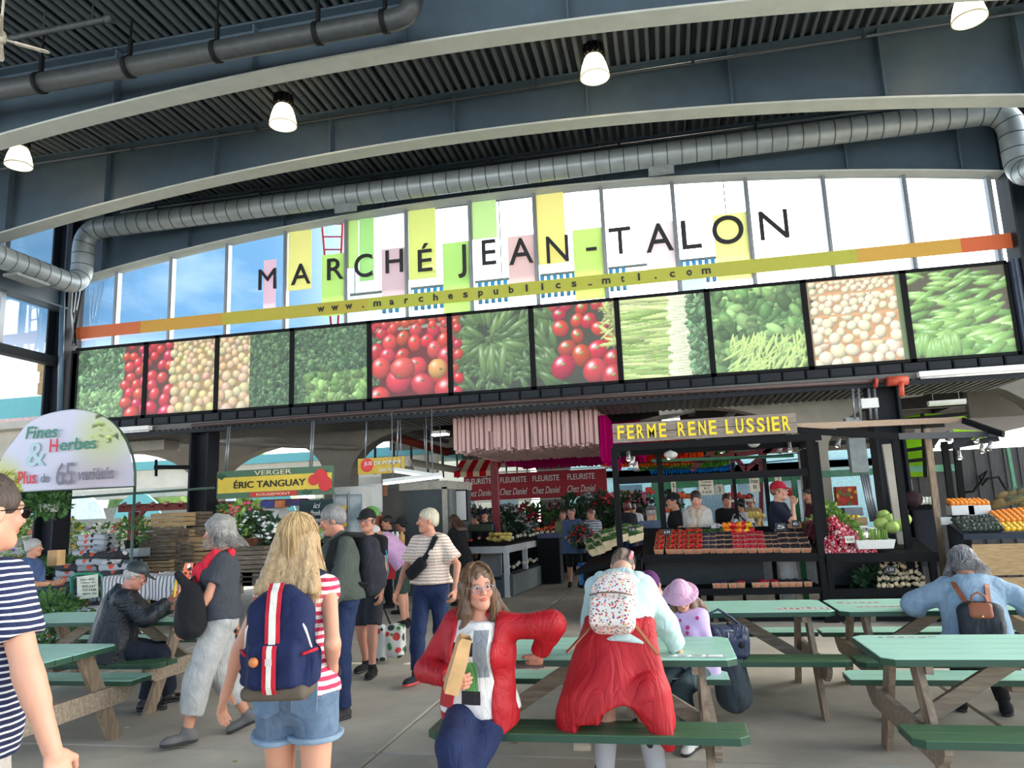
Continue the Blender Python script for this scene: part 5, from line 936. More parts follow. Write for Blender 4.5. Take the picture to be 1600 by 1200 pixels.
   E_(0, .105, -.04, (.060, .078, .10), .012, True); f.noise(.005 * s, 120, seed, (1, 1, .10)); f.noise(.003 * s, 260, seed + 5, (1, 1, .06))
  elif kind == 'pony':
   E_(0, -.014, .034, (.082, .102, .092)); f.cone(P.hp(0, -.11, .02), P.hp(0, -.13, -.12), .025 * s, .012 * s, .02); E_(0, .10, -.045, (.064, .075, .095), .012, True); E_(0, .05, -.10, (.12, .13, .075), .01, True); f.noise(.003 * s, 100, seed)
  return field_obj(f, name, m_, P.root)
 def strands(P, kind, a, b_, n=420, length=.1, seed=2, curl=.03, r=.0022):
  """separate locks lying over the hair volume"""
  s = P.s; rg = random.Random(seed); V, F_, Cc = [], [], []; bk = -P.T2[:, 1]
  for _ in range(n):
   ph = rg.uniform(-2.35, 2.35) if kind == 'long' else rg.uniform(-2.5, 2.5); x, y = math.sin(ph), -math.cos(ph); pts = []; pol0 = rg.uniform(.05, .5)
   for q in range(6):
    pol = pol0 + (1.75 - pol0) * q / 5; pts.append(P.hp(.088 * x * math.sin(pol), -.012 + .109 * y * math.sin(pol), .034 + .098 * math.cos(pol)))
   ep = P.hp(.09 * x, -.01 + .11 * y, -.02)
   if kind == 'long':
    fr = y > -.1; wx = x * rg.uniform(.75, 1.15); e1 = P.to(wx * (.115 if fr else .125), (.06 if fr else -.13 + .03 * abs(x)), 1.40); e2 = P.to(wx * (.12 if fr else .145), (.11 if fr else -.165 + .03 * abs(x)), 1.40 - length * rg.uniform(.5, 1.15) * (.6 if fr else 1)); pts += [ep * .4 + e1 * .6, e1, e1 * .5 + e2 * .5, e2]
   else:
    for q in range(1, 5): pts.append(ep + P.HR @ (np.array([x * (.012 + .012 * q), (y * .02 - .006) * q, -.028 * q]) * s) * (length / .1))
   pts = np.array(pts); k = len(pts); j = curl * s * np.linspace(0, 1, k)[:, None] ** .7; w0 = rg.uniform(0, 6); fq = rg.uniform(.9, 1.5)
   pts = pts + np.stack([np.sin(w0 + fq * np.arange(k)), np.cos(w0 * 1.7 + fq * np.arange(k)), .6 * np.sin(w0 * 2.3 + fq * np.arange(k))], 1) * j + np.array([rg.gauss(0, .003) for _ in range(3)])
   t = np.gradient(pts, axis=0); t /= np.linalg.norm(t, axis=1)[:, None] + 1e-9; u = np.cross(t, [.3, .2, 1.]); u /= np.linalg.norm(u, axis=1)[:, None] + 1e-9; v = np.cross(t, u); rad = (r * s * rg.uniform(.7, 1.4) * np.linspace(1, .35, k))[:, None]; o0 = len(V) * 0 + sum(len(z) for z in V)
   V.append(np.concatenate([pts + u * rad, pts - .5 * u * rad + .87 * v * rad, pts - .5 * u * rad - .87 * v * rad])); mixc = rg.random(); c = np.array(a) * mixc + np.array(b_) * (1 - mixc); Cc.append(np.tile(c, (3 * k, 1)))
   for z in range(3):
    z2 = (z + 1) % 3; i = np.arange(k - 1); F_.append(np.stack([o0 + z * k + i, o0 + z2 * k + i, o0 + z2 * k + i + 1, o0 + z * k + i + 1], 1))
  me = mesh_np('hair_locks', np.concatenate(V), np.concatenate(F_), HS); set_col(me, np.concatenate(Cc)); return obj('hair_locks', me, P.root)
 def cap(P, m_, brim=1, name='cap', back=False, wide=False):
  s = P.s; f = Field(*P.bb([P.hc + P.HR @ np.array([0, .05, .06])], .22 * s), P.vh); sg = -1 if back else 1
  f.ell(P.hp(0, -.008, .045), np.array([.090, .110, .092]) * s, .01, P.HR); f.plane(P.hp(0, 0, .028), -(P.HR[:, 2] + P.HR[:, 1] * -.12))
  if wide: f.ell(P.hp(0, 0, .02), np.array([.155, .165, .022]) * s, .02, P.HR @ rotm('X', 4)); f.ell(P.hp(0, 0, -.01), np.array([.135, .145, .024]) * s, .01, P.HR @ rotm('X', 4), True) if P.lod < 1 else None
  elif brim: f.ell(P.hp(0, sg * .10, .034), np.array([.068, .085, .012]) * s, .012, P.HR @ rotm('X', -10 * sg))
  o = field_obj(f, name, m_, P.root)
  if not wide: b = MB(); b.ball(P.hp(0, -.008, .137), .008 * s, 8); b.build('button', m_, o)
  return o
 def glasses(P, m_=None, dark=False):
  s = P.s; b = MB(); M_ = Matrix([list(r) for r in P.HR]); t = None
  for sg in (-1, 1):
   ring = [Vector(P.hp(sg * .033 + .023 * math.cos(a), .103, -.004 + .018 * math.sin(a))) for a in [2 * PI * k / 14 for k in range(15)]]; b.tube(ring, .0022 * s, 5, cap=False); b.tube([P.hp(sg * .056, .102, .003), P.hp(sg * .082, .06, .006), P.hp(sg * .086, -.01, -.002)], .002 * s, 5)
  b.tube([P.hp(-.010, .104, -.001), P.hp(.010, .104, -.001)], .002 * s, 5); o = b.build('glasses', m_ or M_alu, P.root)
  if dark:
   for sg in (-1, 1): c = MB(); c.add([Vector(P.hp(sg * .033 + .0225 * math.cos(a), .1035, -.004 + .0175 * math.sin(a))) for a in [2 * PI * k / 14 for k in range(14)]], [tuple(range(14))]); c.build('lens', mat('dark_lens', (16, 16, 18), .12, .1, bump=0), o)
  return o
 def strap(P, pts, w_, th, m_, name='strap', parent=None, nrm=(0, 1, 0)):
  b = MB(); vs = []; pts = [Vector(p) for p in pts]
  cv = Vector(P.to(0, 0, 1.2))
  for i, p in enumerate(pts):
   d = (pts[min(i + 1, len(pts) - 1)] - pts[max(0, i - 1)]).normalized(); n = (p - cv); n = (n - n.dot(d) * d).normalized(); sd_ = d.cross(n)
   for a, c in ((-1, 0), (1, 0), (1, 1), (-1, 1)): vs.append(p + sd_ * a * w_ / 2 + n * c * th)
  k = len(pts); b.add(vs, [(4 * i + a, 4 * i + (a + 1) % 4, 4 * i + 4 + (a + 1) % 4, 4 * i + 4 + a) for i in range(k - 1) for a in range(4)] + [(0, 3, 2, 1), tuple(4 * (k - 1) + a for a in range(4))], 0, False); return b.build(name, m_, parent or P.root)
# ================================================================ picnic tables
M_table_lit = mat('table_paint_sky_sheen', (176, 222, 200), .4, .06, 5, .05, stretch=(.6, 6, 6), rgb2=(156, 206, 182))  # tops and rear benches: green table paint with sky sheen mixed into its colour
M_table_shade = mat('table_paint_shaded', (82, 116, 82), .42, .08, 5, .05, stretch=(.6, 6, 6), rgb2=(66, 98, 66))  # front benches: the same table paint with shade put into its colour
M_greenedge = mat('green_edge_paint', (36, 74, 54), .45, .1, 5, .05)
def plank(L_, w_, th, clip0, clip1, c=.05):
 """clip: -1 clipped at the -y corners, 1 at the +y corners, 0 square; centred, lying along x"""
 x, y = L_ / 2, w_ / 2; e = .004
 poly = [(-x + (c if clip0 == -1 else e), -y), (x - (c if clip1 == -1 else e), -y), (x, -y + (c if clip1 == -1 else e)), (x, y - (c if clip1 == 1 else e)), (x - (c if clip1 == 1 else e), y), (-x + (c if clip0 == 1 else e), y), (-x, y - (c if clip0 == 1 else e)), (-x, -y + (c if clip0 == -1 else e))]
 b = MB(); n = len(poly); inner = [(p[0] - .004 * (1 if p[0] > 0 else -1), p[1] - .004 * (1 if p[1] > 0 else -1)) for p in poly]
 vs = [(p[0], p[1], -th) for p in poly] + [(p[0], p[1], -.004) for p in poly] + [(p[0], p[1], 0) for p in inner]
 b.add(vs, [tuple(range(n - 1, -1, -1))], 1); b.add([], [], 1); b.f += [(i, (i + 1) % n, n + (i + 1) % n, n + i) for i in range(n)] + [(n + i, n + (i + 1) % n, 2 * n + (i + 1) % n, 2 * n + i) for i in range(n)] + [tuple(2 * n + i for i in range(n))]
 b.mi += [1] * n + [0] * n + [0]; b.sm += [False] * (2 * n + 1); return b
def picnic_table(label, x0, x1, yc, rz=0, group='green picnic tables', front=M_table_shade, back=M_table_lit, topm=M_table_lit):
 L_ = x1 - x0; cx = (x0 + x1) / 2; t = thing('picnic_table', label, 'picnic table', (cx, yc, 0), rz, group)
 w_ = .152
 for k in range(5): y = (k - 2) * (w_ + .006); b = plank(L_, w_, .04, {0: -1, 4: 1}.get(k, 0), {0: -1, 4: 1}.get(k, 0), .06); o = b.build('table_plank', [topm, M_greenedge], t, (0, y, .75)); o.rotation_euler = (random.uniform(-.004, .004), 0, 0)
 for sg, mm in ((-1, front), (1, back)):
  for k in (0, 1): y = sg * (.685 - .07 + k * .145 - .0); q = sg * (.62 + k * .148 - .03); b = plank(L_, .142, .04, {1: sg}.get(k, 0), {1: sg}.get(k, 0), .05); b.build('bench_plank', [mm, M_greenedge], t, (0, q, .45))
 for sx in (-1, 1):
  x = sx * (L_ / 2 - .20)
  for sg in (-1, 1):
   b = MB(); b.bar((x, sg * .66, .0), (x, sg * .24, .71), .09, .04, up=(1, 0, 0));
   b = MB(); d = Vector((0, sg * (.24 - .62), .71)).normalized(); nn = Vector((0, d.z, -d.y)); a = Vector((x, sg * .62, 0)); c_ = Vector((x, sg * .24, .71)); hw = .062
   vs = []
   for xx in (-.019, .019):
    for p, z in ((a, 0), (c_, .71)):
     for q in (-1, 1): vs.append((x + xx, p.y + q * hw / abs(d.z), z))
   b.add(vs, [(0, 2, 3, 1), (4, 5, 7, 6), (0, 1, 5, 4), (2, 6, 7, 3), (0, 4, 6, 2), (1, 3, 7, 5)]); b.build('leg', M_woodz, t)
  xi = x - sx * .04; b = MB(); b.prism([(-.76, -.0), (-.72, -.045), (-.62, -.10), (.62, -.10), (.72, -.045), (.76, 0), (.76, .04), (-.76, .04)], -.019, .019, 0, Matrix(((0, 0, 1, x + sx * .04), (1, 0, 0, 0), (0, 1, 0, .37), (0, 0, 0, 1)))); b.build('bench_support', M_wood, t)
  b = MB(); b.box((x - sx * .04, 0, .685), (.038, .70, .05)); b.build('top_support', M_wood, t)
  b = MB(); b.bar((x - sx * .045, 0, .33), (x - sx * .62, 0, .69), .09, .038, up=(0, 1, 0)); b.build('diagonal_brace', M_wood, t)
 b = MB(); b.box((0, 0, .69), (.04, .68, .04)); b.build('middle_cleat', M_wood, t)
 for sg in (-1, 1): b = MB(); b.box((0, sg * .67, .39), (.09, .27, .04)); b.build('bench_cleat', M_wood, t)
 return t
picnic_table('green picnic table in front, centre, where the woman in the red raincoat sits', -1.40, .32, 4.95)
T_right = picnic_table('green picnic table at the front right corner, pale lit top and shaded front bench', 1.09, 3.1, 4.97)
picnic_table('picnic table behind the centre one, by the black handbag, nearer the berry stall', -.62, 1.24, 6.87)
picnic_table('picnic table behind the right one, where the woman in the denim jacket sits', 1.27, 3.3, 6.85)
picnic_table('picnic table at the front left with a pale wooden A frame end', -6.2, -4.18, 4.78)
picnic_table('picnic table at the left, behind the front one, with the man in the quilted jacket', -6.6, -4.42, 6.72, math.radians(0))
picnic_table('picnic table at the far right, behind the woman in denim', 3.5, 5.4, 6.9)
# worn stickers / prints on table tops
def sticker(label, x, y, w_, h_, cols, n=7, rz=0, z=.752):
 b = MB(); b.box((0, 0, 0), (w_, h_, .0016), None, 0); r = random.Random(label)
 for k in range(n): b.box((-w_ / 2 + w_ * (k + .5) / n, r.uniform(-.2, .2) * h_, .0012), (w_ / n * r.uniform(.4, .8), h_ * r.uniform(.3, .7), .0012), None, 1 + (k % (len(cols) - 1)))
 tag(b.build('table_sticker', [mat('st_%d_%d_%d' % c, c, .5, .1, 20, 0) for c in cols], None, (x, y, z)), label, 'sticker')
b = MB(); b.box((0, 0, 0), (.36, .075, .0016), None, 0)
for k, dx in enumerate((-.12, -.04, .04)): b.lathe([(.001, .001), (.028, .001), (.028, .0018), (.001, .0018)], (dx, 0, 0), 16, 1); b.bar((dx - .012, 0, .002), (dx + .012, 0, .002), .008, .001, mi=2)
b.box((.125, 0, .0012), (.08, .06, .0012), None, 1)
tag(b.build('table_sticker', [mat('st_grey', (176, 180, 176)), mat('st_white', (232, 234, 230)), mat('st_dark', (60, 62, 62))], None, (.08, 4.66, .7525)), 'grey strip sticker with white circles at the corner of the centre table', 'sticker')
sticker('faded red and white sticker at the right end of the middle back table', 1.02, 6.66, .42, .10, [(226, 214, 206), (206, 96, 96), (150, 90, 90)], 9)
sticker('thin faded sticker on the left end of the table of the denim jacket woman', 1.52, 6.98, .34, .06, [(214, 206, 198), (160, 100, 90)], 6)
sticker('thin red faded sticker nearer the front of that same table', 1.62, 6.72, .36, .05, [(216, 190, 180), (190, 110, 110)], 6)
sticker('small grey sticker on the left end of the front right table', 1.4, 5.26, .36, .04, [(206, 210, 204), (120, 130, 126)], 6)
b = MB(); b.prism([(-.04, -.02), (.0, -.035), (.045, -.01), (.03, .03), (-.03, .025)], 0, .004); b.prism([(-.02, -.01), (.03, .0), (.0, .03)], .004, .012); tag(b.build('paper_scrap', mat('scrap_tan', (214, 190, 160)), None, (2.05, 4.72, .751)), 'crumpled tan paper scrap on the front right table', 'scrap')
r = random.Random(5)
for k, (px, py) in enumerate(((168, 1140), (198, 1137), (246, 1110), (367, 1190), (1494, 1107), (1600 - 700, 1010))):
 p = atZ(px, py, .0); b = MB(); pts = [(r.uniform(.012, .03) * math.cos(a), r.uniform(.01, .02) * math.sin(a)) for a in [2 * PI * q / 6 for q in range(6)]]; b.prism(pts, .001, .004)
 tag(b.build('litter', mat('litter_pale', (216, 210, 196)) if k != 3 else mat('litter_leaf', (120, 160, 70)), None, p), ['pale scrap on the floor left of the dark shoes of the seated man' if k == 0 else 'pale scrap on the floor beside the first one', 'second pale scrap on the floor at the left', 'small pale scrap in front of the black shoes', 'small green leaf lying on the floor by the sandals', 'pale scrap on the floor under the right tables', 'tiny scrap on the floor in the open middle'][k] if k else 'pale scrap on the floor near the left A frame leg', 'litter')
# ================================================================ helpers for stalls
def pxbox(name, label, cat, x0, y0, x1, y1, Y, th, m_, group=None, kind=None, parent=None):
 a = atY(x0, y1, Y); d = atY(x1, y0, Y); c = atY((x0 + x1) / 2, (y0 + y1) / 2, Y); w_ = d.x - a.x; h_ = abs(atY((x0 + x1) / 2, y0, Y).z - atY((x0 + x1) / 2, y1, Y).z)
 b = MB(); b.box((0, 0, 0), (w_, th, h_)); o = b.build(name, m_, parent, c + Vector((0, th / 2, 0)));
 if parent is None: tag(o, label, cat, group, kind)
 return o
M_lf = {k: mat('leaf_' + k, c, .7, .3, 30, .1, rgb2=d) for k, c, d in (('green', (84, 128, 60), (44, 84, 38)), ('light', (146, 176, 84), (96, 140, 60)), ('dark', (48, 84, 50), (26, 52, 34)), ('olive', (110, 124, 70), (70, 88, 48)), ('grey', (116, 138, 116), (76, 100, 84)))}
def leaf_ball(n, r, size, seed=0, flat=1.0, c=(0, 0, 0), b=None, up=.3, mi=0):
 rr = random.Random(seed); b = b or MB()
 for _ in range(n):
  d = Vector((rr.gauss(0, 1), rr.gauss(0, 1), rr.gauss(0, 1) + up)).normalized(); k = rr.random() ** .4; p = Vector(c) + Vector((d.x * r[0], d.y * r[1], d.z * r[2])) * k
  t = (d + Vector((rr.gauss(0, .5), rr.gauss(0, .5), rr.gauss(0, .5)))).normalized(); s_ = t.cross(Vector((rr.gauss(0, 1), rr.gauss(0, 1), rr.gauss(0, 1)))).normalized() * size * rr.uniform(.25, .4); L_ = t * size * rr.uniform(.7, 1.3); nn = t.cross(s_).normalized() * size * .12
  b.add([p, p + L_ * .5 + s_ + nn, p + L_, p + L_ * .5 - s_ + nn], [(0, 1, 2), (0, 2, 3)], mi)
 return b
def octa(b, p, r, mi=0, sq=1):
 p = Vector(p); b.add([p + Vector(v) * r for v in ((1, 0, 0), (0, 1, 0), (-1, 0, 0), (0, -1, 0), (0, 0, sq), (0, 0, -sq))], [(0, 1, 4), (1, 2, 4), (2, 3, 4), (3, 0, 4), (1, 0, 5), (2, 1, 5), (3, 2, 5), (0, 3, 5)], mi, True)
def blossoms(n, r, size, c=(0, 0, 0), seed=0):
 rr = random.Random(seed + 50); b = MB()
 for _ in range(n):
  d = Vector((rr.gauss(0, 1), rr.gauss(0, 1), abs(rr.gauss(0, 1)))).normalized(); octa(b, Vector(c) + Vector((d.x * r[0], d.y * r[1], d.z * r[2])) * rr.uniform(.85, 1.1), size * rr.uniform(.6, 1.2), 0, .6)
 return b
M_pot = mat('pot_terracotta', (170, 104, 76), .8); M_potw = mat('pot_white', (220, 218, 210), .5); M_potd = mat('pot_dark', (44, 44, 46), .6)
def make_plant(label, loc, r=.22, h=.25, leaf='green', flower=None, pot=M_potd, seed=0, n=130, group=None, lsize=.07, hanging=False, name='potted_plant', cat='plant'):
 t = thing(name, label, cat, loc, seed * 1.3, group)
 b = MB(); b.lathe([(.001, 0), (r * .42, 0), (r * .58, h * .5), (r * .62, h * .5), (r * .55, h * .46), (.001, h * .44)], n=12); b.build('pot', pot, t)
 leaf_ball(n, (r, r, h * .8), lsize, seed, c=(0, 0, h * (.95 if not hanging else .55))).build('foliage', M_lf[leaf], t)
 if flower: blossoms(int(n * .45), (r, r, h * .8), lsize * .38, (0, 0, h * .95), seed).build('blossoms', mat('petal_%d_%d_%d' % flower, flower, .6, .15, 30, 0), t)
 if hanging:
  b = MB();
  for a in (0, 2.1, 4.2): b.tube([(r * .55 * math.cos(a), r * .55 * math.sin(a), h * .5), (0, 0, h * .5 + .55)], .005, 5)
  b.tube([(0, 0, h * .5 + .55), (0, 0, hanging)], .005, 5); b.build('hanger', M_alu, t)
 return t
def lumps(name, label, cat, pts, r, m_, group=None, sq=(1, 1, 1), n=10, parts=None, jitter=.1, proto=None):
 me = proto or MB().ball((0, 0, 0), r, n, 0, sq).mesh(name, m_); out = []
 for k, p in enumerate(pts):
  o = obj(name, me, None, p, random.uniform(0, 6)); s_ = random.uniform(1 - jitter, 1 + jitter); o.scale = (s_, s_, s_); tag(o, label(k) if callable(label) else label, cat, group); out.append(o)
 return out
M_bk = M_black
# ================================================================ berry stall
ST = thing('berry_stall', 'black painted timber berry stall with counter, lower shelf, posts and top beams', 'market stall', (0, 0, 0))
def part(name, fn, m_, par): b = MB(); fn(b); return b.build(name, m_, par)
part('counter_top', lambda b: b.add([(-.42, 11.0, .90), (1.98, 11.0, .86), (1.98, 12.0, 1.22), (-.42, 12.0, 1.26), (-.42, 11.0, .94), (1.98, 11.0, .90), (1.98, 12.0, 1.26), (-.42, 12.0, 1.30)], [(3, 2, 1, 0), (4, 5, 6, 7), (0, 1, 5, 4), (1, 2, 6, 5), (2, 3, 7, 6), (3, 0, 4, 7)]), M_bk, ST)
part('counter_edge', lambda b: b.bar((-.42, 10.98, .90), (1.98, 10.98, .86), .04, .11), M_bk, ST)
part('lower_shelf', lambda b: b.box2((-.42, 11.0, .42), (1.98, 11.7, .46)), M_bk, ST)
part('shelf_edge', lambda b: b.box2((-.42, 10.97, .38), (1.98, 11.0, .47)), M_bk, ST)
part('base_board', lambda b: b.box2((-.42, 11.1, .02), (1.98, 11.13, .2)), M_bk, ST)
part('back_board', lambda b: b.box2((-.42, 11.72, .3), (1.3, 11.75, .9)), mat('stall_grey_board', (58, 62, 66), .7), ST)
for x, y, z1, w_ in ((-.73, 11.0, 2.5, .085), (-.10, 12.1, 2.5, .09), (1.99, 11.0, 2.5, .09), (2.12, 11.3, 2.45, .08), (1.50, 12.1, 2.3, .06), (1.1, 13, 2.3, .05)):
 part('post', lambda b: b.box2((x - w_ / 2, y - w_ / 2, 0), (x + w_ / 2, y + w_ / 2, z1)), M_bk, ST)
for a, c_ in (((-.75, 10.97, 2.50), (2.15, 10.97, 2.50)), ((-.75, 12.1, 2.5), (2.1, 12.1, 2.5)), ((-.70, 11.0, 2.02), (2.0, 11.0, 2.02)), ((-.73, 11.0, 2.46), (-.73, 12.1, 2.46)), ((2.05, 11, 2.46), (2.05, 12.1, 2.46))): part('beam', lambda b: b.bar(a, c_, .05, .10), M_bk, ST)
for z, y in ((2.32, 11.8), (2.24, 12.0)): part('cable', lambda b: b.tube([(-.6, y, z), (.6, y, z - .05), (2.0, y, z + .02)], .008, 5), M_bk, ST)
# hand painted sign board
t = thing('painted_sign', 'grey weathered board with yellow letters FERME RENE LUSSIER above the berry stall', 'sign', (0, 0, 0))
M_oldwood = mat('old_board', (160, 146, 134), .8, .25, 6, .3, stretch=(1, 8, 8), rgb2=(120, 108, 98)); a = atY(957, 673, 10.88); d = atY(1245, 660, 10.88)
for k in range(2): part('board', lambda b: b.box2((a.x, 10.90, 2.565 + k * .145), (d.x, 10.93, 2.70 + k * .148)), M_oldwood, t)
M_yel = mat('sign_yellow', (240, 212, 40), .6, .12, 20, .05)
for wd, x0, x1 in (('FERME', 962, 1043), ('RENE', 1057, 1122), ('LUSSIER', 1132, 1238)):
 pa = atY(x0, 673, 10.87); pb = atY(x1, 668, 10.87); n = len(wd); wts = [.42 if ch == 'I' else (1.25 if ch == 'M' else 1) for ch in wd]; tot = sum(wts); acc = 0
 for ch, wt in zip(wd, wts):
  xx = pa.x + (pb.x - pa.x) * (acc + wt / 2) / tot; acc += wt; obj('letter', text_mesh(ch, (pb.x - pa.x) / tot * wt * (.72 if ch != 'I' else .5), .205, M_yel, .01, .02), t, (xx, 10.885, 2.715 - (xx - a.x) * .004))
# punnets
M_pun = mat('punnet_card', (190, 150, 118), .8, .1, 20, .05); M_punl = mat('punnet_label', (196, 110, 76), .7)
def punnet_me(w_, kind):
 b = MB(); h_ = .075; i_ = .006; w2 = w_ / 2; w1 = w2 * .82
 for sx, sy in ((1, 0), (-1, 0), (0, 1), (0, -1)):
  q = [Vector((sx * w1 + sy * w1, sy * w1 - sx * w1, 0)), Vector((sx * w1 - sy * w1, sy * w1 + sx * w1, 0)), Vector((sx * w2 - sy * w2, sy * w2 + sx * w2, h_)), Vector((sx * w2 + sy * w2, sy * w2 - sx * w2, h_))]; n_ = Vector((sx, sy, 0)) * -i_; b.add(q + [v + n_ for v in q], [(0, 1, 2, 3), (7, 6, 5, 4), (3, 2, 6, 7), (0, 3, 7, 4), (1, 5, 6, 2)])
 b.box((0, 0, .004), (w1 * 2, w1 * 2, .006)); lb = MB(); lb.box((0, -(w1 + w2) / 2 - .004, .034), (w_ * .42, .003, .034), Matrix.Rotation(math.radians(-6), 3, 'X'))
 rr = random.Random(kind); f = MB(); c = {'strawberry': .019, 'blueberry': .009, 'blackberry': .013, 'raspberry': .012, 'bean': .01}[kind]; n_ = int((w_ / c) ** 2 * .38)
 for _ in range(n_):
  x, y = rr.uniform(-w2 * .85, w2 * .85), rr.uniform(-w2 * .85, w2 * .85); top = (.045 if kind == 'strawberry' else .014); octa(f, (x, y, h_ - .004 + top * (1 - (x * x + y * y) / w2 / w2) + rr.uniform(-.006, .008)), c * rr.uniform(.8, 1.15), 1 if (kind == 'strawberry' and rr.random() < .14) else 0, 1.1)
 f.box((0, 0, .03), (w1 * 1.85, w1 * 1.85, .07)); return b, lb, f
BC = {'strawberry': (206, 36, 32), 'blueberry': (50, 52, 78), 'blackberry': (40, 32, 42), 'raspberry': (196, 30, 62)}
protos = {}
def punnet(kind, w_, loc, label, group):
 key = (kind, w_)
 if key not in protos: b, lb, f = punnet_me(w_, kind); protos[key] = (b.mesh('box', M_pun), lb.mesh('label', M_punl), f.mesh('berries', [mat('berry_' + kind, BC[kind], .35, .25, 40, .05), M_lf['green']]))
 t = thing('berry_punnet', label, 'punnet', loc, random.uniform(-.06, .06), group); m3 = protos[key]; t.rotation_euler[0] = .33 if loc[2] > .6 else 0; obj('box', m3[0], t); obj('label', m3[1], t); o = obj('berries', m3[2], t); o['kind'] = 'stuff'
cols = [(1030, 'strawberry', .14), (1047.5, 'strawberry', .14), (1061, 'strawberry', .14), (1075.5, 'strawberry', .15), (1090, 'strawberry', .15), (1102, 'blueberry', .11), (1113.5, 'blueberry', .11), (1125.5, 'blackberry', .13), (1138.5, 'blackberry', .13), (1151, 'raspberry', .11), (1162.5, 'raspberry', .11), (1175, 'raspberry', .13), (1189.5, 'raspberry', .13), (1201.5, 'blackberry', .11), (1213, 'blackberry', .11), (1226.5, 'blackberry', .15), (1242, 'blackberry', .15), (1258, 'blackberry', .15)]
cnt = {}
for ci, (px, kd, w_) in enumerate(cols):
 x = atY(px, 862, 11.1).x
 for row in range(4 if w_ > .12 or True else 3):
  y = 11.09 + row * (w_ + .03) if w_ > .12 else 11.09 + row * .145
  if y > 11.85: continue
  z = .945 + (y - 11.0) * .36 - (x + .42) * .0167
  punnet(kd, w_, (x + row * .012, y, z), f'{kd} punnet on the berry counter, row {ORD[row]} from the front, column {ordn(ci)}', 'berry punnets on the counter')
for k, (px, kd) in enumerate(((1119, 'blueberry'), (1130, 'blueberry'), (1144, 'blackberry'), (1157, 'raspberry'), (1181, 'blackberry'), (1194, 'raspberry'), (1211, 'raspberry'), (1223, 'blackberry'), (1235, 'blackberry'), (1247, 'blackberry'), (1262, 'blackberry'))):
 x = atY(px, 908, 11.06).x; punnet(kd, .12, (x, 11.08, .463), f'{kd} punnet on the lower shelf, front row, {ORD[k]} from the left', 'berry punnets on the lower shelf')
 if k > 4 or k in (1, 2): punnet(kd, .12, (x - .02, 11.22, .463), f'{kd} punnet on the lower shelf behind the {ORD[k]} one from the left', 'berry punnets on the lower shelf')
# courgettes and peppers behind
rr = random.Random(3); m_cuc = MB().tube([(-.08, 0, 0), (-.05, 0, .004), (.05, 0, .004), (.08, 0, 0)], [.008, .016, .018, .01], 7).mesh('cucumber', mat('cucumber_skin', (62, 92, 52), .5, .2, 20))
for k in range(34):
 o = obj('cucumber', m_cuc, None, (.30 + (k % 12) * .045 + rr.uniform(-.01, .01), 11.62 + (k // 12) * .07, 1.20 + (k // 12) * .02 + rr.uniform(0, .03)), PI / 2 + rr.uniform(-.5, .5)); tag(o, f'small cucumber in the heap behind the strawberries, row {ORD[k//12]}, {ordn(k%12)} from left', 'cucumber', 'cucumbers on the counter')
pep = MB().lathe([(.001, -.045), (.02, -.042), (.034, -.01), (.042, .025), (.034, .042), (.012, .036), (.001, .032)], n=10); pm = [pep.mesh('pepper', mat('pepper_' + n_, c, .25, .1, 6, .02)) for n_, c in (('red', (206, 34, 30)), ('orange', (238, 130, 24)), ('yellow', (244, 190, 40)))]; st_me = MB().tube([(0, 0, .034), (.004, 0, .055)], .006, 5).mesh('stem', M_lf['green'])
for k in range(26):
 j = k if k < 14 else k - 14; px = 1132 + j * (3.2 if k < 14 else 3.6); x = atY(px, 828, 11.75).x; ci = [1, 1, 1, 0, 0, 0, 1, 1, 0, 0, 2, 2, 1, 0][j % 14]; o = obj('bell_pepper', pm[ci], None, (x, 11.62 if k < 14 else 11.74, 1.21 + (.08 if k >= 14 else 0) + rr.uniform(-.01, .02)), rr.uniform(0, 6)); o.rotation_euler = (rr.uniform(-.6, .6), rr.uniform(-.6, .6), rr.uniform(0, 6)); obj('stem', st_me, o)
 tag(o, f'{["red","orange","yellow"][ci]} bell pepper on the berry counter, {"front" if k<14 else "back"} row, {ordn(j)} from left', 'pepper', 'bell peppers on the counter')
# black price cards
M_card = mat('price_card', (30, 32, 36), .5); M_chalk = mat('chalk', (230, 228, 220), .8)
def price_card(px, py, Y, txt, lab, w_=.13, h_=.10, dark=True):
 p = atY(px, py, Y); t = thing('price_card', lab, 'price card', p, 0, 'price cards'); part('card', lambda b: b.box((0, .005, 0), (w_, .006, h_), Matrix.Rotation(-.12, 3, 'X')), M_card if dark else mat('card_white', (224, 220, 206), .8), t); o = obj('writing', text_mesh(txt, w_ * .7, h_ * .45, M_chalk if dark else M_ink, .002), t, (0, -.008, 0)); part('stick', lambda b: b.tube([(0, .008, 0), (0, .012, -h_ * .5 - .09)], .004, 5), M_card, t)
price_card(1042, 832, 11.5, '4,99', 'black price card behind the strawberries'); price_card(988, 828, 11.5, '3,99', 'black price card left of the blue grey t-shirt', .12); price_card(1220, 823, 11.4, '5', 'dark price card in front of the man with the red cap', .15, .11); price_card(1243, 818, 11.6, '6', 'dark tilted price card right of the red cap man', .1); price_card(1174, 821, 11.8, '2', 'small black card beside the white bottle', .11, .08)
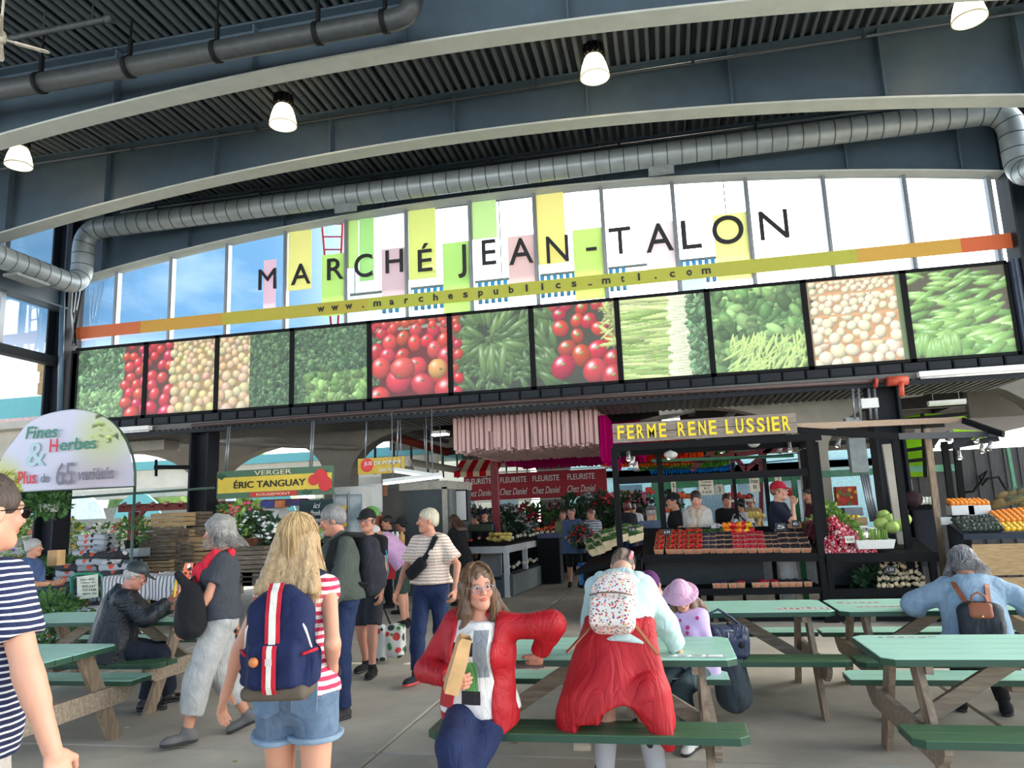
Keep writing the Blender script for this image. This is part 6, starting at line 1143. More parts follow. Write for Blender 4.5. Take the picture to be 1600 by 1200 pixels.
def paper_sign(px0, py0, px1, py1, Y, txt, lab, big=None):
 c = atY((px0 + px1) / 2, (py0 + py1) / 2, Y); a = atY(px0, py0, Y); d = atY(px1, py1, Y); w_, h_ = d.x - a.x, a.z - d.z; t = thing('paper_sign', lab, 'sign', c, 0, 'handwritten cardboard signs'); part('sheet', lambda b: b.box((0, .004, 0), (w_, .006, h_)), mat('cardboard_pale', (206, 196, 174), .85), t)
 for k, s_ in enumerate(txt): obj('writing', text_mesh(s_, w_ * (.7 if len(s_) > 2 else .35), h_ * .8 / len(txt) * .7, M_ink, .002), t, (0, -.004, h_ * .4 - h_ * .8 * (k + .5) / len(txt)))
 part('string', lambda b: b.tube([(0, .01, h_ / 2), (0, .01, h_ / 2 + .12)], .004, 4), M_bk, t)
paper_sign(1091, 748, 1116, 773, 12.9, ['Tomate', 'italienne', '$3', '2x5'], 'cardboard sign reading Tomate with prices, above the woman with the scarf'); paper_sign(1170, 744, 1188, 768, 12.9, ['Fraise', '$5'], 'cardboard sign with a large 5, left of the red cap man'); paper_sign(1048, 750, 1057, 772, 13.2, ['9'], 'narrow pale sign left of the stall post'); paper_sign(1210, 741, 1222, 757, 12.9, ['2'], 'small pale sign above the red cap'); paper_sign(1117, 757, 1131, 772, 13.3, ['3'], 'blank greyish card right of the Tomate sign')
# left wing of the stall: slanting crate row with beans and tomatoes
t = thing('slanted_counter', 'black slanting side counter at the left end of the berry stall', 'counter', (0, 0, 0))
part('board', lambda b: b.add([(-1.45, 11.25, .72), (-.45, 10.95, .95), (-.40, 12.3, 1.05), (-1.35, 12.6, .80), (-1.45, 11.25, .66), (-.45, 10.95, .89), (-.40, 12.3, .99), (-1.35, 12.6, .74)], [(0, 1, 2, 3), (7, 6, 5, 4), (0, 4, 5, 1), (1, 5, 6, 2), (2, 6, 7, 3), (3, 7, 4, 0)]), M_bk, t)
for x, y, z in ((-1.3, 11.5, .74), (-1.25, 12.4, .78), (-.5, 11.2, .9)): part('leg', lambda b: b.box2((x - .04, y - .04, 0), (x + .04, y + .04, z)), M_bk, t)
part('side_panel', lambda b: b.box2((-1.2, 11.6, .0), (-.5, 11.64, .72)), M_bk, t)
bsk = MB(); w2 = .13
for sx, sy in ((1, 0), (-1, 0), (0, 1), (0, -1)): q = [Vector((sx * .10 + sy * .10, sy * .1 - sx * .1, 0)), Vector((sx * .1 - sy * .1, sy * .1 + sx * .1, 0)), Vector((sx * w2 - sy * w2, sy * w2 + sx * w2, .11)), Vector((sx * w2 + sy * w2, sy * w2 - sx * w2, .11))]; n_ = Vector((sx, sy, 0)) * -.008; bsk.add(q + [v + n_ for v in q], [(0, 1, 2, 3), (7, 6, 5, 4), (3, 2, 6, 7)])
bsk.box((0, 0, .004), (.2, .2, .008)); bsk_me = bsk.mesh('basket_box', mat('veneer_basket', (214, 196, 158), .8, .1, 20)); rb = random.Random(2); beans = MB()
for _ in range(60): p = Vector((rb.uniform(-.1, .1), rb.uniform(-.1, .1), .09 + rb.uniform(0, .05))); a = rb.uniform(0, PI); d_ = Vector((math.cos(a), math.sin(a), rb.uniform(-.2, .3))) * .05; beans.bar(p - d_, p + d_, .009, .009)
beans_me = beans.mesh('beans', M_lf['green'])
for k, (px, py, Y) in enumerate(((933, 862, 11.35), (943, 857, 11.3), (954, 850, 11.2), (929, 852, 11.9), (941, 845, 11.8), (952, 838, 11.7), (968, 843, 11.3), (979, 837, 11.7), (992, 842, 11.4), (975, 830, 12.1), (992, 832, 12.0))):
 p = atY(px, py, Y); o = thing('veneer_basket', f'pale wooden basket of green beans on the slanted counter, {ORD[k]} from the lower left', 'basket', p + Vector((0, 0, -.03)), .3, 'baskets of green beans'); o.rotation_euler = (.1, -.22, .3); obj('basket_box', bsk_me, o); q = obj('beans', beans_me, o); q['kind'] = 'stuff'
tm = MB().ball((0, 0, 0), .034, 8, 0, (1, 1, .85)).mesh('tomato', mat('tomato_skin', (220, 52, 30), .25, .1, 5, 0)); rr = random.Random(12)
for k in range(40): px, py = rr.uniform(948, 990), 0; Y = rr.uniform(12.1, 12.8); px = 946 + (k % 13) * 3.6; o = obj('tomato', tm, None, atY(px, 843 - (k // 13) * 4.5 - (k % 13) * .7, 12.1 + (k // 13) * .12) + Vector((0, 0, .02))); tag(o, f'red tomato on the slanted counter, row {ORD[k//13]} from front, {ordn(k%13)} from left', 'tomato', 'tomatoes on the slanted counter')
# bottle, bags on the back of the counter
t = thing('steel_bottle', 'pale grey drinking bottle standing behind the peppers', 'bottle', atY(1151, 830, 12.05) + Vector((0, 0, -.03))); part('body', lambda b: b.lathe([(.001, 0), (.038, 0), (.038, .19), (.025, .22), (.001, .22)], n=14), mat('bottle_grey', (170, 182, 188), .3, metal=.3), t); part('cap', lambda b: b.lathe([(.02, .21), (.026, .24), (.02, .27), (.001, .27)], n=12), M_bk, t)
for k, (px, lab) in enumerate(((1122, 'left'), (1141, 'right'))):
 f = Field((-.14, -.08, 0), (.14, .08, .14), .012); f.ell((0, 0, .06), (.12, .06, .07)); f.noise(.02, 30, k); p = atY(px, 832, 12.0); tag(field_obj(f, 'plastic_bag', spot_mat('bag_print', (206, 204, 204), [(40, 40, 60), (206, 204, 204), (160, 60, 70)], 26, .45), None, p), f'crumpled patterned plastic bag behind the counter, {lab} of two', 'bag')
pxbox('paper_stack', 'stack of brown paper bags on the counter by the red cap man', 'paper bags', 1232, 818, 1252, 831, 11.7, .15, M_pun); pxbox('carton', 'white carton on the counter right of the bottle', 'carton', 1178, 822, 1190, 836, 12.0, .2, M_white)
# green back rail of the stall hall and second stall behind
t = thing('green_stall_rails', 'green painted steel frame crossing behind the berry stall', 'frame', (0, 0, 0)); M_grn = mat('green_paint', (34, 110, 70), .5, .15)
for a, d, w_ in (((1018, 759, 13.4), (1250, 742, 13.4), .16), ((1018, 700, 15), (1240, 690, 15), .06), ((1018, 720, 16), (1240, 712, 16), .06)): part('rail', lambda b: b.bar(atY(*a), atY(*d), .06, w_), M_grn, t)
for px in (1025, 1240): part('post', lambda b: b.bar(atY(px, 745, 13.4), Vector((atY(px, 745, 13.4).x, 13.4, 0)), .08, .12, up=(0, 1, 0)), M_grn, t)
# ---------------------------------------------------------------- radish and garlic stall
R2 = thing('radish_stall', 'black timber stall with radishes on top and garlic on its lower shelf', 'market stall', (0, 0, 0))
part('counter_top', lambda b: b.add([(2.06, 10.98, .84), (3.42, 10.98, .82), (3.48, 12.0, 1.00), (2.06, 12.0, 1.02), (2.06, 10.98, .88), (3.42, 10.98, .86), (3.48, 12.0, 1.04), (2.06, 12.0, 1.06)], [(3, 2, 1, 0), (4, 5, 6, 7), (0, 1, 5, 4), (1, 2, 6, 5), (2, 3, 7, 6), (3, 0, 4, 7)]), M_bk, R2)
part('front_rail', lambda b: b.bar((2.04, 10.96, .85), (3.44, 10.96, .83), .04, .12), M_bk, R2); part('garlic_shelf', lambda b: b.box2((2.1, 11.0, .38), (3.40, 11.7, .41)), M_bk, R2); part('shelf_edge', lambda b: b.box2((2.06, 10.96, .34), (3.42, 11.0, .44)), M_bk, R2); part('kick_board', lambda b: b.box2((2.06, 11.0, .02), (3.42, 11.04, .12)), M_bk, R2); part('back_board', lambda b: b.box2((2.1, 11.7, .1), (3.4, 11.73, .9)), mat('stall_grey_board', (58, 62, 66), .7), R2)
for x in (2.08, 3.38): part('leg', lambda b: b.bar((x, 11, 0), (x - .02, 11, .84), .08, .09, up=(0, 1, 0)), M_bk, R2); part('leg', lambda b: b.bar((x, 11.7, 0), (x, 11.7, .95), .08, .08, up=(0, 1, 0)), M_bk, R2)
for px0, px1, y0, y1, Y, mm in ((1398, 1417, 688, 832, 11.3, M_bk), (1385, 1410, 694, 828, 11.6, M_concl), (1448, 1466, 670, 835, 12.1, M_woodz), (1475, 1487, 690, 800, 12.6, M_bk), (1493, 1500, 690, 790, 12.9, M_bk)):
 part('post', lambda b: b.bar(atY(px0, y0, Y), Vector((atY(px1, y1, Y).x, Y, 0)), .09 if Y != 11.6 else .12, .06, up=(0, 1, 0)), mm, R2)
for a, d, mm in (((1240, 672, 11.0), (1402, 682, 11.0), M_bk), ((1215, 668, 10.9), (1500, 656, 13.0), mat('rafter_wood', (150, 128, 108), .8, .2, 8, .2, stretch=(1, 6, 6))), ((1505, 657, 13.0), (1568, 679, 12.2), M_frame), ((1402, 682, 11.3), (1560, 678, 12.6), M_frame), ((1470, 700, 12.6), (1560, 685, 12.6), M_frame)): part('top_beam', lambda b: b.bar(atY(*a), atY(*d), .05, .09), mm, R2)
for px0, y0, px1, y1 in ((1447, 676, 1475, 712), (1488, 678, 1530, 705)): part('sheet_gusset', lambda b: b.add([atY(px0, y0, 12.3), atY(px1, y0, 12.3), atY(px0 + 4, y1, 12.3), atY(px0, y0, 12.34), atY(px1, y0, 12.34), atY(px0 + 4, y1, 12.34)], [(0, 1, 2), (5, 4, 3), (0, 3, 4, 1), (1, 4, 5, 2), (2, 5, 3, 0)]), M_frame, R2)
rr = random.Random(8); b = MB(); lv = MB()
for k in range(900):
 u, v = rr.random(), rr.random(); x = 2.02 + u * .68; hgt = .50 * (1 - abs(u - .38) * 1.2) * v; y = 10.99 + v * .55; p = Vector((x, y, .90 + hgt + rr.uniform(-.02, .03))); d = Vector((rr.gauss(0, .5), -1, rr.gauss(0, .5))).normalized(); m_ = 0 if rr.random() < .82 else 1
 octa(b, p, .021 * rr.uniform(.7, 1.2), m_, 1.2);
 if rr.random() < .6: b.bar(p, p + d * .04, .006, .006, mi=1)
o = b.build('radishes', [mat('radish_red', (206, 34, 66), .4, .15, 30, 0), mat('radish_white', (238, 206, 204), .5)]); tag(o, 'heap of red radishes with white tips on the black stall', 'radishes', kind='stuff')
lv = leaf_ball(300, (.34, .16, .14), .12, 4, c=(2.3, 11.8, 1.26)); leaf_ball(90, (.12, .10, .12), .12, 6, c=(2.30, 11.8, 1.44), b=lv); tag(lv.build('radish_leaves', [M_lf['light']]), 'green radish tops piled above the radishes', 'leaves', kind='stuff'); lv = leaf_ball(150, (.10, .16, .16), .10, 9, c=(2.0, 11.5, 1.14)); tag(lv.build('lettuce_heap', [mat('red_lettuce', (96, 40, 46), .6, .3, 20)]), 'dark red lettuce leaves at the left of the radishes', 'lettuce', kind='stuff')
t = thing('asparagus_tub', 'white plastic tub holding green asparagus bundles', 'tub', atY(1366, 857, 11.08)); part('tub', lambda b: b.add([(-.22, -.1, 0), (.22, -.1, 0), (.22, .12, 0), (-.22, .12, 0), (-.25, -.13, .12), (.25, -.13, .12), (.25, .15, .12), (-.25, .15, .12)], [(3, 2, 1, 0), (0, 1, 5, 4), (1, 2, 6, 5), (2, 3, 7, 6), (3, 0, 4, 7)]), M_white, t)
for k, px in enumerate((1347, 1362, 1373, 1384)):
 o = thing('asparagus_bundle', f'bundle of green asparagus in the white tub, {ORD[k]} from left', 'asparagus', atY(px, 853, 11.10), 0, 'asparagus bundles'); b = MB(); rr = random.Random(k)
 for q in range(16): a = rr.uniform(0, 6.28); r_ = rr.uniform(0, .042); b.tube([(r_ * math.cos(a), r_ * math.sin(a), 0), (r_ * math.cos(a), r_ * math.sin(a), .17 + rr.uniform(0, .04)), (r_ * math.cos(a), r_ * math.sin(a), .22 + rr.uniform(0, .03))], [.007, .007, .002], 5)
 b.build('spears', M_lf['light'], o); part('band', lambda b: b.lathe([(.052, .06), (.052, .075)], n=10), mat('band_yellow', (220, 206, 80)), o)
cabp = ((1388, 812, 11.9, 0), (1402, 808, 12.0, 1), (1408, 800, 12.15, 1), (1376, 818, 11.7, 0), (1394, 824, 11.55, 0), (1407, 820, 11.6, 0), (1380, 806, 12.1, 0), (1413, 812, 11.9, 0)); cm = []
for c, n_ in (((172, 200, 104), 'green'), ((92, 66, 98), 'purple')): f = Field((-.12, -.12, -.12), (.12, .12, .12), .012); f.ell((0, 0, 0), (.095, .095, .088)); f.noise(.01, 26, 3); v, q = f.mesh(); cm.append(mesh_np('cabbage', v, q, mat('cabbage_' + n_, c, .5, .15, 9, .2)))
for k, (px, py, Y, ci) in enumerate(cabp): tag(obj('cabbage', cm[ci], None, atY(px, py, Y)), f'{["pale green","purple"][ci]} cabbage on the stall, {ORD[k]} of the heap behind the tub', 'cabbage', 'cabbages behind the tub')
price_card(1328, 843, 11.0, '2,50', 'pale blue price card in front of the radishes', .12, .09, False); price_card(1351, 827, 11.3, '3', 'white price card on the asparagus', .11, .09, False); price_card(1391, 890, 11.0, '1,50', 'small price card on the garlic', .12, .09)
gm = MB().lathe([(.001, -.026), (.026, -.02), (.033, 0), (.024, .018), (.008, .03), (.006, .05), (.001, .052)], n=9).mesh('garlic_bulb', mat('garlic_skin', (222, 200, 164), .7, .12, 20)); rr = random.Random(6); k = 0
for row in range(5):
 for c in range(15 - row):
  px = 1371 + (c + row * .5) * 5.0 + rr.uniform(-1, 1); y = 11.03 + row * .10 + rr.uniform(-.03, .03); o = obj('garlic_bulb', gm, None, (atY(px, 900, y).x + rr.uniform(-.02, .02), y, .45 + row * .07 + rr.uniform(0, .04)), rr.uniform(0, 6)); o.rotation_euler = (rr.uniform(-1.2, 1.2), rr.uniform(-1.2, 1.2), 0); tag(o, f'garlic bulb on the lower shelf, layer {ORD[row]} from the front, {ordn(c)} from left', 'garlic', 'garlic bulbs on the shelf'); k += 1
lv = leaf_ball(160, (.32, .12, .07), .16, 2, c=(2.72, 11.3, .50)); tag(lv.build('green_stalks', [M_lf['dark']]), 'dark green onion stalks left of the garlic', 'stalks', kind='stuff')
for k in range(10): o = obj('garlic_bulb', gm, None, (atY(1366 + k * 7, 930, 11.25).x, 11.25, .16)); tag(o, f'garlic bulb in the bottom tray, {ORD[k]} from left', 'garlic', 'garlic bulbs in the bottom tray')
part_tray = MB(); part_tray.box2((2.5, 11.1, .08), (3.3, 11.5, .14)); tag(part_tray.build('bottom_tray', M_bk), 'dark tray of garlic under the lower shelf', 'tray')
# crates row behind (yellow lemons) and electrical boxes
t = thing('lemon_box', 'low wooden box with yellow lemons behind the radishes', 'box', atY(1332, 815, 11.9)); part('box', lambda b: b.box((0, 0, 0), (.36, .2, .12)), M_cratel, t)
lumps('lemon', lambda k: f'yellow lemon in the low box, {ORD[k]} from left', 'lemon', [atY(1326 + k * 7, 808, 11.85) for k in range(3)], .038, mat('lemon_skin', (240, 200, 60), .4), 'lemons')
t = thing('electrical_box', 'tall grey electrical cabinet on the column above the radish stall', 'electrical box', (0, 0, 0)); M_eb = mat('cabinet_grey', (136, 144, 144), .5); pxbox('cabinet', '', '', 1323, 652, 1346, 667, 12.3, .2, M_eb, parent=t); pxbox('cabinet', '', '', 1332, 684, 1352, 738, 12.2, .18, M_eb, parent=t)
for k, px in enumerate((1347, 1351, 1356, 1361)): part('conduit', lambda b: b.tube([atY(px - 2 - k, 740, 12.25), atY(px + 14 - k, 815, 12.25)], .018, 6), M_alu, t)
for k, px in enumerate((1332, 1341, 1357, 1366)): part('conduit', lambda b: b.tube([atY(px, 607, 12.3), atY(px + 4, 655, 12.3)], .02, 6), M_alu, t)
pxbox('white_junction_box', 'small white box high on the column by the red valve', 'box', 1347, 622, 1372, 637, 12.2, .12, M_white)
# red sprinkler valve and pipe
t = thing('sprinkler_pipe', 'dark red brown sprinkler pipe with a red valve under the soffit', 'pipe', (0, 0, 0)); part('pipe_run', lambda b: b.tube([atY(300, 665, 12.2), atY(800, 628, 12.2), atY(1420, 592, 12.2)], .035, 8), mat('pipe_brown', (74, 56, 54), .5), t)
M_rv = mat('valve_red', (186, 72, 50), .5); part('valve', lambda b: b.tube([atY(1386, 596, 12.15), atY(1418, 594, 12.15)], .075, 12), M_rv, t); part('valve_neck', lambda b: b.tube([atY(1408, 596, 12.1), atY(1409, 619, 12.1)], .04, 8), M_rv, t); part('flange', lambda b: b.tube([atY(1366, 598, 12.2), atY(1370, 598, 12.2)], .08, 12), M_rv, t)
# shelf unit with scales behind, bread bags
pxbox('shelf_rack', 'dark shelf rack with cables behind the twin posts', 'rack', 1268, 700, 1275, 822, 13.2, .4, M_bk); pxbox('scale', 'grey shop scale behind the radish leaves', 'scale', 1321, 793, 1348, 806, 12.1, .3, mat('scale_grey', (120, 126, 134)));
t = thing('snack_rack', 'rack of small red and orange packets behind the scale', 'rack', (0, 0, 0)); pxbox('packets', '', '', 1309, 760, 1338, 790, 12.9, .2, spot_mat('packets', (150, 60, 40), [(196, 60, 40), (90, 110, 60), (210, 150, 60)], 14, .5), parent=t)
# ---------------------------------------------------------------- fruit stand at the right
F3 = thing('fruit_stand', 'dark blue slanted fruit stand with plywood front at the right edge', 'market stall', (0, 0, 0)); M_db = mat('dark_blue_board', (34, 46, 62), .7, .15)
def quadbox(b, pts, th): b.add([Vector(p) for p in pts] + [Vector(p) + Vector((0, 0, -th)) for p in pts], [(0, 1, 2, 3), (7, 6, 5, 4), (0, 4, 5, 1), (1, 5, 6, 2), (2, 6, 7, 3), (3, 7, 4, 0)])
A_ = atY(1478, 815, 12.2); B_ = atY(1505, 836, 10.6); C_ = atY(1690, 832, 10.3); D_ = atY(1650, 795, 12.2); part('tray', lambda b: quadbox(b, (B_, C_, D_, A_), .06), M_db, F3)
part('side_board', lambda b: b.add([A_, B_, Vector((B_.x, B_.y, .1)), Vector((A_.x, A_.y, .1))], [(0, 1, 2, 3)]), M_db, F3); part('front_board', lambda b: b.box2((B_.x + .75, 10.55, .0), (C_.x, 10.6, .92)), M_bk, F3); part('plywood_front', lambda b: b.box2((B_.x + .05, 10.5, .62), (B_.x + .75, 10.53, 1.0)), M_cratel, F3)
for k in range(4): part('plywood_board', lambda b: b.box2((B_.x + .08, 10.5, .02 + k * .145), (B_.x + .72, 10.53, .155 + k * .145)), M_cratel, F3)
def on_tray(u, v): return (B_ * (1 - u) + C_ * u) * (1 - v) + (A_ * (1 - u) + D_ * u) * v
av = MB().lathe([(.001, -.05), (.03, -.042), (.040, -.01), (.032, .028), (.014, .052), (.001, .056)], n=9).mesh('avocado', mat('avocado_skin', (48, 58, 50), .4, .2, 30, .1)); rr = random.Random(4)
for k in range(72):
 row, c = k // 12, k % 12; o = obj('avocado', av, None, on_tray(.03 + c * .029 + row * .004, .08 + row * .13) + Vector((0, 0, .05 + .015 * (row % 2))), rr.uniform(0, 6)); o.rotation_euler = (PI / 2 + rr.uniform(-.3, .3), rr.uniform(-.4, .4), rr.uniform(0, 6)); tag(o, f'avocado on the fruit stand, row {ORD[row]} from the front, {ORD[c]} from left', 'avocado', 'avocados on the fruit stand')
om = MB().ball((0, 0, 0), .042, 10).mesh('orange', mat('orange_skin', (240, 140, 40), .45, .08, 60, .1)); lm = MB().ball((0, 0, 0), .04, 9, 0, (1, 1, .8)).mesh('mango', mat('mango_skin', (240, 186, 50), .4, .1))
for k in range(45): row, c = k // 9, k % 9; tag(obj('orange', om, None, on_tray(.42 + c * .05, .42 + row * .13) + Vector((0, 0, .06))), f'orange on the fruit stand, row {ORD[row]} from the front, {ORD[c]} from left', 'orange', 'oranges on the fruit stand')
for k in range(27): row, c = k // 9, k % 9; tag(obj('mango', lm, None, on_tray(.40 + c * .05, .05 + row * .12) + Vector((0, 0, .05))), f'yellow fruit on the fruit stand, row {ORD[row]} from the front, {ORD[c]} from left', 'fruit', 'yellow fruit on the stand')
for j, (px, py) in enumerate(((1500, 797), (1526, 797))):
 t = thing('mandarin_basket', f'white basket heaped with mandarins, {"left" if j==0 else "right"} of two', 'basket', atY(px, py, 12.3), 0, 'mandarin baskets'); part('basket', lambda b: b.box((0, 0, 0), (.30, .24, .14)), M_white, t)
 for k in range(14): tag(obj('mandarin', om, None, atY(px, py, 12.3) + Vector((-.12 + (k % 5) * .06, -.08 + (k // 5) * .07, .10 + .02 * (k // 5)))), f'mandarin in the {"left" if j==0 else "right"} white basket, {ORD[k]}', 'mandarin', 'mandarins in the baskets')
pt = MB().lathe([(.001, -.10), (.05, -.09), (.068, -.03), (.07, .02), (.058, .08), (.02, .1), (.001, .1)], n=10).mesh('fruit_body', mat('pineapple_skin', (126, 108, 66), .8, .35, 50, .5)); pl_ = MB(); rr = random.Random(1)
for k in range(34): a = k * 2.4; u = k / 34; d = Vector((math.cos(a) * (1 - u * .8), math.sin(a) * (1 - u * .8), .5 + u)).normalized(); p = Vector((0, 0, .09 + u * .03)); s_ = d.cross(Vector((0, 0, 1))).normalized() * .012; pl_.add([p - s_, p + s_, p + d * (.12 + .07 * u)], [(0, 1, 2)])
plm = pl_.mesh('crown', M_lf['grey'])
for k, (px, py) in enumerate(((1560, 783), (1575, 779), (1588, 776), (1600, 780), (1567, 772), (1582, 770), (1596, 768))):
 t = thing('pineapple', f'pineapple on top of the fruit stand, {ORD[k]} of the pile', 'pineapple', atY(px, py + 4, 12.4 + .1 * (k > 3)), 0, 'pineapples'); t.rotation_euler = (1.2, 0, 1.2 + .2 * k); obj('fruit_body', pt, t); obj('crown', plm, t)
pxbox('plastic_wrap', 'scrunched clear plastic bag between avocados and oranges', 'bag', 1558, 822, 1576, 832, 10.9, .15, mat('plastic_grey', (190, 196, 200), .3)); pxbox('dark_bin', 'tall dark bin in the shade between the stalls', 'bin', 1425, 795, 1462, 885, 13.4, .5, mat('bin_navy', (26, 34, 52), .6)); pxbox('onion_crate', 'dark crate of white onions between the stalls', 'crate', 1422, 787, 1462, 797, 12.6, .4, M_bk)
lumps('white_onion', lambda k: f'white onion in the dark crate, {ORD[k]} from left', 'onion', [atY(1434 + (k % 5) * 6.4, 784 - (k // 5) * 4, 12.55 + .1 * (k // 5)) for k in range(9)], .045, mat('onion_white', (226, 226, 206), .4), 'white onions')
pxbox('white_notice', 'white printed notice on the green frame between the stalls', 'notice', 1414, 749, 1424, 775, 13.0, .01, M_white); pxbox('price_board', 'small white card below the mandarins', 'card', 1471, 808, 1487, 820, 11.9, .02, M_white)
t = thing('apron_stool', 'dark red cushion-like bundle beside the onions', 'bundle', (0, 0, 0)); f = Field((-.2, -.15, -.2), (.2, .15, .2), .02); f.ell((0, 0, 0), (.13, .1, .12)); f.noise(.02, 20); o = field_obj(f, 'cloth_lump', cloth('maroon_dark', (50, 28, 34)), t, atY(1427, 780, 12.5)); t.name = 'cloth_bundle'
# spot lamps on the stall rails
sp = MB(); sp.lathe([(.001, .09), (.03, .09), (.034, 0), (.05, -.05), (.045, -.05), (.001, .0)], n=10); sp_me = sp.mesh('spot_body', mat('spot_silver', (160, 160, 160), .3, metal=.6)); gl_me = MB().ball((0, 0, -.035), .03, 8).mesh('bulb', emit_mat('spot_glow', (255, 240, 214), 4))
for k, (px, py, Y) in enumerate(((982, 714, 11.3), (988, 722, 11.4), (994, 730, 11.5), (1046, 712, 12.1), (1127, 702, 12.4), (1218, 703, 12.2), (1234, 700, 12.0), (1309, 693, 12.6), (1482, 683, 12.2), (1526, 686, 12.4), (1534, 702, 12.4), (1546, 698, 12.3), (1499, 712, 12.3))):
 t = thing('spot_lamp', f'small silver spot lamp on the stall rails, {ORD[k]} from the left', 'lamp', atY(px, py, Y), 0, 'spot lamps over the stalls'); t.rotation_euler = (.2 * (k % 3), .3 * (k % 2), 0); obj('spot_body', sp_me, t); obj('bulb', gl_me, t)
for k, (px, py) in enumerate(((1048, 711), (1177, 693))): f = Field((-.14, -.12, -.1), (.14, .12, .12), .014); f.ell((0, 0, 0), (.1, .08, .06)); f.noise(.015, 24, k); tag(field_obj(f, 'plastic_roll', mat('white_plastic', (214, 214, 210), .5), None, atY(px, py, 11.9)), f'crumpled white plastic tied up under the stall roof, {"left" if k == 0 else "right"} one', 'plastic')
# ================================================================ herb banner, soil bags, crates, flowers at the left
t = thing('arched_banner', 'arched white herb banner reading Fines Herbes, Plus de 65 variétés', 'banner', (0, 0, 0)); YB_ = 9.6; c = atY(97, 765, YB_); top_ = atY(110, 640, YB_); R_ = atY(208, 762, YB_).x - c.x; Hh = top_.z - c.z
H0, W0 = 90, 150; im = np.zeros((H0, W0, 3)); X, Z = np.meshgrid(np.linspace(-1, 1, W0), np.linspace(0, 1, H0)); im[:] = (206, 206, 222); g1 = np.clip(1.2 - np.hypot(X - .55, (Z - .62)) * 2.2, 0, 1)[..., None]; im = im * (1 - g1 * .7) + np.array((186, 196, 120)) * g1 * .7; g2 = np.clip(1 - np.hypot(X + .95, (Z - .1)) * 2.4, 0, 1)[..., None]; im = im * (1 - g2) + np.array((196, 196, 70)) * g2; g3 = np.clip(1 - np.hypot((X - .5) * .8, (Z - .12) * 1.6) * 1.5, 0, 1)[..., None] * .6; im = im * (1 - g3) + np.array((176, 150, 150)) * g3
leaves(im, 30, [(180, 196, 120), (186, 200, 110), (150, 176, 90)], 2, 5, 104, 140, 48, 80, seed=4); leaves(im, 80, [(206, 206, 60), (176, 186, 60)], 2, 4, 0, 28, 0, 24, seed=6); Rr = np.clip(im, 0, 255)
nu, nv = 60, 36; vs, cs, fs = [], [], []
for j in range(nv + 1):
 for i in range(nu + 1):
  x = -1 + 2 * i / nu; zz = j / nv * math.sqrt(max(0, 1 - abs(x) ** 2.3)); xx = c.x + x * R_; vs.append((xx, YB_ + .02 * math.sin(x * 9 + zz * 3), c.z + zz * Hh)); cs.append(Rr[min(H0 - 1, int(zz * (H0 - 1))), min(W0 - 1, int(i / nu * (W0 - 1)))])
for j in range(nv):
 for i in range(nu): q = j * (nu + 1) + i; fs.append((q, q + 1, q + nu + 2, q + nu + 1))
me = mesh_np('cloth', np.array(vs), np.array(fs), vcol_mat('banner_cloth', .7, .3)); set_col(me, np.array(cs)); o = obj('cloth', me, t); o.modifiers.new('s', 'SOLIDIFY').thickness = .012
b = MB(); pts = [(c.x + math.cos(a) * R_, YB_ + .04, c.z + (abs(math.sin(a)) ** .87) * Hh) for a in [PI * k / 24 for k in range(25)]]; b.tube(pts, .018, 6, cap=False); b.tube([(c.x - R_, YB_ + .04, c.z), (c.x + R_, YB_ + .04, c.z)], .018, 6)
for x in (-.97, .99): b.tube([(c.x + x * R_, YB_ + .05, c.z), (c.x + x * R_, YB_ + .05, 0)], .02, 6)
b.tube([(c.x - R_, YB_ + .5, c.z - .12), (c.x + R_ + 1.0, YB_ + .5, c.z - .06)], .022, 6); b.build('frame', mat('frame_green', (50, 74, 62), .5), t)
tc = {k: mat('bt_' + k, v, .6, .05) for k, v in (('green', (60, 130, 110)), ('red', (206, 56, 70)), ('grey', (120, 116, 130)), ('pale', (176, 200, 206)))}
for s_, px, py, wp, hp, cc, sh in (('Fines', 65, 675, 56, 19, 'green', .15), ('H', 84, 696, 14, 20, 'red', 0), ('erbes', 122, 693, 62, 18, 'green', .1), ('&', 56, 710, 34, 36, 'pale', 0), ('Plus', 42, 746, 32, 19, 'red', 0), ('de', 70, 747, 14, 13, 'grey', 0), ('65', 101, 740, 29, 33, 'grey', 0), ('variétés', 149, 740, 60, 17, 'grey', .1)):
 p = atY(px, py, YB_ - .05); k = YB_ / F_PX * 1.22; obj('writing', text_mesh(s_, wp * k, hp * k, tc[cc], .006, .012, shear=sh), t, p)
# hanging ferns
make_plant('fern in a white hanging pot in front of the dark left column', atY(76, 800, 9.9), .28, .24, 'green', None, M_potw, 3, 260, lsize=.12, hanging=.9, cat='hanging plant', name='hanging_fern'); make_plant('dark leafed hanging basket left of the white potted fern', atY(36, 798, 10.0), .34, .24, 'dark', None, M_potd, 5, 300, lsize=.12, hanging=.9, cat='hanging plant', name='hanging_basket'); make_plant('hanging basket with thin leaves at the far left under the banner', atY(20, 785, 10.4), .3, .2, 'olive', (200, 190, 190), M_potd, 6, 160, lsize=.09, hanging=.9, cat='hanging plant', name='hanging_basket')
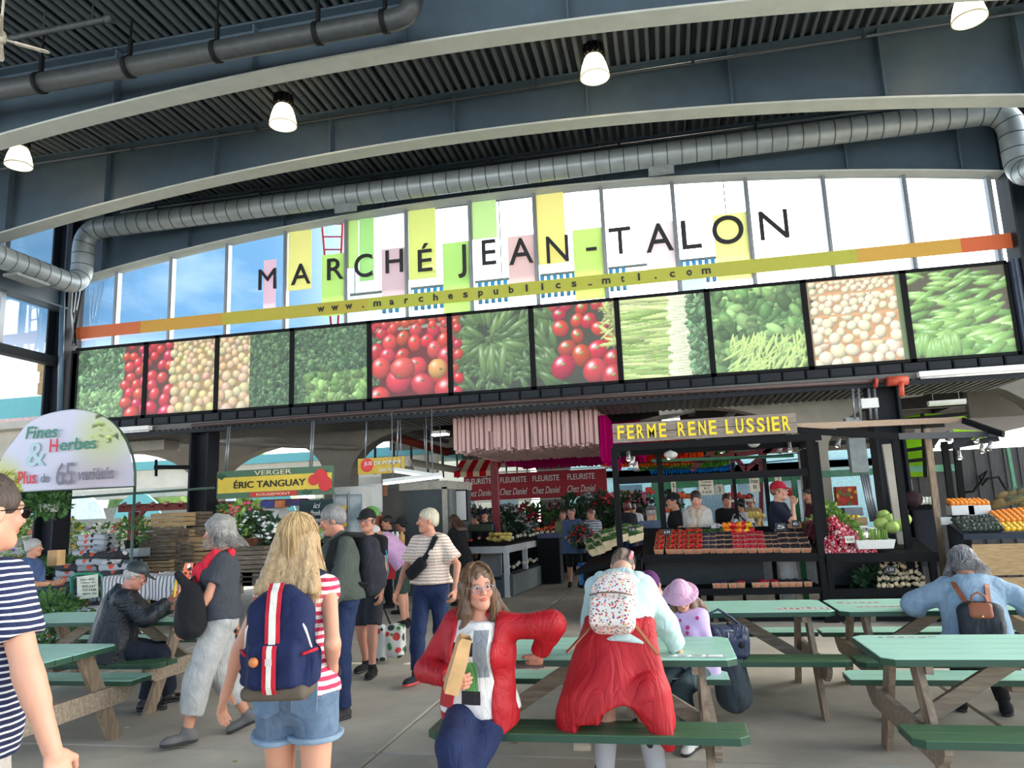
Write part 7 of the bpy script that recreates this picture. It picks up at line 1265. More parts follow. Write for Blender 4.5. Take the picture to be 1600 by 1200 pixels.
# soil bags
bagm = []
for s_ in range(4):
 f = Field((-.36, -.24, -.06), (.36, .24, .10), .026); f.box((0, 0, .02), (.31, .19, .055), .045, .01); f.noise(.014, 13, s_); v, q = f.mesh(); bagm.append(mesh_np('soil_bag', v, q, spot_mat('soil_bag_print_%d' % s_, [(44, 46, 52), (176, 180, 186), (58, 60, 66), (150, 154, 160)][s_], [(214, 212, 208), (40, 40, 44), (214, 86, 50), (150, 156, 160), (40, 40, 44)], 7, .34)))
k = 0; rr = random.Random(21)
for sx, (px, Y, n, nm) in enumerate(((95, 9.4, 5, 'nearest'), (130, 9.2, 6, 'second'), (120, 10.4, 12, 'third'), (160, 10.1, 14, 'fourth'), (193, 10.0, 12, 'fifth'), (150, 11.3, 17, 'sixth'), (195, 11.4, 14, 'seventh'))):
 x = atY(px, 900, Y).x
 for j in range(n): o = obj('soil_bag', bagm[rr.randrange(4)], None, (x + rr.uniform(-.06, .06), Y + rr.uniform(-.05, .05), .05 + j * .088), rr.uniform(-.25, .25)); tag(o, f'plastic soil bag in the {nm} stack by the man in blue, {ORD[j]} from the ground', 'soil bag', 'stacked soil bags'); k += 1
pxbox('kraft_bag', 'brown paper bag standing on the soil bags beside the man in blue', 'paper bag', 73, 860, 90, 884, 9.3, .15, mat('kraft_paper', (206, 164, 112)))
# crates
def crate(lab, px, py, Y, w_=.58, h_=.27, d_=.34, pale=False, rz=0, grp='wooden crates', boards=3):
 p = atY(px, py, Y); t = thing('wooden_crate', lab, 'crate', (p.x, Y + d_ / 2, p.z - h_ / 2), rz, grp); m_ = M_cratel if pale else M_crate; bh = h_ / boards
 for k in range(boards):
  z = bh * (k + .5)
  for y in (-d_ / 2, d_ / 2): b = MB(); b.box((0, y, z), (w_, .015, bh - .014)); b.build('slat', m_, t)
  if k in (0, boards - 1) or boards > 2:
   for x in (-w_ / 2, w_ / 2): b = MB(); b.box((x, 0, z), (.018, d_, bh - .014)); b.build('end_slat', m_, t)
 b = MB(); b.box((0, 0, .012), (w_, d_, .016)); b.build('bottom', m_, t); return t
for k, (px, py, Y, w_, pale) in enumerate(((262, 812, 11.6, .66, True), (284, 811, 11.75, .3, False), (242, 833, 11.4, .62, False), (266, 835, 11.6, .42, False), (288, 836, 11.8, .26, True), (240, 851, 11.4, .62, False), (266, 850, 11.55, .34, False), (285, 855, 11.6, .3, False), (240, 868, 11.4, .62, False), (266, 868, 11.55, .34, False), (285, 872, 11.6, .3, False), (241, 884, 11.4, .62, True), (266, 884, 11.5, .34, False), (303, 808, 11.9, .26, False), (303, 826, 11.9, .26, False), (303, 852, 11.7, .3, True), (303, 872, 11.7, .3, True))):
 crate(f'{"pale new" if pale else "weathered grey"} wooden crate in the stack left of the grey curls, {ORD[k]} from the top', px, py, Y, w_, .20 if k > 0 else .24, .34, pale)
for k, (px, py, Y) in enumerate(((388, 864, 9.9), (388, 886, 9.9), (402, 905, 9.9), (372, 905, 9.9))): crate(f'weathered crate under the green plants right of the grey curls, {ORD[k]} from the top', px, py, Y, .46, .2, .3, False)
for k, (px, py) in enumerate(((180, 922), (292, 915), (292, 930), (183, 938))): crate(f'wooden crate under the striped cloth behind the reader, {ORD[k]}', px, py, 8.6, .5, .18, .3, k % 2 == 1)
t = thing('striped_cloth', 'pale striped cloth draped over crates behind the seated reader', 'cloth', (0, 0, 0)); a = atY(160, 905, 8.2); d = atY(305, 895, 8.2); zt_ = .78; zt_ = atY(230, 898, 8.5).z
def cl(u, v): x = a.x + (d.x - a.x) * u; dr = min(1, v * 1.6); return Vector((x + .02 * math.sin(v * 9), 8.75 - .55 * dr - .05 * math.sin(u * 22) * max(0, v - .6), zt_ - max(0, v - .62) * .75 + .012 * math.sin(u * 16)))
b = MB(); b.sheet(cl, 40, 18); o = b.build('cloth', stripe_mat('cloth_stripe', (206, 202, 200), (110, 110, 120), .05, .6, 'X'), t); o.modifiers.new('s', 'SOLIDIFY').thickness = .008
# green rack with paper
t = thing('green_rack', 'green tubular rack holding a handwritten paper sheet', 'rack', (0, 0, 0)); Yr = 8.3
for x0 in (112, 160): b = MB(); b.tube([atY(x0, 902, Yr), atY(x0 + 1, 948, Yr), Vector((atY(x0 + 1, 948, Yr).x, Yr, 0))], .02, 8); b.build('upright', mat('rack_green', (30, 130, 96), .4), t)
b = MB(); b.tube([atY(112, 902, Yr), atY(120, 897, Yr), atY(153, 896, Yr), atY(160, 902, Yr)], .02, 8); b.build('top_bar', mat('rack_green', (30, 130, 96)), t); b = MB(); b.box(atY(137, 917, Yr - .05), (.30, .01, .28), Matrix.Rotation(-.1, 3, 'Y')); b.build('paper', mat('note_paper', (222, 222, 200), .8), t)
for k in range(5): p = atY(136 + k, 905 + k * 5.5, Yr - .07); obj('writing', text_mesh(['sac 65', '3 pour 20', '450-247', '752-3458', 'sacs 2x'][k], .2, .028, M_ink, .002), t, p)
# flowers: benches and pots
t = thing('flower_bench', 'long bench of potted flowers in the court behind the crates', 'bench', (0, 0, 0))
for z, y in ((.5, 15.0), (.9, 15.6), (1.25, 16.2)): b = MB(); b.box2((-19, y - .3, z - .04), (-6.8, y + .3, z)); b.build('shelf', M_white, t)
for x in (-18, -14, -10, -7): b = MB(); b.box2((x, 14.9, 0), (x + .06, 16.3, 1.2)); b.build('leg', M_white, t)
FC = [((226, 70, 110), 'pink'), ((240, 200, 60), 'yellow'), ((236, 120, 60), 'orange'), ((150, 110, 200), 'violet'), ((236, 232, 226), 'white'), ((206, 40, 50), 'red')]; fp = {}
k = 0
for r_, (z, y) in enumerate(((.5, 15.0), (.9, 15.6), (1.25, 16.2))):
 for j in range(18):
  x = -18.6 + j * .6; ci = (j * 7 + r_ * 3 + (j // 3)) % 6; key = (ci, (j + r_) % 2); lab = f'potted {FC[ci][1]} flowers on the court bench, {["lower","middle","upper"][r_]} shelf, {ordn(j)} from left'
  if key not in fp: fp[key] = make_plant(lab, (x, y, z), .24, .3, 'light' if key[1] else 'green', FC[ci][0], M_potw if key[1] else M_pot, ci, 70, 'potted flowers in the court', .11)
  else: copy_tree(fp[key], None, (x, y, z), None, lab)
  k += 1
# herb table at the left: seedlings
t = thing('herb_table', 'long table of green herb seedlings at the far left', 'table', (0, 0, 0)); b = MB(); b.box2((-13.5, 10.6, .72), (-8.9, 12.2, .78)); b.build('top', M_black, t)
for x in (-13.3, -9.1): b = MB(); b.box2((x, 10.7, 0), (x + .08, 12.1, .74)); b.build('leg', M_black, t)
gp = make_plant('tray of green herb seedlings on the left table, first from left', (-13.2, 10.9, .78), .26, .22, 'green', None, M_potd, 2, 150, 'herb seedlings', .08)
for j in range(1, 27): copy_tree(gp, None, (-13.2 + (j % 9) * .5, 10.9 + (j // 9) * .5, .78), j, f'tray of green herb seedlings on the left table, row {ORD[j//9]} from front, {ORD[j%9]} from left')
for k, (px, py, Y, fl_) in enumerate(((28, 845, 13.5, (230, 220, 90)), (50, 842, 13.4, (236, 236, 230)), (10, 838, 13.6, None), (95, 850, 13.2, (240, 210, 70)))): make_plant(f'flowering pot behind the man in blue, {ORD[k]}', atY(px, py + 10, Y), .34, .4, 'light', fl_, M_potw, 11 + k, 130, None, .11)
for k, (px, py, Y) in enumerate(((72, 925, 8.3), (85, 938, 8.0), (105, 945, 8.2))): make_plant(f'low green plant at the foot of the soil bags, {ORD[k]} from left', Vector((atY(px, py, Y).x, Y, .0)), .26, .5, 'green', None, M_potd, 20 + k, 150, None, .11)
for k, (px, py, Y, lf, fl_, r_) in enumerate(((372, 838, 10.2, 'light', None, .34), (398, 832, 10.3, 'dark', (232, 230, 226), .36), (385, 815, 10.6, 'light', (236, 90, 130), .3), (424, 846, 10.4, 'dark', (236, 236, 232), .30), (360, 820, 10.9, 'green', (240, 120, 90), .26), (470, 845, 10.6, 'light', None, .3))): make_plant(f'leafy bedding plant on the crates between the two women, {ORD[k]}', atY(px, py + 24, Y), r_ * .8, .30, lf, fl_, M_pot, 30 + k, 170, None, .13)
# pergola
t = thing('red_pergola', 'dark red wooden pergola roof over the flower court', 'pergola', (0, 0, 0)); M_pg = mat('pergola_red', (126, 52, 44), .7, .2, 6, .1)
for k in range(15): px = 190 + k * 22; b = MB(); b.bar(atY(px, 791 - k * .4, 13.4), atY(px + 6, 787 - k * .4, 15.0), .05, .07); b.build('slat', M_pg, t)
b = MB(); b.bar(atY(186, 796, 13.5), atY(480, 783, 13.5), .06, .12); b.bar(atY(186, 792, 14.9), atY(480, 783, 14.9), .06, .1); b.build('rail', M_pg, t)
for px in (208, 470): b = MB(); p = atY(px, 800, 13.5); b.box2((p.x - .07, 13.45, 0), (p.x + .07, 13.6, p.z)); b.build('post', M_pg, t)
b = MB(); b.bar(atY(226, 797, 13.5), atY(212, 815, 13.5), .05, .08); b.build('brace', M_pg, t)
b = MB(); b.bar(atY(242, 730, 11.5), atY(300, 730, 11.5), .05, .07); b.bar(atY(244, 718, 11.5), atY(244, 744, 11.5), .03, .04); tag(b.build('bracket_arm', M_black), 'black bracket arm on the dark post left of the orchard sign', 'bracket')
pxbox('grey_bucket', 'pale grey bucket behind the soil bags', 'bucket', 197, 857, 216, 870, 11.0, .3, mat('bucket', (150, 160, 166))); make_plant('green plant in the pale bucket behind the soil bags', atY(206, 858, 11.1), .22, .3, 'green', None, M_potd, 44, 100, None, .1)
# florist plants in the deep middle
k = 0; rr = random.Random(5); fq = {}
for r_, (y, z, n) in enumerate(((20.2, .60, 14), (20.8, .85, 15), (21.3, 1.10, 15))):
 for j in range(n):
  x = -6.6 + j * .42 + rr.uniform(-.08, .08); key = (r_ + j) % 6; lf = ['dark', 'grey', 'dark', 'green', 'dark', 'grey'][key]; fl_ = [None, (236, 232, 236), (206, 40, 60), None, (220, 120, 160), None][key]; lab = f'florist plant in the dark mass under the banner, {["front","middle","back"][r_]} row, {ordn(j)} from left'
  if key not in fq: fq[key] = make_plant(lab, (x, y, z), .28, .42, lf, fl_, M_potd, 60 + key, 110, 'florist plants', .16)
  else: copy_tree(fq[key], None, (x, y, z), j, lab)
for j in range(7): copy_tree(fq[j % 6], None, (-2.6 + j * .45, 20.5 + (j % 2) * .4, 1.32), j, f'florist plant hanging high on the right of the display, {ORD[j]} from left')
t = thing('florist_bench', 'dark stepped bench carrying the florist plants', 'bench', (0, 0, 0))
for y, z in ((20.2, .60), (20.8, .85), (21.3, 1.10)): b = MB(); b.box2((-6.9, y - .28, .02), (-.6, y + .28, z)); b.build('step', M_black, t)
# ================================================================ the visitors in front
K_white = cloth('white', (226, 222, 216)); K_black = cloth('black', (17, 17, 20)); K_navy = cloth('navy', (16, 22, 44)); K_jean = cloth('jeans', (24, 42, 80), .2, .2, .85, 30); K_darkshoe = cloth('shoe_dark', (44, 42, 44)); K_redcoat = cloth('red_rain', (176, 8, 24), .06, .08, .6, 6, .5)
K_strapblk = cloth('strap_black', (13, 13, 16)); LT = mat('leather_brown', (150, 84, 52), .5, .1, 20, .1)
def bag_field(P, c, r, rad, vox, R=None, nz=.004, seed=0):
 lo = np.array(c) - np.linalg.norm(r) - .02; hi = np.array(c) + np.linalg.norm(r) + .02; f = Field(lo, hi, vox); f.box(c, r, rad, .02, P.T2 if R is None else R)
 if nz: f.noise(nz, 30, seed)
 return f
def world_thing(P, name, label, cat, group=None): return thing(name, label, cat, P.root.location, P.root.rotation_euler.z, group)
def LP(xy, face, ht, px, py, Y):
 """a pixel at depth Y as a joint target in a person's unscaled frame"""
 p = atY(px, py, Y) - Vector((xy[0], xy[1], 0)); p.rotate(Matrix.Rotation(-math.radians(face), 3, 'Z')); return tuple(v * 1.72 / ht for v in p)
def folded(m, f=.5): add_folds(m, f); return m
def block_print(m, rects):
 """flat coloured blocks printed on a shirt front, in the garment's own metres"""
 N = m.node_tree.nodes; L = m.node_tree.links; P_ = N['Principled BSDF']; src = P_.inputs['Base Color'].links[0].from_socket; tc = N.new('ShaderNodeTexCoord'); s_ = N.new('ShaderNodeSeparateXYZ'); L.new(tc.outputs['Object'], s_.inputs[0])
 def cmp(sock, c, e): n = N.new('ShaderNodeMath'); n.operation = 'COMPARE'; L.new(sock, n.inputs[0]); n.inputs[1].default_value = c; n.inputs[2].default_value = e; return n.outputs[0]
 for x0, x1, z0, z1, c in rects:
  a, b_ = cmp(s_.outputs[0], (x0 + x1) / 2, (x1 - x0) / 2), cmp(s_.outputs[2], (z0 + z1) / 2, (z1 - z0) / 2); mu = N.new('ShaderNodeMath'); mu.operation = 'MULTIPLY'; L.new(a, mu.inputs[0]); L.new(b_, mu.inputs[1]); g_ = cmp(s_.outputs[1], .6, .6); m2 = N.new('ShaderNodeMath'); m2.operation = 'MULTIPLY'; L.new(mu.outputs[0], m2.inputs[0]); L.new(g_, m2.inputs[1])
  mx = N.new('ShaderNodeMix'); mx.data_type = 'RGBA'; mx.inputs[7].default_value = (*lin(c), 1); L.new(m2.outputs[0], mx.inputs[0]); L.new(src, mx.inputs[6]); src = mx.outputs[2]
 L.new(src, P_.inputs['Base Color']); return m
# --- 1 striped man cut by the left edge
P = Person('man in navy striped t-shirt and dark sunglasses, cut by the left edge', (-2.33, 2.14), -14, 1.83, sex='m', fat=.012, head=(0, 0, 0), hands=[None, (.36, .10, .80)], elbow=[(-.35, -1, -.2), (.9, -.9, 0)], hcurl=.6, lean=2, skin=(222, 168, 142))
P.top(folded(stripe_mat('navy_stripe', (30, 38, 74), (226, 226, 226), .0205, .68)), sleeve=.64, hem=.86, e=.022, ef=.034, seed=1); P.bottom(cloth('stone', (196, 188, 178)), 1.2, ef=.03, cuff=1); P.shoes(K_darkshoe); P.hair('short', (84, 66, 54), (50, 38, 32)); P.glasses(K_strapblk, True)
# --- 2 blonde with the blue backpack
P = Person('woman seen from behind with long blonde hair, pink striped top and denim shorts', (-1.66, 3.16), 8, 1.65, sex='f', hands=[LP((-1.66, 3.16), 8, 1.65, 340, 1118, 3.2), LP((-1.66, 3.16), 8, 1.65, 520, 1050, 3.2)], elbow=[(-.4, -1, 0), (.35, -1, 0)], feet=[(-.10, .10, .085), (.09, -.05, .085)], hcurl=(.35, .75), skin=(226, 170, 142), head=(-3, 6, 0))
P.top(folded(stripe_mat('pink_stripe', (206, 50, 84), (238, 226, 226), .034, .5)), sleeve=.16, hem=.92, e=.012, ef=.022, seed=2)
P.bottom(folded(mat('cloth_denim_light', (108, 128, 148), .85, .25, 14, .3, rgb2=(78, 98, 122), bscale=200)), .42, waist=1.03, e=.016, ef=.034, wrinkle=.006); P.shoes(K_white); P.hair('long', (200, 168, 120), (150, 116, 82), .02, seed=3); P.strands('long', (232, 202, 148), (170, 134, 92), 900, .09, 3, .006, .0019)
for i in (0, 1):
 h, k = P.hip[i], P.knee[i]; d = (k - h); f = Field(*P.bb([h, k], .16), .009); f.cone(h + d * .385, h + d * .445, .122, .118, .01, None); f.plane(h + d * .445, d); f.plane(h + d * .385, -d); field_obj(f, 'rolled_cuff', mat('cloth_denim_cuff', (126, 146, 164), .85, .15, 20, .3), P.root)
for sg in (-1, 1):
 c_ = P.to(sg * .085, -.135, .93); b = MB(); M_ = Matrix([list(P.T[0]), list(P.T[1]), list(P.T[2])]).to_4x4(); M_.translation = c_
 b.prism([(-.055, -.06), (0, -.085), (.055, -.06), (.058, .06), (-.058, .06)], .0, .012, 0, M_ @ Matrix.Rotation(PI / 2, 4, 'X')); b.build('back_pocket', mat('cloth_denim_pocket', (96, 118, 142), .85, .2, 20, .3), P.root)
g = P.HR; b = MB(); b.tube([P.hp(-.07, .03, .085), P.hp(-.04, .055, .115), P.hp(0, .06, .125), P.hp(.04, .055, .115), P.hp(.075, .02, .08)], .011, 8); b.build('sunglasses', mat('tortoise', (60, 30, 26), .2), P.root)
b = MB(); cc = P.wr[1]; dd = Vector(P.wr[1] - P.elb[1]).normalized(); b.lathe([(.034, -.012), (.038, 0), (.034, .012)], cc, 16, 0, dd.to_track_quat('Z', 'Y').to_matrix()); b.build('wristwatch', mat('watch_metal', (90, 88, 88), .3, metal=.7), P.root)
B = world_thing(P, 'backpack', 'navy blue backpack with a red and white centre stripe, on the blonde woman', 'backpack')
c0 = P.to(0, -.20, 1.19); R = P.T2; f = Field(c0 - .33, c0 + .33, .0085)
f.box(c0 + R @ np.array([0, 0, -.03]), (.138, .085, .19), .06, .03, R); f.ell(c0 + R @ np.array([0, .01, .13]), (.105, .07, .085), .05, R); f.box(c0 + R @ np.array([0, -.075, -.10]), (.105, .04, .09), .03, .02, R)
for sg in (-1, 1): f.box(c0 + R @ np.array([sg * .138, 0, -.11]), (.026, .05, .075), .025, .02, R)
f.noise(.006, 28, 5); field_obj(f, 'pack_body', cloth('pack_navy', (14, 28, 68), .12, .2), B)
f = Field(c0 - .33, c0 + .33, .009); f.box(c0 + R @ np.array([0, -.01, -.205]), (.136, .09, .03), .025, .01, R); field_obj(f, 'leather_base', mat('suede_olive', (92, 80, 66), .9), B)
def panelstrip(pts, w_, off, m_, nm, P=P, R=R, c0=c0, B=B):
 b = MB(); vs = []
 for (x, y, z) in pts:
  for dx in (-w_ / 2, w_ / 2): vs.append(c0 + R @ np.array([x + dx, y - off, z]))
 n = len(pts); b.add([Vector(v) for v in vs], [(2 * i, 2 * i + 1, 2 * i + 3, 2 * i + 2) for i in range(n - 1)], 0, False); o = b.build(nm, m_, B); md = o.modifiers.new('s', 'SOLIDIFY'); md.thickness = .003; return o
K_red = cloth('red_tape', (196, 30, 48)); K_wt = cloth('white_tape', (230, 224, 210))
pl = [(0, -.045, .225), (0, -.075, .19), (0, -.092, .10), (0, -.093, 0), (0, -.094, -.012)]; panelstrip(pl, .062, .003, K_red, 'red_tape'); panelstrip(pl, .028, .007, K_wt, 'white_tape')
pl = [(0, -.113, -.015), (0, -.122, -.03), (0, -.124, -.17), (0, -.11, -.2)]; panelstrip(pl, .056, .004, K_red, 'red_tape'); panelstrip(pl, .020, .008, K_wt, 'white_tape')
b = MB(); bd = Vector(c0 + R @ np.array([-.065, -.122, -.075])); b.lathe([(.001, .012), (.018, .010), (.021, .0), (.001, 0)], bd, 16, 0, Matrix.Rotation(PI / 2, 3, 'X')); b.build('round_badge', mat('badge_orange', (216, 130, 70), .4), B)
b = MB(); b.box(c0 + R @ np.array([0, -.135, -.075]), (.026, .004, .026)); b.build('logo_patch', mat('patch_pale', (210, 196, 190)), B)
for sg in (-1, 1):
 P.strap([c0 + R @ np.array([sg * .06, .04, .17]), c0 + R @ np.array([sg * .08, .08, .20]), P.to(sg * .10, -.05, 1.445), P.to(sg * .11, .0, 1.45), P.to(sg * .11, .10, 1.40)], .05, .012, K_red if sg < 0 else K_navy, 'shoulder_strap', B)
 b = MB(); b.tube([c0 + R @ np.array([sg * .075, -.07, .13]), c0 + R @ np.array([sg * .125, -.06, .04]), c0 + R @ np.array([sg * .14, -.03, -.04])], .006, 6); b.build('piping', K_wt, B)
 b = MB(); b.tube([c0 + R @ np.array([sg * .12, -.08, -.055]), c0 + R @ np.array([sg * .163, -.02, -.045])], .007, 6); b.build('pocket_trim', K_red, B)
# --- 3 woman with grey curls and a red scarf
P = Person('woman with wild grey curls, grey t-shirt and a red scarf tied across her chest', (-3.51, 5.42), 128, 1.68, sex='f', fat=.022, hands=[(-.16, .26, .86), (.24, -.14, .84)], feet=[(-.07, .22, .085), (.09, -.24, .14)], head=(-4, -3, 0), hcurl=.7, skin=(216, 158, 130), foot_dir=[(-.1, 1, 0), (.15, 1, -.35)])
P.brow = (150, 140, 130); P.top(cloth('charcoal', (62, 64, 70)), sleeve=.62, hem=.92, e=.018, ef=.028, seed=3); P.bottom(cloth('linen_grey', (178, 176, 172), .12, .25), 1.68, e=.022, ef=.045, wrinkle=.009); P.shoes(mat('sandal_grey', (104, 100, 98), .7), None, 'sandal'); P.hair('curly', (186, 182, 174), (110, 104, 98), seed=6); P.strands('curly', (226, 222, 214), (120, 112, 106), 460, .085, 6, .03, .002)
K_scarf = cloth('scarf_red', (212, 36, 56), .1, .2); f = Field(P.to(0, 0, 1.15) - .5, P.to(0, 0, 1.15) + .5, .010)
f.cone(P.to(-.12, .05, 1.42), P.to(-.06, .15, 1.30), .045, .05, .03); f.cone(P.to(.10, .03, 1.43), P.to(-.04, .15, 1.30), .04, .05, .03); f.ell(P.to(-.05, .165, 1.28), (.06, .045, .055), .03)
f.cone(P.to(-.05, .16, 1.27), P.to(.16, .06, 1.10), .05, .05, .03); f.cone(P.to(.16, .06, 1.10), P.to(.18, -.10, 1.02), .05, .05, .03); f.cone(P.to(.19, -.02, 1.10), P.to(.20, .02, .82), .045, .06, .03); f.cone(P.to(-.05, .17, 1.24), P.to(-.02, .17, 1.04), .04, .03, .03); f.cone(P.to(.1, -.06, 1.43), P.to(-.1, -.06, 1.43), .035, .035, .03)
f.noise(.010, 60, 8, (1, 1, .5)); field_obj(f, 'scarf', K_scarf, P.root)
B = world_thing(P, 'shoulder_bag', 'black soft crossbody bag with a yellow edge carried by the woman with grey curls', 'bag'); c_ = P.to(-.14, .22, 1.02); f = Field(c_ - .3, c_ + .3, .011); f.ell(c_, (.12, .11, .20), .03, rotm('Y', 12)); f.ell(c_ + np.array([0, 0, -.12]), (.13, .10, .10), .06); f.cone(c_ + np.array([.0, .02, .15]), c_ + np.array([-.02, .10, .26]), .05, .03, .04); f.noise(.008, 30, 9); field_obj(f, 'bag_body', cloth('bag_black', (15, 15, 20), .15, .3), B)
P.strap([c_ + np.array([.03, 0, .2]), P.to(-.02, .14, 1.30), P.to(.10, .04, 1.43), P.to(.12, -.06, 1.40)], .04, .02, K_strapblk, 'strap', B); b = MB(); b.tube([c_ + np.array([-.02, .11, .22]), c_ + np.array([-.03, .12, .10])], .01, 6); b.build('yellow_trim', cloth('yellow', (220, 180, 60)), B)
B = world_thing(P, 'jacket', 'black jacket hanging from the hand behind the woman with grey curls', 'jacket'); w_ = P.wr[1] + np.array([0, 0, -.08]); f = Field(w_ - np.array([.2, .2, .5]), w_ + .2, .012); f.cone(w_, w_ + np.array([0, -.06, -.36]), .03, .09, .03, (1, 0, 0), 1.6); f.noise(.01, 40, 3, (1, 1, .3)); field_obj(f, 'folded_cloth', K_black, B)
# --- 4 man in the grey green shirt
P = Person('grey-haired man in an olive grey shirt and jeans wearing a hiking backpack', (-2.80, 6.1), 136, 1.76, fat=.035, hands=[(-.22, .2, .86), (.20, .16, .82)], feet=[(-.08, .02, .085), (.10, -.02, .085)], head=(-24, -12, 0), lean=3, hcurl=.7, skin=(204, 146, 120), foot_dir=[(-.3, 1, 0), (.1, 1, 0)])
P.brow = (90, 84, 80); P.top(cloth('olive_grey', (72, 78, 70), .12, .25), sleeve=1.92, hem=.93, e=.022, ef=.03, wrinkle=.009, seed=4); P.bottom(K_jean, 1.97, waist=1.0, e=.014, ef=.036, wrinkle=.008); P.shoes(cloth('hiker', (70, 62, 60))); P.hair('fringe', (150, 146, 142), (90, 86, 84)); P.hair('short', (150, 146, 142), (96, 92, 88), seed=5)
f = Field(P.to(0, 0, 1.46) - .2, P.to(0, 0, 1.46) + .2, .007)
for sg in (-1, 1): f.cone(P.to(0, -.075, 1.475), P.to(sg * .065, -.01, 1.475), .018, .018, .01); f.cone(P.to(sg * .065, -.01, 1.475), P.to(sg * .05, .10, 1.41), .018, .022, .01)
field_obj(f, 'collar', cloth('olive_grey', (72, 78, 70)), P.root)
b = MB(); bc = P.to(0, .135 + .03, .985); b.box(bc, (.05, .03, .035)); b.build('belt_buckle', M_alu, P.root)
for sg in (-1, 1): c_ = P.to(sg * .075, .135, 1.27); b = MB(); b.box(c_, (.09, .03, .10), Matrix([list(r_) for r_ in P.T2])); b.build('chest_pocket', cloth('olive_grey', (72, 78, 70)), P.root)
B = world_thing(P, 'backpack', 'dark grey hiking backpack with teal cords on the man in the olive shirt', 'backpack'); c0 = P.to(0, -.24, 1.17); R = P.T2; f = Field(c0 - .36, c0 + .36, .011); f.box(c0, (.15, .10, .26), .08, .03, R); f.box(c0 + R @ np.array([0, -.09, -.06]), (.12, .06, .15), .05, .04, R); f.noise(.009, 30, 2); field_obj(f, 'pack_body', cloth('pack_grey', (34, 34, 42), .2, .3), B)
for sg in (-1, 1): P.strap([c0 + R @ np.array([sg * .08, .04, .26]), P.to(sg * .12, -.03, 1.45), P.to(sg * .135, .09, 1.40), P.to(sg * .15, .15, 1.25), P.to(sg * .16, .06, 1.08), c0 + R @ np.array([sg * .13, .06, -.15])], .06, .022, K_strapblk, 'shoulder_strap', B)
b = MB(); b.tube([c0 + R @ np.array(v) for v in ((.10, -.15, .12), (.05, -.175, .02), (.10, -.16, -.05), (.04, -.16, -.15))], .005, 6); b.tube([c0 + R @ np.array(v) for v in ((-.10, -.15, .12), (-.05, -.175, .02), (-.10, -.16, -.05), (-.04, -.16, -.15))], .005, 6); b.build('teal_cord', cloth('teal', (40, 150, 160)), B)
# --- 5 man in black cap behind him
P = Person('man in a black cap and black t-shirt with glasses, looking out behind the olive shirt', (-3.22, 7.7), 176, 1.72, lod=1, hands=[(-.2, .1, .85), None], feet=[(-.09, .1, .085), (.09, -.12, .1)], skin=(206, 150, 126))
P.top(K_black, seed=5); P.bottom(cloth('dark_shorts', (40, 42, 48)), .95, ef=.035); P.shoes(cloth('blk', (24, 24, 26))); P.hair('fringe', (90, 80, 74), (60, 52, 48)); P.cap(K_black); P.glasses(K_strapblk)
# --- 6 man in quilted jacket reading
P = Person('man in a dark quilted jacket and dark cap sitting sideways on the left bench', (-4.92, 6.22), -58, 1.66, fat=.05, pelvis=(0, -.16, .60), lean=6, spine=10, hands=[LP((-4.92, 6.22), -58, 1.66, 272, 948, 6.55), LP((-4.92, 6.22), -58, 1.66, 262, 940, 6.3)], feet=[(-.12, .34, .085), (.14, .16, .085)], elbow=[(-.6, -.4, -1), (.6, -.4, -1)], head=(4, -8, 0), hcurl=.9, skin=(220, 158, 138))
f_ = P.top(folded(mat('quilted_jacket', (22, 27, 36), .5, .15, 10, .5, bscale=40)), sleeve=1.95, hem=.80, e=.035, ef=.035, neck=1.47, wrinkle=.012, seed=6, hem_e=.03)
P.bottom(cloth('trouser_navy', (20, 27, 44)), 1.96, e=.02, ef=.03, wrinkle=.008); P.shoes(mat('black_leather', (26, 25, 27), .4)); P.hair('fringe', (200, 196, 190), (140, 136, 130)); P.cap(mat('cap_leather', (44, 52, 54), .5)); P.glasses(K_strapblk)
B = world_thing(P, 'booklet', 'folded orange and black leaflet held by the man in the quilted jacket', 'leaflet'); pc = P.palm[1]; b = MB(); M_ = Matrix.Translation(Vector(pc) + Vector((.0, .05, .12))) @ Matrix.Rotation(math.radians(70), 4, 'Z') @ Matrix.Rotation(math.radians(12), 4, 'Y'); vs = []
for yy, zz in ((-.10, -.16), (.02, -.15), (.02, .17), (-.10, .16), (.12, -.13), (.12, .17)): vs.append(M_ @ Vector((0 if yy > -.05 and yy < .1 else (.05 if yy < 0 else .04), yy, zz)))
b.add(vs, [(0, 1, 2, 3), (1, 4, 5, 2)]); o = b.build('leaf', spot_mat('leaflet_print', (226, 120, 90), [(30, 30, 32), (236, 230, 224), (220, 90, 60)], 22, .5), B); o.modifiers.new('s', 'SOLIDIFY').thickness = .003
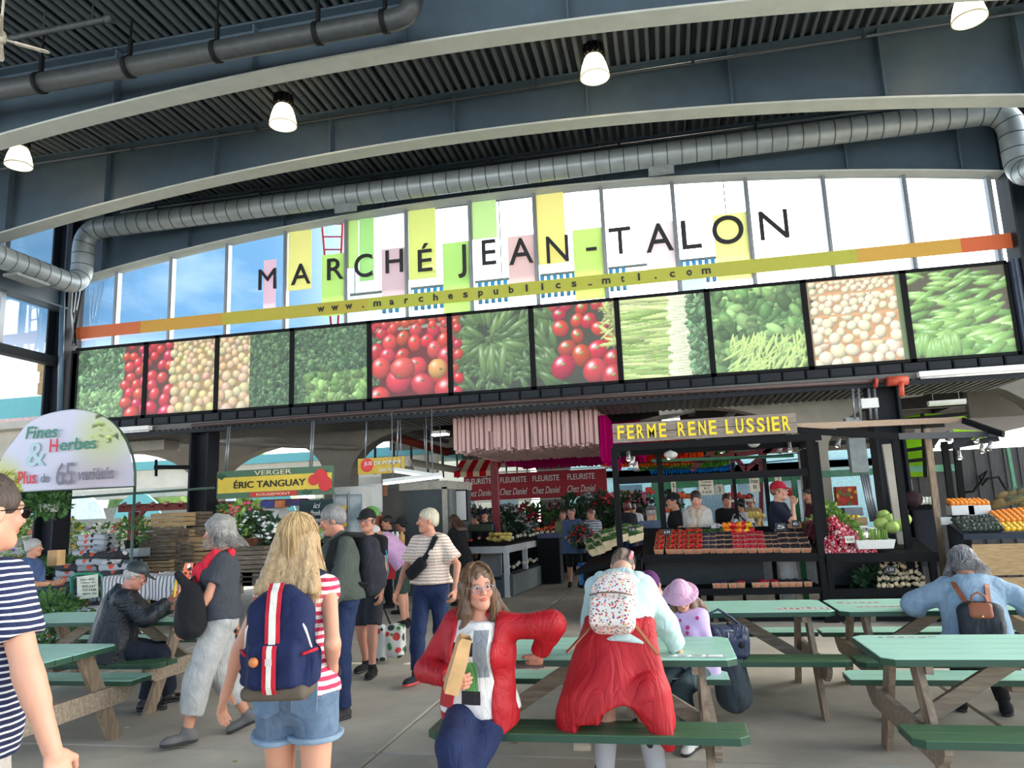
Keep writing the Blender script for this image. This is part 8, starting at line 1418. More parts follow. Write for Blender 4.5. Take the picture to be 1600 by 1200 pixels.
# --- 7 white-haired woman in striped top
P = Person('woman with short white hair in a tan striped top and jeans walking towards us', (-2.42, 7.4), 168, 1.70, sex='f', fat=.008, hands=[(-.31, .06, .90), (.32, .14, .88)], elbow=[(-1, -.5, 0), (1, -.5, 0)], feet=[(-.07, -.22, .12), (.06, .22, .085)], head=(-52, 0, 0), hcurl=.6, skin=(216, 158, 130))
P.brow = (150, 130, 110); P.top(folded(stripe_mat('tan_stripe', (206, 172, 150), (236, 222, 208), .030, .5)), sleeve=.78, hem=.96, e=.034, ef=.06, flare=.03, wrinkle=.008, seed=7); P.bottom(K_jean, 1.93, waist=1.02, e=.008, ef=.018, wrinkle=.005); P.shoes(cloth('trainer_blk', (40, 40, 48)), mat('sole_red', (216, 74, 70))); P.hair('short', (216, 206, 178), (176, 162, 134), seed=9)
B = world_thing(P, 'belt_bag', 'black crossbody pouch worn by the white-haired woman in stripes', 'bag'); c_ = P.to(.06, .185, 1.12); f = Field(c_ - .2, c_ + .2, .010); f.box(c_, (.125, .04, .062), .035, .02, rotm('Y', 38)); f.noise(.004, 30, 2); field_obj(f, 'pouch', cloth('bag_black', (15, 15, 20)), B)
P.strap([c_ + np.array([-.08, 0, .07]), P.to(-.08, .155, 1.28), P.to(-.115, .10, 1.41), P.to(-.12, -.03, 1.44), P.to(-.06, -.13, 1.33)], .05, .02, K_strapblk, 'strap', B)
B = world_thing(P, 'carry_bag', 'patterned white and green shopping bags held low at the left of the striped woman', 'bag')
# --- 8 woman in the red raincoat on the bench
P = Person('brown-haired woman with glasses in an open red raincoat sitting on the front bench', (-1.10, 4.22), 176, 1.70, sex='f', fat=.028, pelvis=(.0, .02, .585), lean=5, side=-3, hands=[(-.33, -.06, .84), (.07, .30, .78)], elbow=[(-1, .1, .35), (1, -.3, -.5)], skin=(222, 162, 136), head=(34, 6, 5), hcurl=(.5, .75), feet=[(.12, .0, .44), (-.03, .40, .085)], knee=[(-1, .75, .2), (-.12, 1, .2)], foot_dir=[(.3, -1, -.2), (.05, 1, 0)], thumb=[(1, .3, .2), (-.3, .4, 1)])
P.brow = (104, 82, 64); P.top(block_print(cloth('tee_white', (226, 220, 214)), ((-.03, .10, .87, .94, (34, 34, 36)), (-.11, -.03, .76, 1.0, (140, 146, 150)), (-.05, .03, .68, .84, (96, 160, 90)), (-.06, .05, .62, .69, (44, 42, 44)))), sleeve=.3, hem=.93, e=.018, vneck=0, neck=1.43, wrinkle=.007, seed=8); P.bottom(cloth('jeans_dark', (20, 36, 76), .2, .2, .85, 30), 1.97, waist=1.0, e=.012, ef=.022, wrinkle=.006); P.shoes(cloth('shoe_grey', (112, 108, 110))); P.hair('long', (122, 94, 70), (84, 62, 46), .14, seed=10); P.strands('long', (160, 124, 88), (92, 64, 44), 620, .30, 10, .010); P.glasses()
# coat: sleeves, back and two open fronts
s = P.s; f = Field(*P.bb([P.to(0, 0, .52), P.neck, *P.sh, *P.elb, *P.wr], .34), .0115); P.torso(f, .034); f.cone(P.to(.0, -.02, .52), P.to(0, 0, 1.0), .205, .185, .06, P.T[:, 1], 1.15); f.cone(P.to(-.10, .04, .70), P.to(0, 0, 1.1), .13, .15, .06)
f.plane(P.to(0, 0, .71), -P.T[:, 2] + P.T[:, 0] * -.75); f.plane(P.to(0, -.02, 1.47), P.T2[:, 2] + P.T2[:, 1] * .2)
f.box(P.to(-.005, .30, 1.10), (.105, .26, .60), .03, .02, P.T, True); f.cone(P.to(-.0, .24, .60), P.to(0, .16, 1.0), .16, .10, .02, cut=True)
for i in (0, 1):
 g_ = Field.__new__(Field); g_.h, g_.lo, g_.n, g_.ax = f.h, f.lo, f.n, f.ax; g_.F = np.full(f.n, .5, dtype=np.float32); P.arm(g_, i, .028, t1=1.93, ef=.028); d = P.wr[i] - P.elb[i]; g_.plane(P.elb[i] + d * .9, d); h = np.maximum(.03 - np.abs(f.F - g_.F), 0) / .03; f.F = np.minimum(f.F, g_.F) - h * h * .0075
f.noise(.009, 22, 12, (1, 1, .6)); field_obj(f, 'raincoat', K_redcoat, P.root)
B = world_thing(P, 'paper_bag', 'tall narrow brown paper bag held by the woman in the red raincoat', 'paper bag'); pc = Vector(P.palm[1]) + Vector((.0, .02, 0)); b = MB(); M_ = Matrix.Translation(pc + Vector((.0, .045, .075))) @ Matrix.Rotation(math.radians(-19), 4, 'Y') @ Matrix.Rotation(.5, 4, 'Z'); vs = []
for z, w1, w2 in ((-.12, .034, .045), (-.05, .036, .048), (.06, .035, .047), (.14, .031, .045), (.165, .026, .045)):
 for x, y in ((-w1, -w2), (w1, -w2), (w1 * 1.06, w2), (-w1, w2)): vs.append(M_ @ Vector((x + .004 * math.sin(z * 60), y, z)))
b.add(vs, [(4 * i + a, 4 * i + (a + 1) % 4, 4 * i + 4 + (a + 1) % 4, 4 * i + 4 + a) for i in range(4) for a in range(4)] + [(3, 2, 1, 0)]); b.build('bag_wall', mat('kraft_paper', (206, 164, 112), .8, .12, 14, .5), B)
b = MB(); b.add([M_ @ Vector(v) for v in ((-.028, -.049, -.10), (.026, -.049, -.10), (.024, -.049, .15), (-.024, -.049, .15))], [(0, 1, 2, 3)]); b.build('window', mat('bag_window', (232, 222, 208), .3), B)
B = world_thing(P, 'phone', 'dark phone held against the table top by the raincoat woman', 'phone'); pc = Vector(P.palm[0]); b = MB(); b.box(pc + Vector((.02, .03, -.02)), (.16, .075, .012), Matrix.Rotation(.25, 3, 'Z')); b.build('phone_body', mat('phone_dark', (70, 44, 50), .3), B)
# --- 9 girl in the mint hoodie with the floral backpack
P = Person('child in a mint hoodie and dark cap leaning on the table, back to us', (-.33, 4.40), -6, 1.50, sex='f', fat=.012, lean=20, spine=12, hands=[(-.30, .52, .88), (.34, .48, .86)], elbow=[(-1, -.9, -.2), (1, -.9, -.2)], head=(6, -34, 0), hcurl=.3, feet=[(-.16, .0, .085), (.20, .02, .085)], skin=(226, 178, 156), wide=1.06)
K_mint = cloth('mint', (190, 214, 210), .05, .1); P.top(K_mint, sleeve=1.95, hem=.97, e=.040, ef=.040, wrinkle=.009, seed=9, hem_e=.02)
f = Field(P.to(0, 0, 1.42) - .3, P.to(0, 0, 1.42) + .3, .010); f.cone(P.to(-.12, -.04, 1.41), P.to(.12, -.04, 1.41), .055, .055, .05); f.ell(P.to(0, -.11, 1.38), (.125, .05, .06), .05, P.T2); f.cone(P.to(-.12, -.03, 1.42), P.to(-.05, .08, 1.42), .045, .03, .03); f.cone(P.to(.12, -.03, 1.42), P.to(.05, .08, 1.42), .045, .03, .03); f.noise(.006, 30, 3); field_obj(f, 'hood', K_mint, P.root)
P.bottom(cloth('short_dark', (50, 50, 60)), .5); P.shoes(K_white)
for i in (0, 1):
 k_, a_ = P.knee[i], P.feet[i]; d = a_ - k_; f = Field(*P.bb([k_, a_], .09), .009); f.cone(k_ + d * .15, a_, .066, .047, .02); f.plane(k_ + d * .15, -d); field_obj(f, 'sock', spot_mat('sock_grey', (176, 174, 176), [(40, 36, 40), (176, 174, 176), (176, 174, 176)], 9, .30), P.root)
P.hair('pony', (120, 98, 80), (70, 56, 46), seed=11); P.cap(K_black, back=False)
b = MB(); b.tube([P.hp(.05, -.06, .10), P.hp(.062, -.085, .05), P.hp(.06, -.09, -.03)], .014, 8); b.build('pink_hair_clip', cloth('pinkclip', (232, 150, 150)), P.root)
B = world_thing(P, 'backpack', 'small white backpack with a bright floral print worn by the child in the mint hoodie', 'backpack'); c0 = P.to(.0, -.245, 1.20); R = P.T2; f = Field(c0 - .3, c0 + .3, .009); f.box(c0 + R @ np.array([0, 0, -.02]), (.125, .07, .15), .06, .03, R); f.ell(c0 + R @ np.array([0, 0, .09]), (.115, .065, .10), .04, R); f.box(c0 + R @ np.array([0, -.065, -.08]), (.115, .035, .085), .03, .01, R)
M_floral = spot_mat('floral_print', (232, 222, 212), [(206, 40, 60), (232, 120, 120), (90, 120, 160), (150, 60, 70), (232, 170, 90), (110, 140, 110)], 64, .40); field_obj(f, 'pack_body', M_floral, B)
b = MB(); b.tube([c0 + R @ np.array(v) for v in ((-.118, -.08, .01), (-.06, -.105, .012), (0, -.11, .012), (.06, -.105, .012), (.118, -.08, .01))], .005, 6); b.build('zip', mat('zip_brown', (120, 90, 80)), B)
for sg in (-1, 1):
 P.strap([c0 + R @ np.array([sg * .05, 0, .17]), P.to(sg * .08, -.13, 1.42), P.to(sg * .13, -.03, 1.44), P.to(sg * .15, .1, 1.36)], .035, .012, LT if sg < 0 else cloth('strap_pink', (226, 170, 166)), 'shoulder_strap', B); b = MB(); e0 = c0 + R @ np.array([sg * .125, .03, -.12]); b.bar(e0, e0 + R @ np.array([sg * .12, -.02, -.16]), .022, .008); b.build('loose_strap', LT, B)
# red jacket tied round the waist
JS = .87
B = world_thing(P, 'jacket', 'bright red jacket tied around the waist of the child in the mint hoodie', 'jacket'); f = Field(np.array([-.62, -.5, .28]), np.array([.62, .45, 1.12]), .0125)
wz = lambda x, y, z: np.array([x, y, z])
f.cone(wz(-.10, -.16, .50), wz(0, -.04, .96), .30, .175, .03, (0, 1, 0), 2.0); f.cone(wz(-.28, -.17, .46), wz(-.10, -.06, .90), .13, .12, .05, (0, 1, 0), 1.8); f.cone(wz(.24, -.14, .50), wz(.12, -.05, .92), .10, .14, .05, (0, 1, 0), 1.8); f.cone(wz(.26, -.17, .42), wz(.20, -.14, .62), .045, .12, .04)
G_ = np.meshgrid(*f.ax, indexing='ij'); hem = .50 + .10 * np.sin(G_[0] * 7.5 + 1.2) * (G_[0] > -.1) - .06 * (G_[0] < -.25); f.F = np.maximum(f.F, (hem - G_[2]).astype(np.float32)); f.F = np.maximum(f.F, (G_[2] - 1.02).astype(np.float32)); f.F = np.maximum(f.F, (G_[1] - .16).astype(np.float32))
f.cone(wz(.18, -.20, .60), wz(.30, -.22, .40), .10, .045, .05, (0, 1, 0), 2.2); f.noise(.016, 26, 4, (1, 1, .22)); field_obj(f, 'jacket_body', K_redcoat, B); B.scale = (JS, JS, 1.0)
f = Field(np.array([-.3, -.35, .86]), np.array([.3, .35, 1.1]), .011)
for a0 in range(0, 12): a1 = 2 * PI * a0 / 12; a2 = 2 * PI * (a0 + 1) / 12; f.cone(wz(.20 * math.cos(a1), .03 + .165 * math.sin(a1), .975), wz(.20 * math.cos(a2), .03 + .165 * math.sin(a2), .975), .035, .035, .02)
f.noise(.006, 50, 2); field_obj(f, 'tied_sleeves', K_redcoat, B)
# --- 10 purple hat girl and the one behind
P = Person('child in a pink sun hat and lilac top across the centre table', (.10, 5.72), 150, 1.42, sex='f', pelvis=(0, 0, .60), lean=14, hands=[(-.12, .32, .82), (.12, .30, .82)], feet=[(-.1, .34, .085), (.1, .34, .085)], head=(30, -24, 0), lod=0, skin=(226, 178, 156))
P.top(spot_mat('lilac_flower', (206, 180, 222), [(206, 180, 222), (206, 180, 222), (206, 180, 222), (196, 60, 120)], 16, .3), sleeve=1.9, hem=.85, e=.022, seed=10); P.bottom(cloth('teal_leg', (70, 90, 96)), 1.9); P.shoes(K_white); P.hair('long', (140, 112, 90), (90, 70, 56), .06); P.cap(cloth('pink_hat', (222, 170, 196), .05), wide=True, name='sun_hat')
P = Person('person in a dark purple cap bending behind the pink sun hat', (-.06, 6.25), 150, 1.5, sex='f', pelvis=(0, 0, .62), lean=24, hands=[(-.12, .3, .8), (.12, .3, .8)], feet=[(-.1, .34, .085), (.1, .34, .085)], head=(20, -30, 0), lod=1); P.top(K_navy, sleeve=1.9); P.bottom(K_black); P.shoes(K_black); P.hair('short', (90, 70, 60), (60, 44, 40)); P.cap(cloth('purple_cap', (92, 36, 96)))
# --- 11 woman in denim jacket
P = Person('woman with wavy grey hair in a pale denim jacket sitting with her back to us', (2.13, 6.20), -12, 1.62, sex='f', fat=.03, pelvis=(0, -.02, .57), lean=10, spine=6, hands=[(-.36, .36, .80), (.42, .34, .80)], elbow=[(-1, -.3, -.4), (1, -.3, -.4)], feet=[(-.14, .36, .085), (.16, .3, .085)], head=(4, -18, 0), skin=(220, 164, 140), wide=1.05)
P.top(folded(mat('cloth_denim_pale', (150, 172, 190), .85, .12, 14, .3, rgb2=(122, 146, 168), bscale=200)), sleeve=1.9, hem=.86, e=.045, ef=.05, wrinkle=.012, seed=11, hem_e=.02); P.bottom(K_black); P.shoes(K_black); P.hair('bob', (150, 148, 150), (84, 82, 86), seed=12); P.strands('bob', (206, 204, 206), (92, 90, 94), 420, .10, 12, .018, .0025)
B = world_thing(P, 'backpack', 'small black backpack with a tan leather flap worn by the woman in the denim jacket', 'backpack'); c0 = P.to(0.02, -.215, 1.08); R = P.T2; f = Field(c0 - .3, c0 + .3, .010); f.box(c0 + R @ np.array([0, 0, -.03]), (.145, .06, .18), .05, .02, R); f.ell(c0 + R @ np.array([0, 0, .10]), (.09, .05, .07), .06, R); f.noise(.006, 30, 5); field_obj(f, 'pack_body', cloth('pack_black', (24, 30, 38), .1, .15, .6), B)
f = Field(c0 - .3, c0 + .3, .008); f.box(c0 + R @ np.array([0, -.045, .095]), (.08, .032, .058), .03, .01, R); field_obj(f, 'leather_flap', LT, B); b = MB(); b.ball(c0 + R @ np.array([0, -.082, .052]), .010, 8); b.build('snap', mat('brass', (210, 180, 120), .3, metal=.8), B)
b = MB(); b.tube([c0 + R @ np.array(v) for v in ((-.05, -.04, .14), (-.04, -.05, .20), (0, -.05, .225), (.04, -.05, .20), (.05, -.04, .14))], .007, 8); b.build('handle', LT, B)
for sg in (-1, 1): P.strap([c0 + R @ np.array([sg * .06, 0, .13]), P.to(sg * .10, -.15, 1.36), P.to(sg * .12, -.05, 1.45)], .032, .01, LT, 'shoulder_strap', B); b = MB(); e0 = c0 + R @ np.array([sg * .14, .0, -.17]); b.bar(e0, e0 + R @ np.array([sg * .07, .05, .10]), .03, .008); b.build('side_tab', LT, B)
# navy handbag on the middle back table's bench
t = thing('handbag', 'navy nylon handbag with silver zips on the bench behind the centre table', 'handbag', (.36, 6.14, .45), .3)
f = Field(np.array([-.2, -.12, 0]), np.array([.2, .12, .3]), .008); f.box((0, 0, .13), (.16, .085, .13), .05, .02); f.box((0, -.085, .10), (.12, .03, .08), .03, .02); f.noise(.005, 30, 2); field_obj(f, 'bag_body', cloth('nylon_navy', (34, 46, 74), .1, .1, .5), t)
b = MB(); b.tube([(-.12, 0, .24), (-.13, 0, .34), (-.04, .02, .37), (.06, .0, .30), (.12, 0, .24)], .010, 8); b.build('strap', cloth('nylon_navy', (34, 46, 74)), t); b = MB(); b.tube([(-.10, -.06, .22), (0, -.085, .225), (.12, -.06, .21)], .004, 6); b.box((-.02, -.10, .18), (.008, .008, .07)); b.build('zip', mat('silver', (210, 212, 216), .25, metal=.9), t); b = MB(); b.lathe([(.001, .006), (.022, .004), (.024, 0)], (.07, -.118, .12), 14, 0, Matrix.Rotation(PI / 2, 3, 'X')); b.build('badge', K_black, t)
t = thing('folding_stroller', 'dark folded bag standing beside the lilac child', 'bag', (.38, 6.15, 0)); f = Field(np.array([-.2, -.2, 0]), np.array([.2, .2, .75]), .012); f.cone((0, 0, .2), (-.02, 0, .55), .14, .10, .03); f.plane((0, 0, .01), (0, 0, -1)); f.noise(.01, 20, 2); field_obj(f, 'bag_body', cloth('slate_bag', (60, 70, 76)), t); b = MB(); b.tube([(-.08, 0, .6), (0, 0, .72), (.08, 0, .6)], .01, 6); b.build('handle', K_black, t); t.name = 'tote_bag'
# --- water bottle, book, on left table
t = thing('water_bottle', 'clear water bottle with a green label and blue cap on the left table', 'bottle', (-4.62, 6.95, .75)); b = MB(); b.lathe([(.001, 0), (.032, 0), (.034, .02), (.030, .10), (.034, .15), (.028, .18), (.013, .205), (.013, .215)], n=16); b.build('body', film_mat('bottle_clear', (226, 236, 240), .12, diffuse=.25), t); b = MB(); b.lathe([(.0345, .06), (.0345, .13)], n=16); b.build('label', mat('label_green', (190, 214, 90)), t); b = MB(); b.lathe([(.001, .235), (.015, .233), (.015, .212)], n=12); b.build('cap', mat('cap_blue', (70, 140, 210)), t)
b = MB(); b.box((0, 0, .012), (.15, .2, .024)); b.box((.004, 0, .012), (.145, .204, .018), None, 1); tag(b.build('book', [mat('book_red', (196, 40, 60)), K_white], None, (-4.78, 6.75, .752)), 'red covered book lying on the left table before the reader', 'book')
# ================================================================ vendors and people further away
def person_px(label, px, py_top, Y, face, ht=None, **kw):
 """stand a person whose head top shows at (px, py_top) at depth Y"""
 p = atY(px, py_top, Y); ht = ht or p.z; lod = kw.pop('lod', 2); return Person(label, (p.x, Y), face, ht, lod=lod, **kw)
SK = (214, 160, 134)
P = person_px('vendor in a crimson cap and navy t-shirt, hand at his chin, behind the berries', 1213, 750, 11.95, -112, 1.93, lod=1, hands=[(.02, .20, 1.12), (.06, .20, 1.40)], elbow=[(-.6, .2, -1), (.5, .2, -1)], hcurl=.9, fat=.015, skin=(226, 176, 150)); P.top(K_navy, sleeve=.8, e=.02, ef=.03); P.bottom(cloth('pale_grey', (196, 200, 200)), 1.98, e=.02, ef=.03); P.shoes(K_white); P.hair('fringe', (150, 110, 80), (110, 80, 60)); P.cap(cloth('crimson', (176, 22, 44)))
b = MB(); b.box(P.to(0.03, .15, 1.24), (.16, .02, .08)); b.build('shirt_print', cloth('print_pink', (216, 130, 140)), P.root)
P = person_px('vendor with a beige scarf, pale sweatshirt and blue gloves', 1086, 765, 12.4, 172, 1.86, lod=1, sex='f', hands=[(-.10, .22, 1.05), (.08, .22, 1.14)], hcurl=.6, head=(10, -14, 0), fat=.01, skin=(226, 172, 150)); P.top(cloth('oatmeal', (206, 200, 192)), sleeve=1.9, hem=.9, e=.03, ef=.03); P.bottom(K_black); P.shoes(K_black); P.hair('short', (60, 46, 42), (36, 28, 26))
f = Field(P.to(0, 0, 1.3) - .35, P.to(0, 0, 1.3) + .35, .014); f.cone(P.to(-.08, 0, 1.42), P.to(.08, 0, 1.42), .09, .09, .03); f.cone(P.to(.05, .12, 1.4), P.to(.07, .16, 1.02), .05, .06, .03); f.cone(P.to(-.05, .12, 1.4), P.to(-.03, .16, 1.12), .05, .05, .03); f.noise(.008, 40); field_obj(f, 'scarf', cloth('beige_scarf', (196, 178, 160)), P.root)
for i in (0, 1): d = P.wr[i] - P.elb[i]; d /= np.linalg.norm(d); f = Field(P.wr[i] - .12, P.wr[i] + .14, .011); f.ell(P.wr[i] + d * .06, (.045, .045, .06)); field_obj(f, 'glove', mat('nitrile_blue', (40, 140, 210), .4), P.root)
P = person_px('vendor in black t-shirt and black cap beside the thin stall post', 1052, 763, 12.6, 100, 1.84, head=(10, 0, 0)); P.top(K_black, sleeve=.6); P.bottom(K_black); P.shoes(K_black); P.hair('short', (50, 40, 36), (30, 26, 24)); P.cap(K_black)
P = person_px('man in a blue grey t-shirt seen from behind at the berry stall', 1016, 783, 12.4, 0, 1.66, lod=1, fat=.03, wide=1.1, hands=[(-.2, .3, 1.0), (.2, .3, 1.0)], head=(0, -16, 0)); P.top(cloth('blue_grey', (88, 100, 122)), sleeve=.8, hem=.85, e=.03, ef=.04); P.bottom(K_jean); P.shoes(K_black); P.hair('short', (170, 166, 160), (120, 116, 112)); P.cap(cloth('cap_pattern', (96, 92, 96)), back=True)
P = person_px('vendor in a maroon t-shirt bending behind the twin posts', 1283, 756, 12.9, 110, 1.90, lod=1, lean=16, hands=[(-.1, .42, 1.05), (.1, .42, 1.05)]); P.top(cloth('maroon', (84, 30, 52)), sleeve=.7, e=.02); P.bottom(K_black); P.shoes(K_black); P.hair('short', (40, 32, 30), (26, 22, 20))
P = person_px('young vendor with dark hair in a black zip top at the rear stall', 1134, 767, 15.2, 175, 1.84, hands=[(-.1, .3, 1.1), (.1, .3, 1.1)], head=(0, -14, 0)); P.top(K_black, sleeve=1.9); P.bottom(K_black); P.shoes(K_black); P.hair('short', (60, 44, 36), (36, 28, 24))
P = person_px('woman in a pale top with a dark ponytail and black strap, back turned', 1158, 777, 14.8, 20, 1.72, sex='f', hands=[(-.3, .2, 1.1), None]); P.top(cloth('pale_lilac', (196, 196, 204)), sleeve=.7); P.bottom(K_black); P.shoes(K_black); P.hair('pony', (36, 30, 30), (20, 18, 18)); P.strap([P.to(-.12, -.05, 1.44), P.to(0, -.16, 1.25), P.to(.16, -.1, 1.02)], .03, .01, K_strapblk)
P = person_px('woman in a blue sleeveless dress with a black backpack holding flowers', 893, 799, 16.2, 190, 1.70, lod=1, sex='f', fat=.05, hands=[(-.15, .28, .95), (.10, .28, 1.0)], head=(-30, 0, 0), feet=[(-.1, .1, .085), (.1, -.1, .085)], skin=(220, 164, 140)); P.top(cloth('dress_blue', (74, 94, 128)), sleeve=.12, hem=.72, e=.03, flare=.04); P.bottom(K_black, 1.1); P.shoes(K_black); P.hair('short', (56, 40, 34), (36, 28, 26))
make_plant('bunch of red and yellow flowers held by the woman in the blue dress', (P.root.location.x + .25, 15.85, .82), .26, .26, 'dark', (196, 40, 60), K_black, 71, 120, None, .12, name='flower_bouquet', cat='flowers')
P = person_px('woman in a striped top with brown hair beside the blue dress', 925, 802, 16.0, 150, 1.66, sex='f', fat=.04, hands=[(-.2, .3, 1.0), (.2, .3, 1.0)], head=(0, -14, 0)); P.top(stripe_mat('fine_stripe', (206, 206, 210), (110, 116, 130), .05, .5), sleeve=.6, e=.03); P.bottom(K_black); P.shoes(K_black); P.hair('short', (110, 76, 54), (80, 56, 42))
pxbox('blue_tote', 'bright blue patterned shopping bag beside the striped woman', 'bag', 905, 880, 914, 915, 16.0, .2, spot_mat('tote_blue', (60, 140, 206), [(90, 180, 230), (30, 80, 160)], 14, .5))
P = person_px('woman in a black dress with long brown hair picking produce', 719, 800, 13.4, 62, 1.66, sex='f', lean=12, hands=[(-.12, .5, 1.0), (.1, .5, 1.0)], head=(0, -16, 0), lod=1); P.top(K_black, sleeve=.5, hem=.5, flare=.06, e=.02); P.bottom(K_black, 1.0); P.shoes(K_black); P.hair('long', (86, 56, 42), (56, 38, 30), .04)
P = person_px('stooping white-haired man in a pink checked shirt at the fruit boxes', 612, 824, 10.9, 96, 1.74, lod=1, lean=42, fat=.03, hands=[(-.1, .5, .80), (.12, .45, .72)], head=(0, -20, 0)); P.top(cloth('pink_check', (206, 160, 196)), sleeve=.7, e=.03); P.bottom(cloth('dk_green', (40, 60, 50)), .98, ef=.03); P.shoes(K_black); P.hair('short', (232, 228, 220), (190, 186, 180))
P.root.location.x = atY(632, 830, 10.9).x
P = person_px('dark-haired man in navy at the back by the concrete pier', 607, 803, 13.2, 130, 1.66, head=(0, -10, 0)); P.top(K_navy, sleeve=.6); P.bottom(K_black); P.shoes(K_black); P.hair('short', (36, 30, 28), (24, 20, 20))
P = person_px('person in a dark bucket hat in profile behind the pink checked shirt', 628, 808, 12.4, 75, 1.62, skin=(170, 112, 90)); P.top(K_black, sleeve=.6); P.bottom(K_black); P.shoes(K_black); P.hair('short', (30, 26, 26), (20, 18, 18)); P.cap(K_black, wide=True)
P = person_px('old man in a blue shirt sitting with his back turned at the left', 52, 836, 9.0, -60, 1.70, pelvis=(0, 0, .76), fat=.04, lod=1, hands=[(-.12, .3, .9), (.12, .3, .9)], feet=[(-.1, .38, .30), (.1, .38, .30)]); P.top(cloth('blue_shirt', (70, 90, 134)), sleeve=.8, hem=.86, e=.03, ef=.03); P.bottom(K_navy, 1.9); P.shoes(K_black); P.hair('short', (196, 194, 190), (140, 138, 134))
P = person_px('vendor in a navy cap behind the produce island, rightmost of the two', 757, 789, 15.8, 170, 1.72); P.top(K_navy, sleeve=.7); P.bottom(K_black); P.shoes(K_black); P.hair('short', (40, 34, 30), (30, 24, 22)); P.cap(K_navy)
P = person_px('vendor in black behind the produce island, left of the capped one', 744, 797, 15.7, 110, 1.64); P.top(K_black, sleeve=.7); P.bottom(K_black); P.shoes(K_black); P.hair('short', (40, 30, 26), (30, 24, 22))
P = person_px('woman in khaki with glasses walking with a brown bag beyond the bin', 879, 792, 18.4, 172, 1.64, sex='f', fat=.03); P.top(cloth('khaki', (130, 132, 96)), sleeve=1.9, e=.03); P.bottom(K_black); P.shoes(K_black); P.hair('short', (100, 76, 56), (70, 54, 42))
for k, (px, py, Y, fc, top_, hr, lab) in enumerate(((941, 786, 23, 0, 'slate', 'pony', 'woman in grey with dark hair far down the passage'), (955, 788, 24, 10, 'blackish', 'short', 'person in black far down the passage, right of the grey one'), (929, 789, 23.5, 20, 'blackish', 'long', 'woman with black hair far down the passage'), (964, 790, 21, 0, 'navyish', 'short', 'person in navy in the passage close to the stall post'), (979, 782, 17.5, 10, 'blackish', 'bob', 'woman with red hair in a black dress near the stall post'), (988, 784, 19, 0, 'whitish', 'short', 'man in a white shirt right of the red-haired woman'), (996, 783, 20, 0, 'blackish', 'long', 'woman in black with long hair right of the white shirt'), (893, 794, 22, 180, 'whitish', 'short', 'person in white among the florist plants'), (948, 783, 30, 0, 'slate', 'short', 'tiny figure furthest down the passage'), (1171, 772, 16.5, 180, 'khakiish', 'bob', 'person in ochre behind the rear fruit stall'))):
 c = {'slate': (96, 100, 110), 'blackish': (34, 34, 40), 'navyish': (40, 48, 74), 'whitish': (206, 208, 212), 'khakiish': (190, 160, 110)}[top_]; hc = (120, 40, 36) if 'red hair' in lab else (44, 34, 32); P = person_px(lab, px, py, Y, fc, None, sex='f' if hr != 'short' else 'm'); P.top(cloth(top_, c), sleeve=.7); P.bottom(K_black if k % 2 else K_jean); P.shoes(K_black); P.hair(hr, hc, tuple(int(v * .6) for v in hc), .05)
# rear stalls: trays of fruit behind the berry stall
t = thing('rear_counter', 'rear fruit counter behind the berry stall', 'counter', (0, 0, 0)); b = MB(); b.box2((-.2, 14.2, .85), (2.6, 15.0, .95)); b.build('top', M_black, t); b = MB(); b.box2((-.2, 14.2, .02), (2.6, 14.25, .85)); b.build('front', mat('rear_counter_grey', (150, 156, 160)), t)
for r_, (px0, px1, py, Y, ci, nm) in enumerate(((1012, 1024, 768, 15, 4, 'red and yellow fruit bowl left'), (1058, 1076, 776, 16, 2, 'orange fruit tray'), (1140, 1170, 776, 16, 4, 'red fruit tray behind the price signs'), (1234, 1240, 772, 15, 4, 'red fruit bowl right'), (1030, 1044, 797, 14.6, 2, 'pile of orange gourds'), (1172, 1192, 806, 14.5, 0, 'pile of yellow peppers'))):
 for j in range(8): tag(obj('vegetable', vegm[ci], None, atY(px0 + (px1 - px0) * (j % 5) / 4.0, py - 3.2 * (j // 5), Y), j), f'piece of fruit in the {nm} at the rear stall', 'fruit', nm)
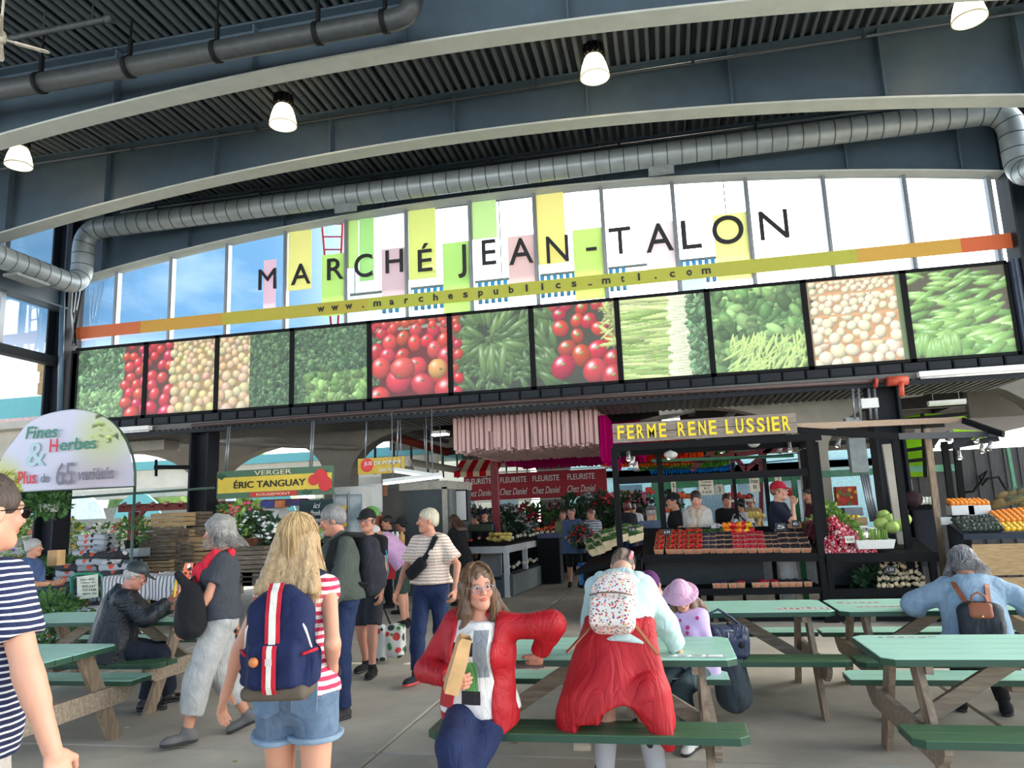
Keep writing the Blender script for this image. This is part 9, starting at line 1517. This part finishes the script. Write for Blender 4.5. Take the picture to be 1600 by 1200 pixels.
pxbox('fruit_shelf', 'green shelf carrying fruit bowls behind the stall', 'shelf', 1010, 772, 1080, 776, 16.2, .3, mat('green_paint', (34, 110, 70))); pxbox('pumpkin_table', 'white table with gourds left of the scarf vendor', 'table', 1012, 802, 1046, 822, 14.4, .5, M_white); pxbox('fruit_shelf', 'pale shelf of red fruit behind the price signs', 'shelf', 1138, 780, 1176, 784, 16.2, .3, M_white)
t = thing('cafe_parasol', 'pale pink parasol at the end of the passage', 'parasol', atY(973, 778, 34)); b = MB(); b.lathe([(.001, .35), (.6, .25), (1.1, 0), (1.08, -.02), (.001, .3)], n=12); b.build('canopy', cloth_translucent('parasol_pink', (240, 170, 180), .5), t); b = MB(); b.tube([(0, 0, .3), (0, 0, -2.0)], .03, 6); b.build('pole', M_alu, t)
# bags held low beside the striped woman
B = [o for o in C.objects if o.name.startswith('carry_bag')][0]; B.location = (atY(598, 930, 8.3).x, 8.3, 0); B.rotation_euler = (0, 0, 0); f = Field((-.3, -.2, 0), (.3, .2, .65), .02); f.box((-.08, 0, .22), (.14, .10, .20), .05); f.box((.16, .02, .25), (.10, .1, .18), .05); f.noise(.02, 16, 3); field_obj(f, 'bag_body', spot_mat('carry_print', (196, 196, 192), [(60, 130, 70), (40, 60, 50), (196, 196, 192), (190, 60, 60)], 10, .45), B); b = MB(); b.tube([(-.1, 0, .4), (0, 0, .62), (.1, 0, .4)], .012, 6); b.build('handle', K_strapblk, B)
t = thing('fruit_table', 'table with yellow peppers and red trays in front of the stooping man', 'table', (0, 0, 0)); pxbox('cloth', '', '', 592, 866, 626, 905, 11.3, .6, mat('red_cloth', (196, 40, 46)), parent=t); pxbox('tray', '', '', 590, 858, 622, 866, 11.2, .5, M_white, parent=t)
for j in range(10): tag(obj('vegetable', vegm[0 if j % 3 else 2], None, atY(593 + (j % 5) * 5.6, 856 - (j // 5) * 4, 11.3), j), f'{"yellow" if j % 3 else "orange"} pepper on the red table, {ORD[j]} from left', 'pepper', 'peppers on the red table')
for j in range(5): tag(MB().lathe([(.001, 0), (.05, 0), (.05, .14), (.025, .17), (.025, .2), (.001, .2)], n=10).build('jar', mat('jar_%d' % (j % 3), [(230, 226, 214), (196, 150, 90), (206, 210, 216)][j % 3], .4), None, atY(600 + j * 7, 850, 11.9)), f'jar on the stall behind the stooping man, {ORD[j]} from left', 'jar', 'jars behind the stooping man')
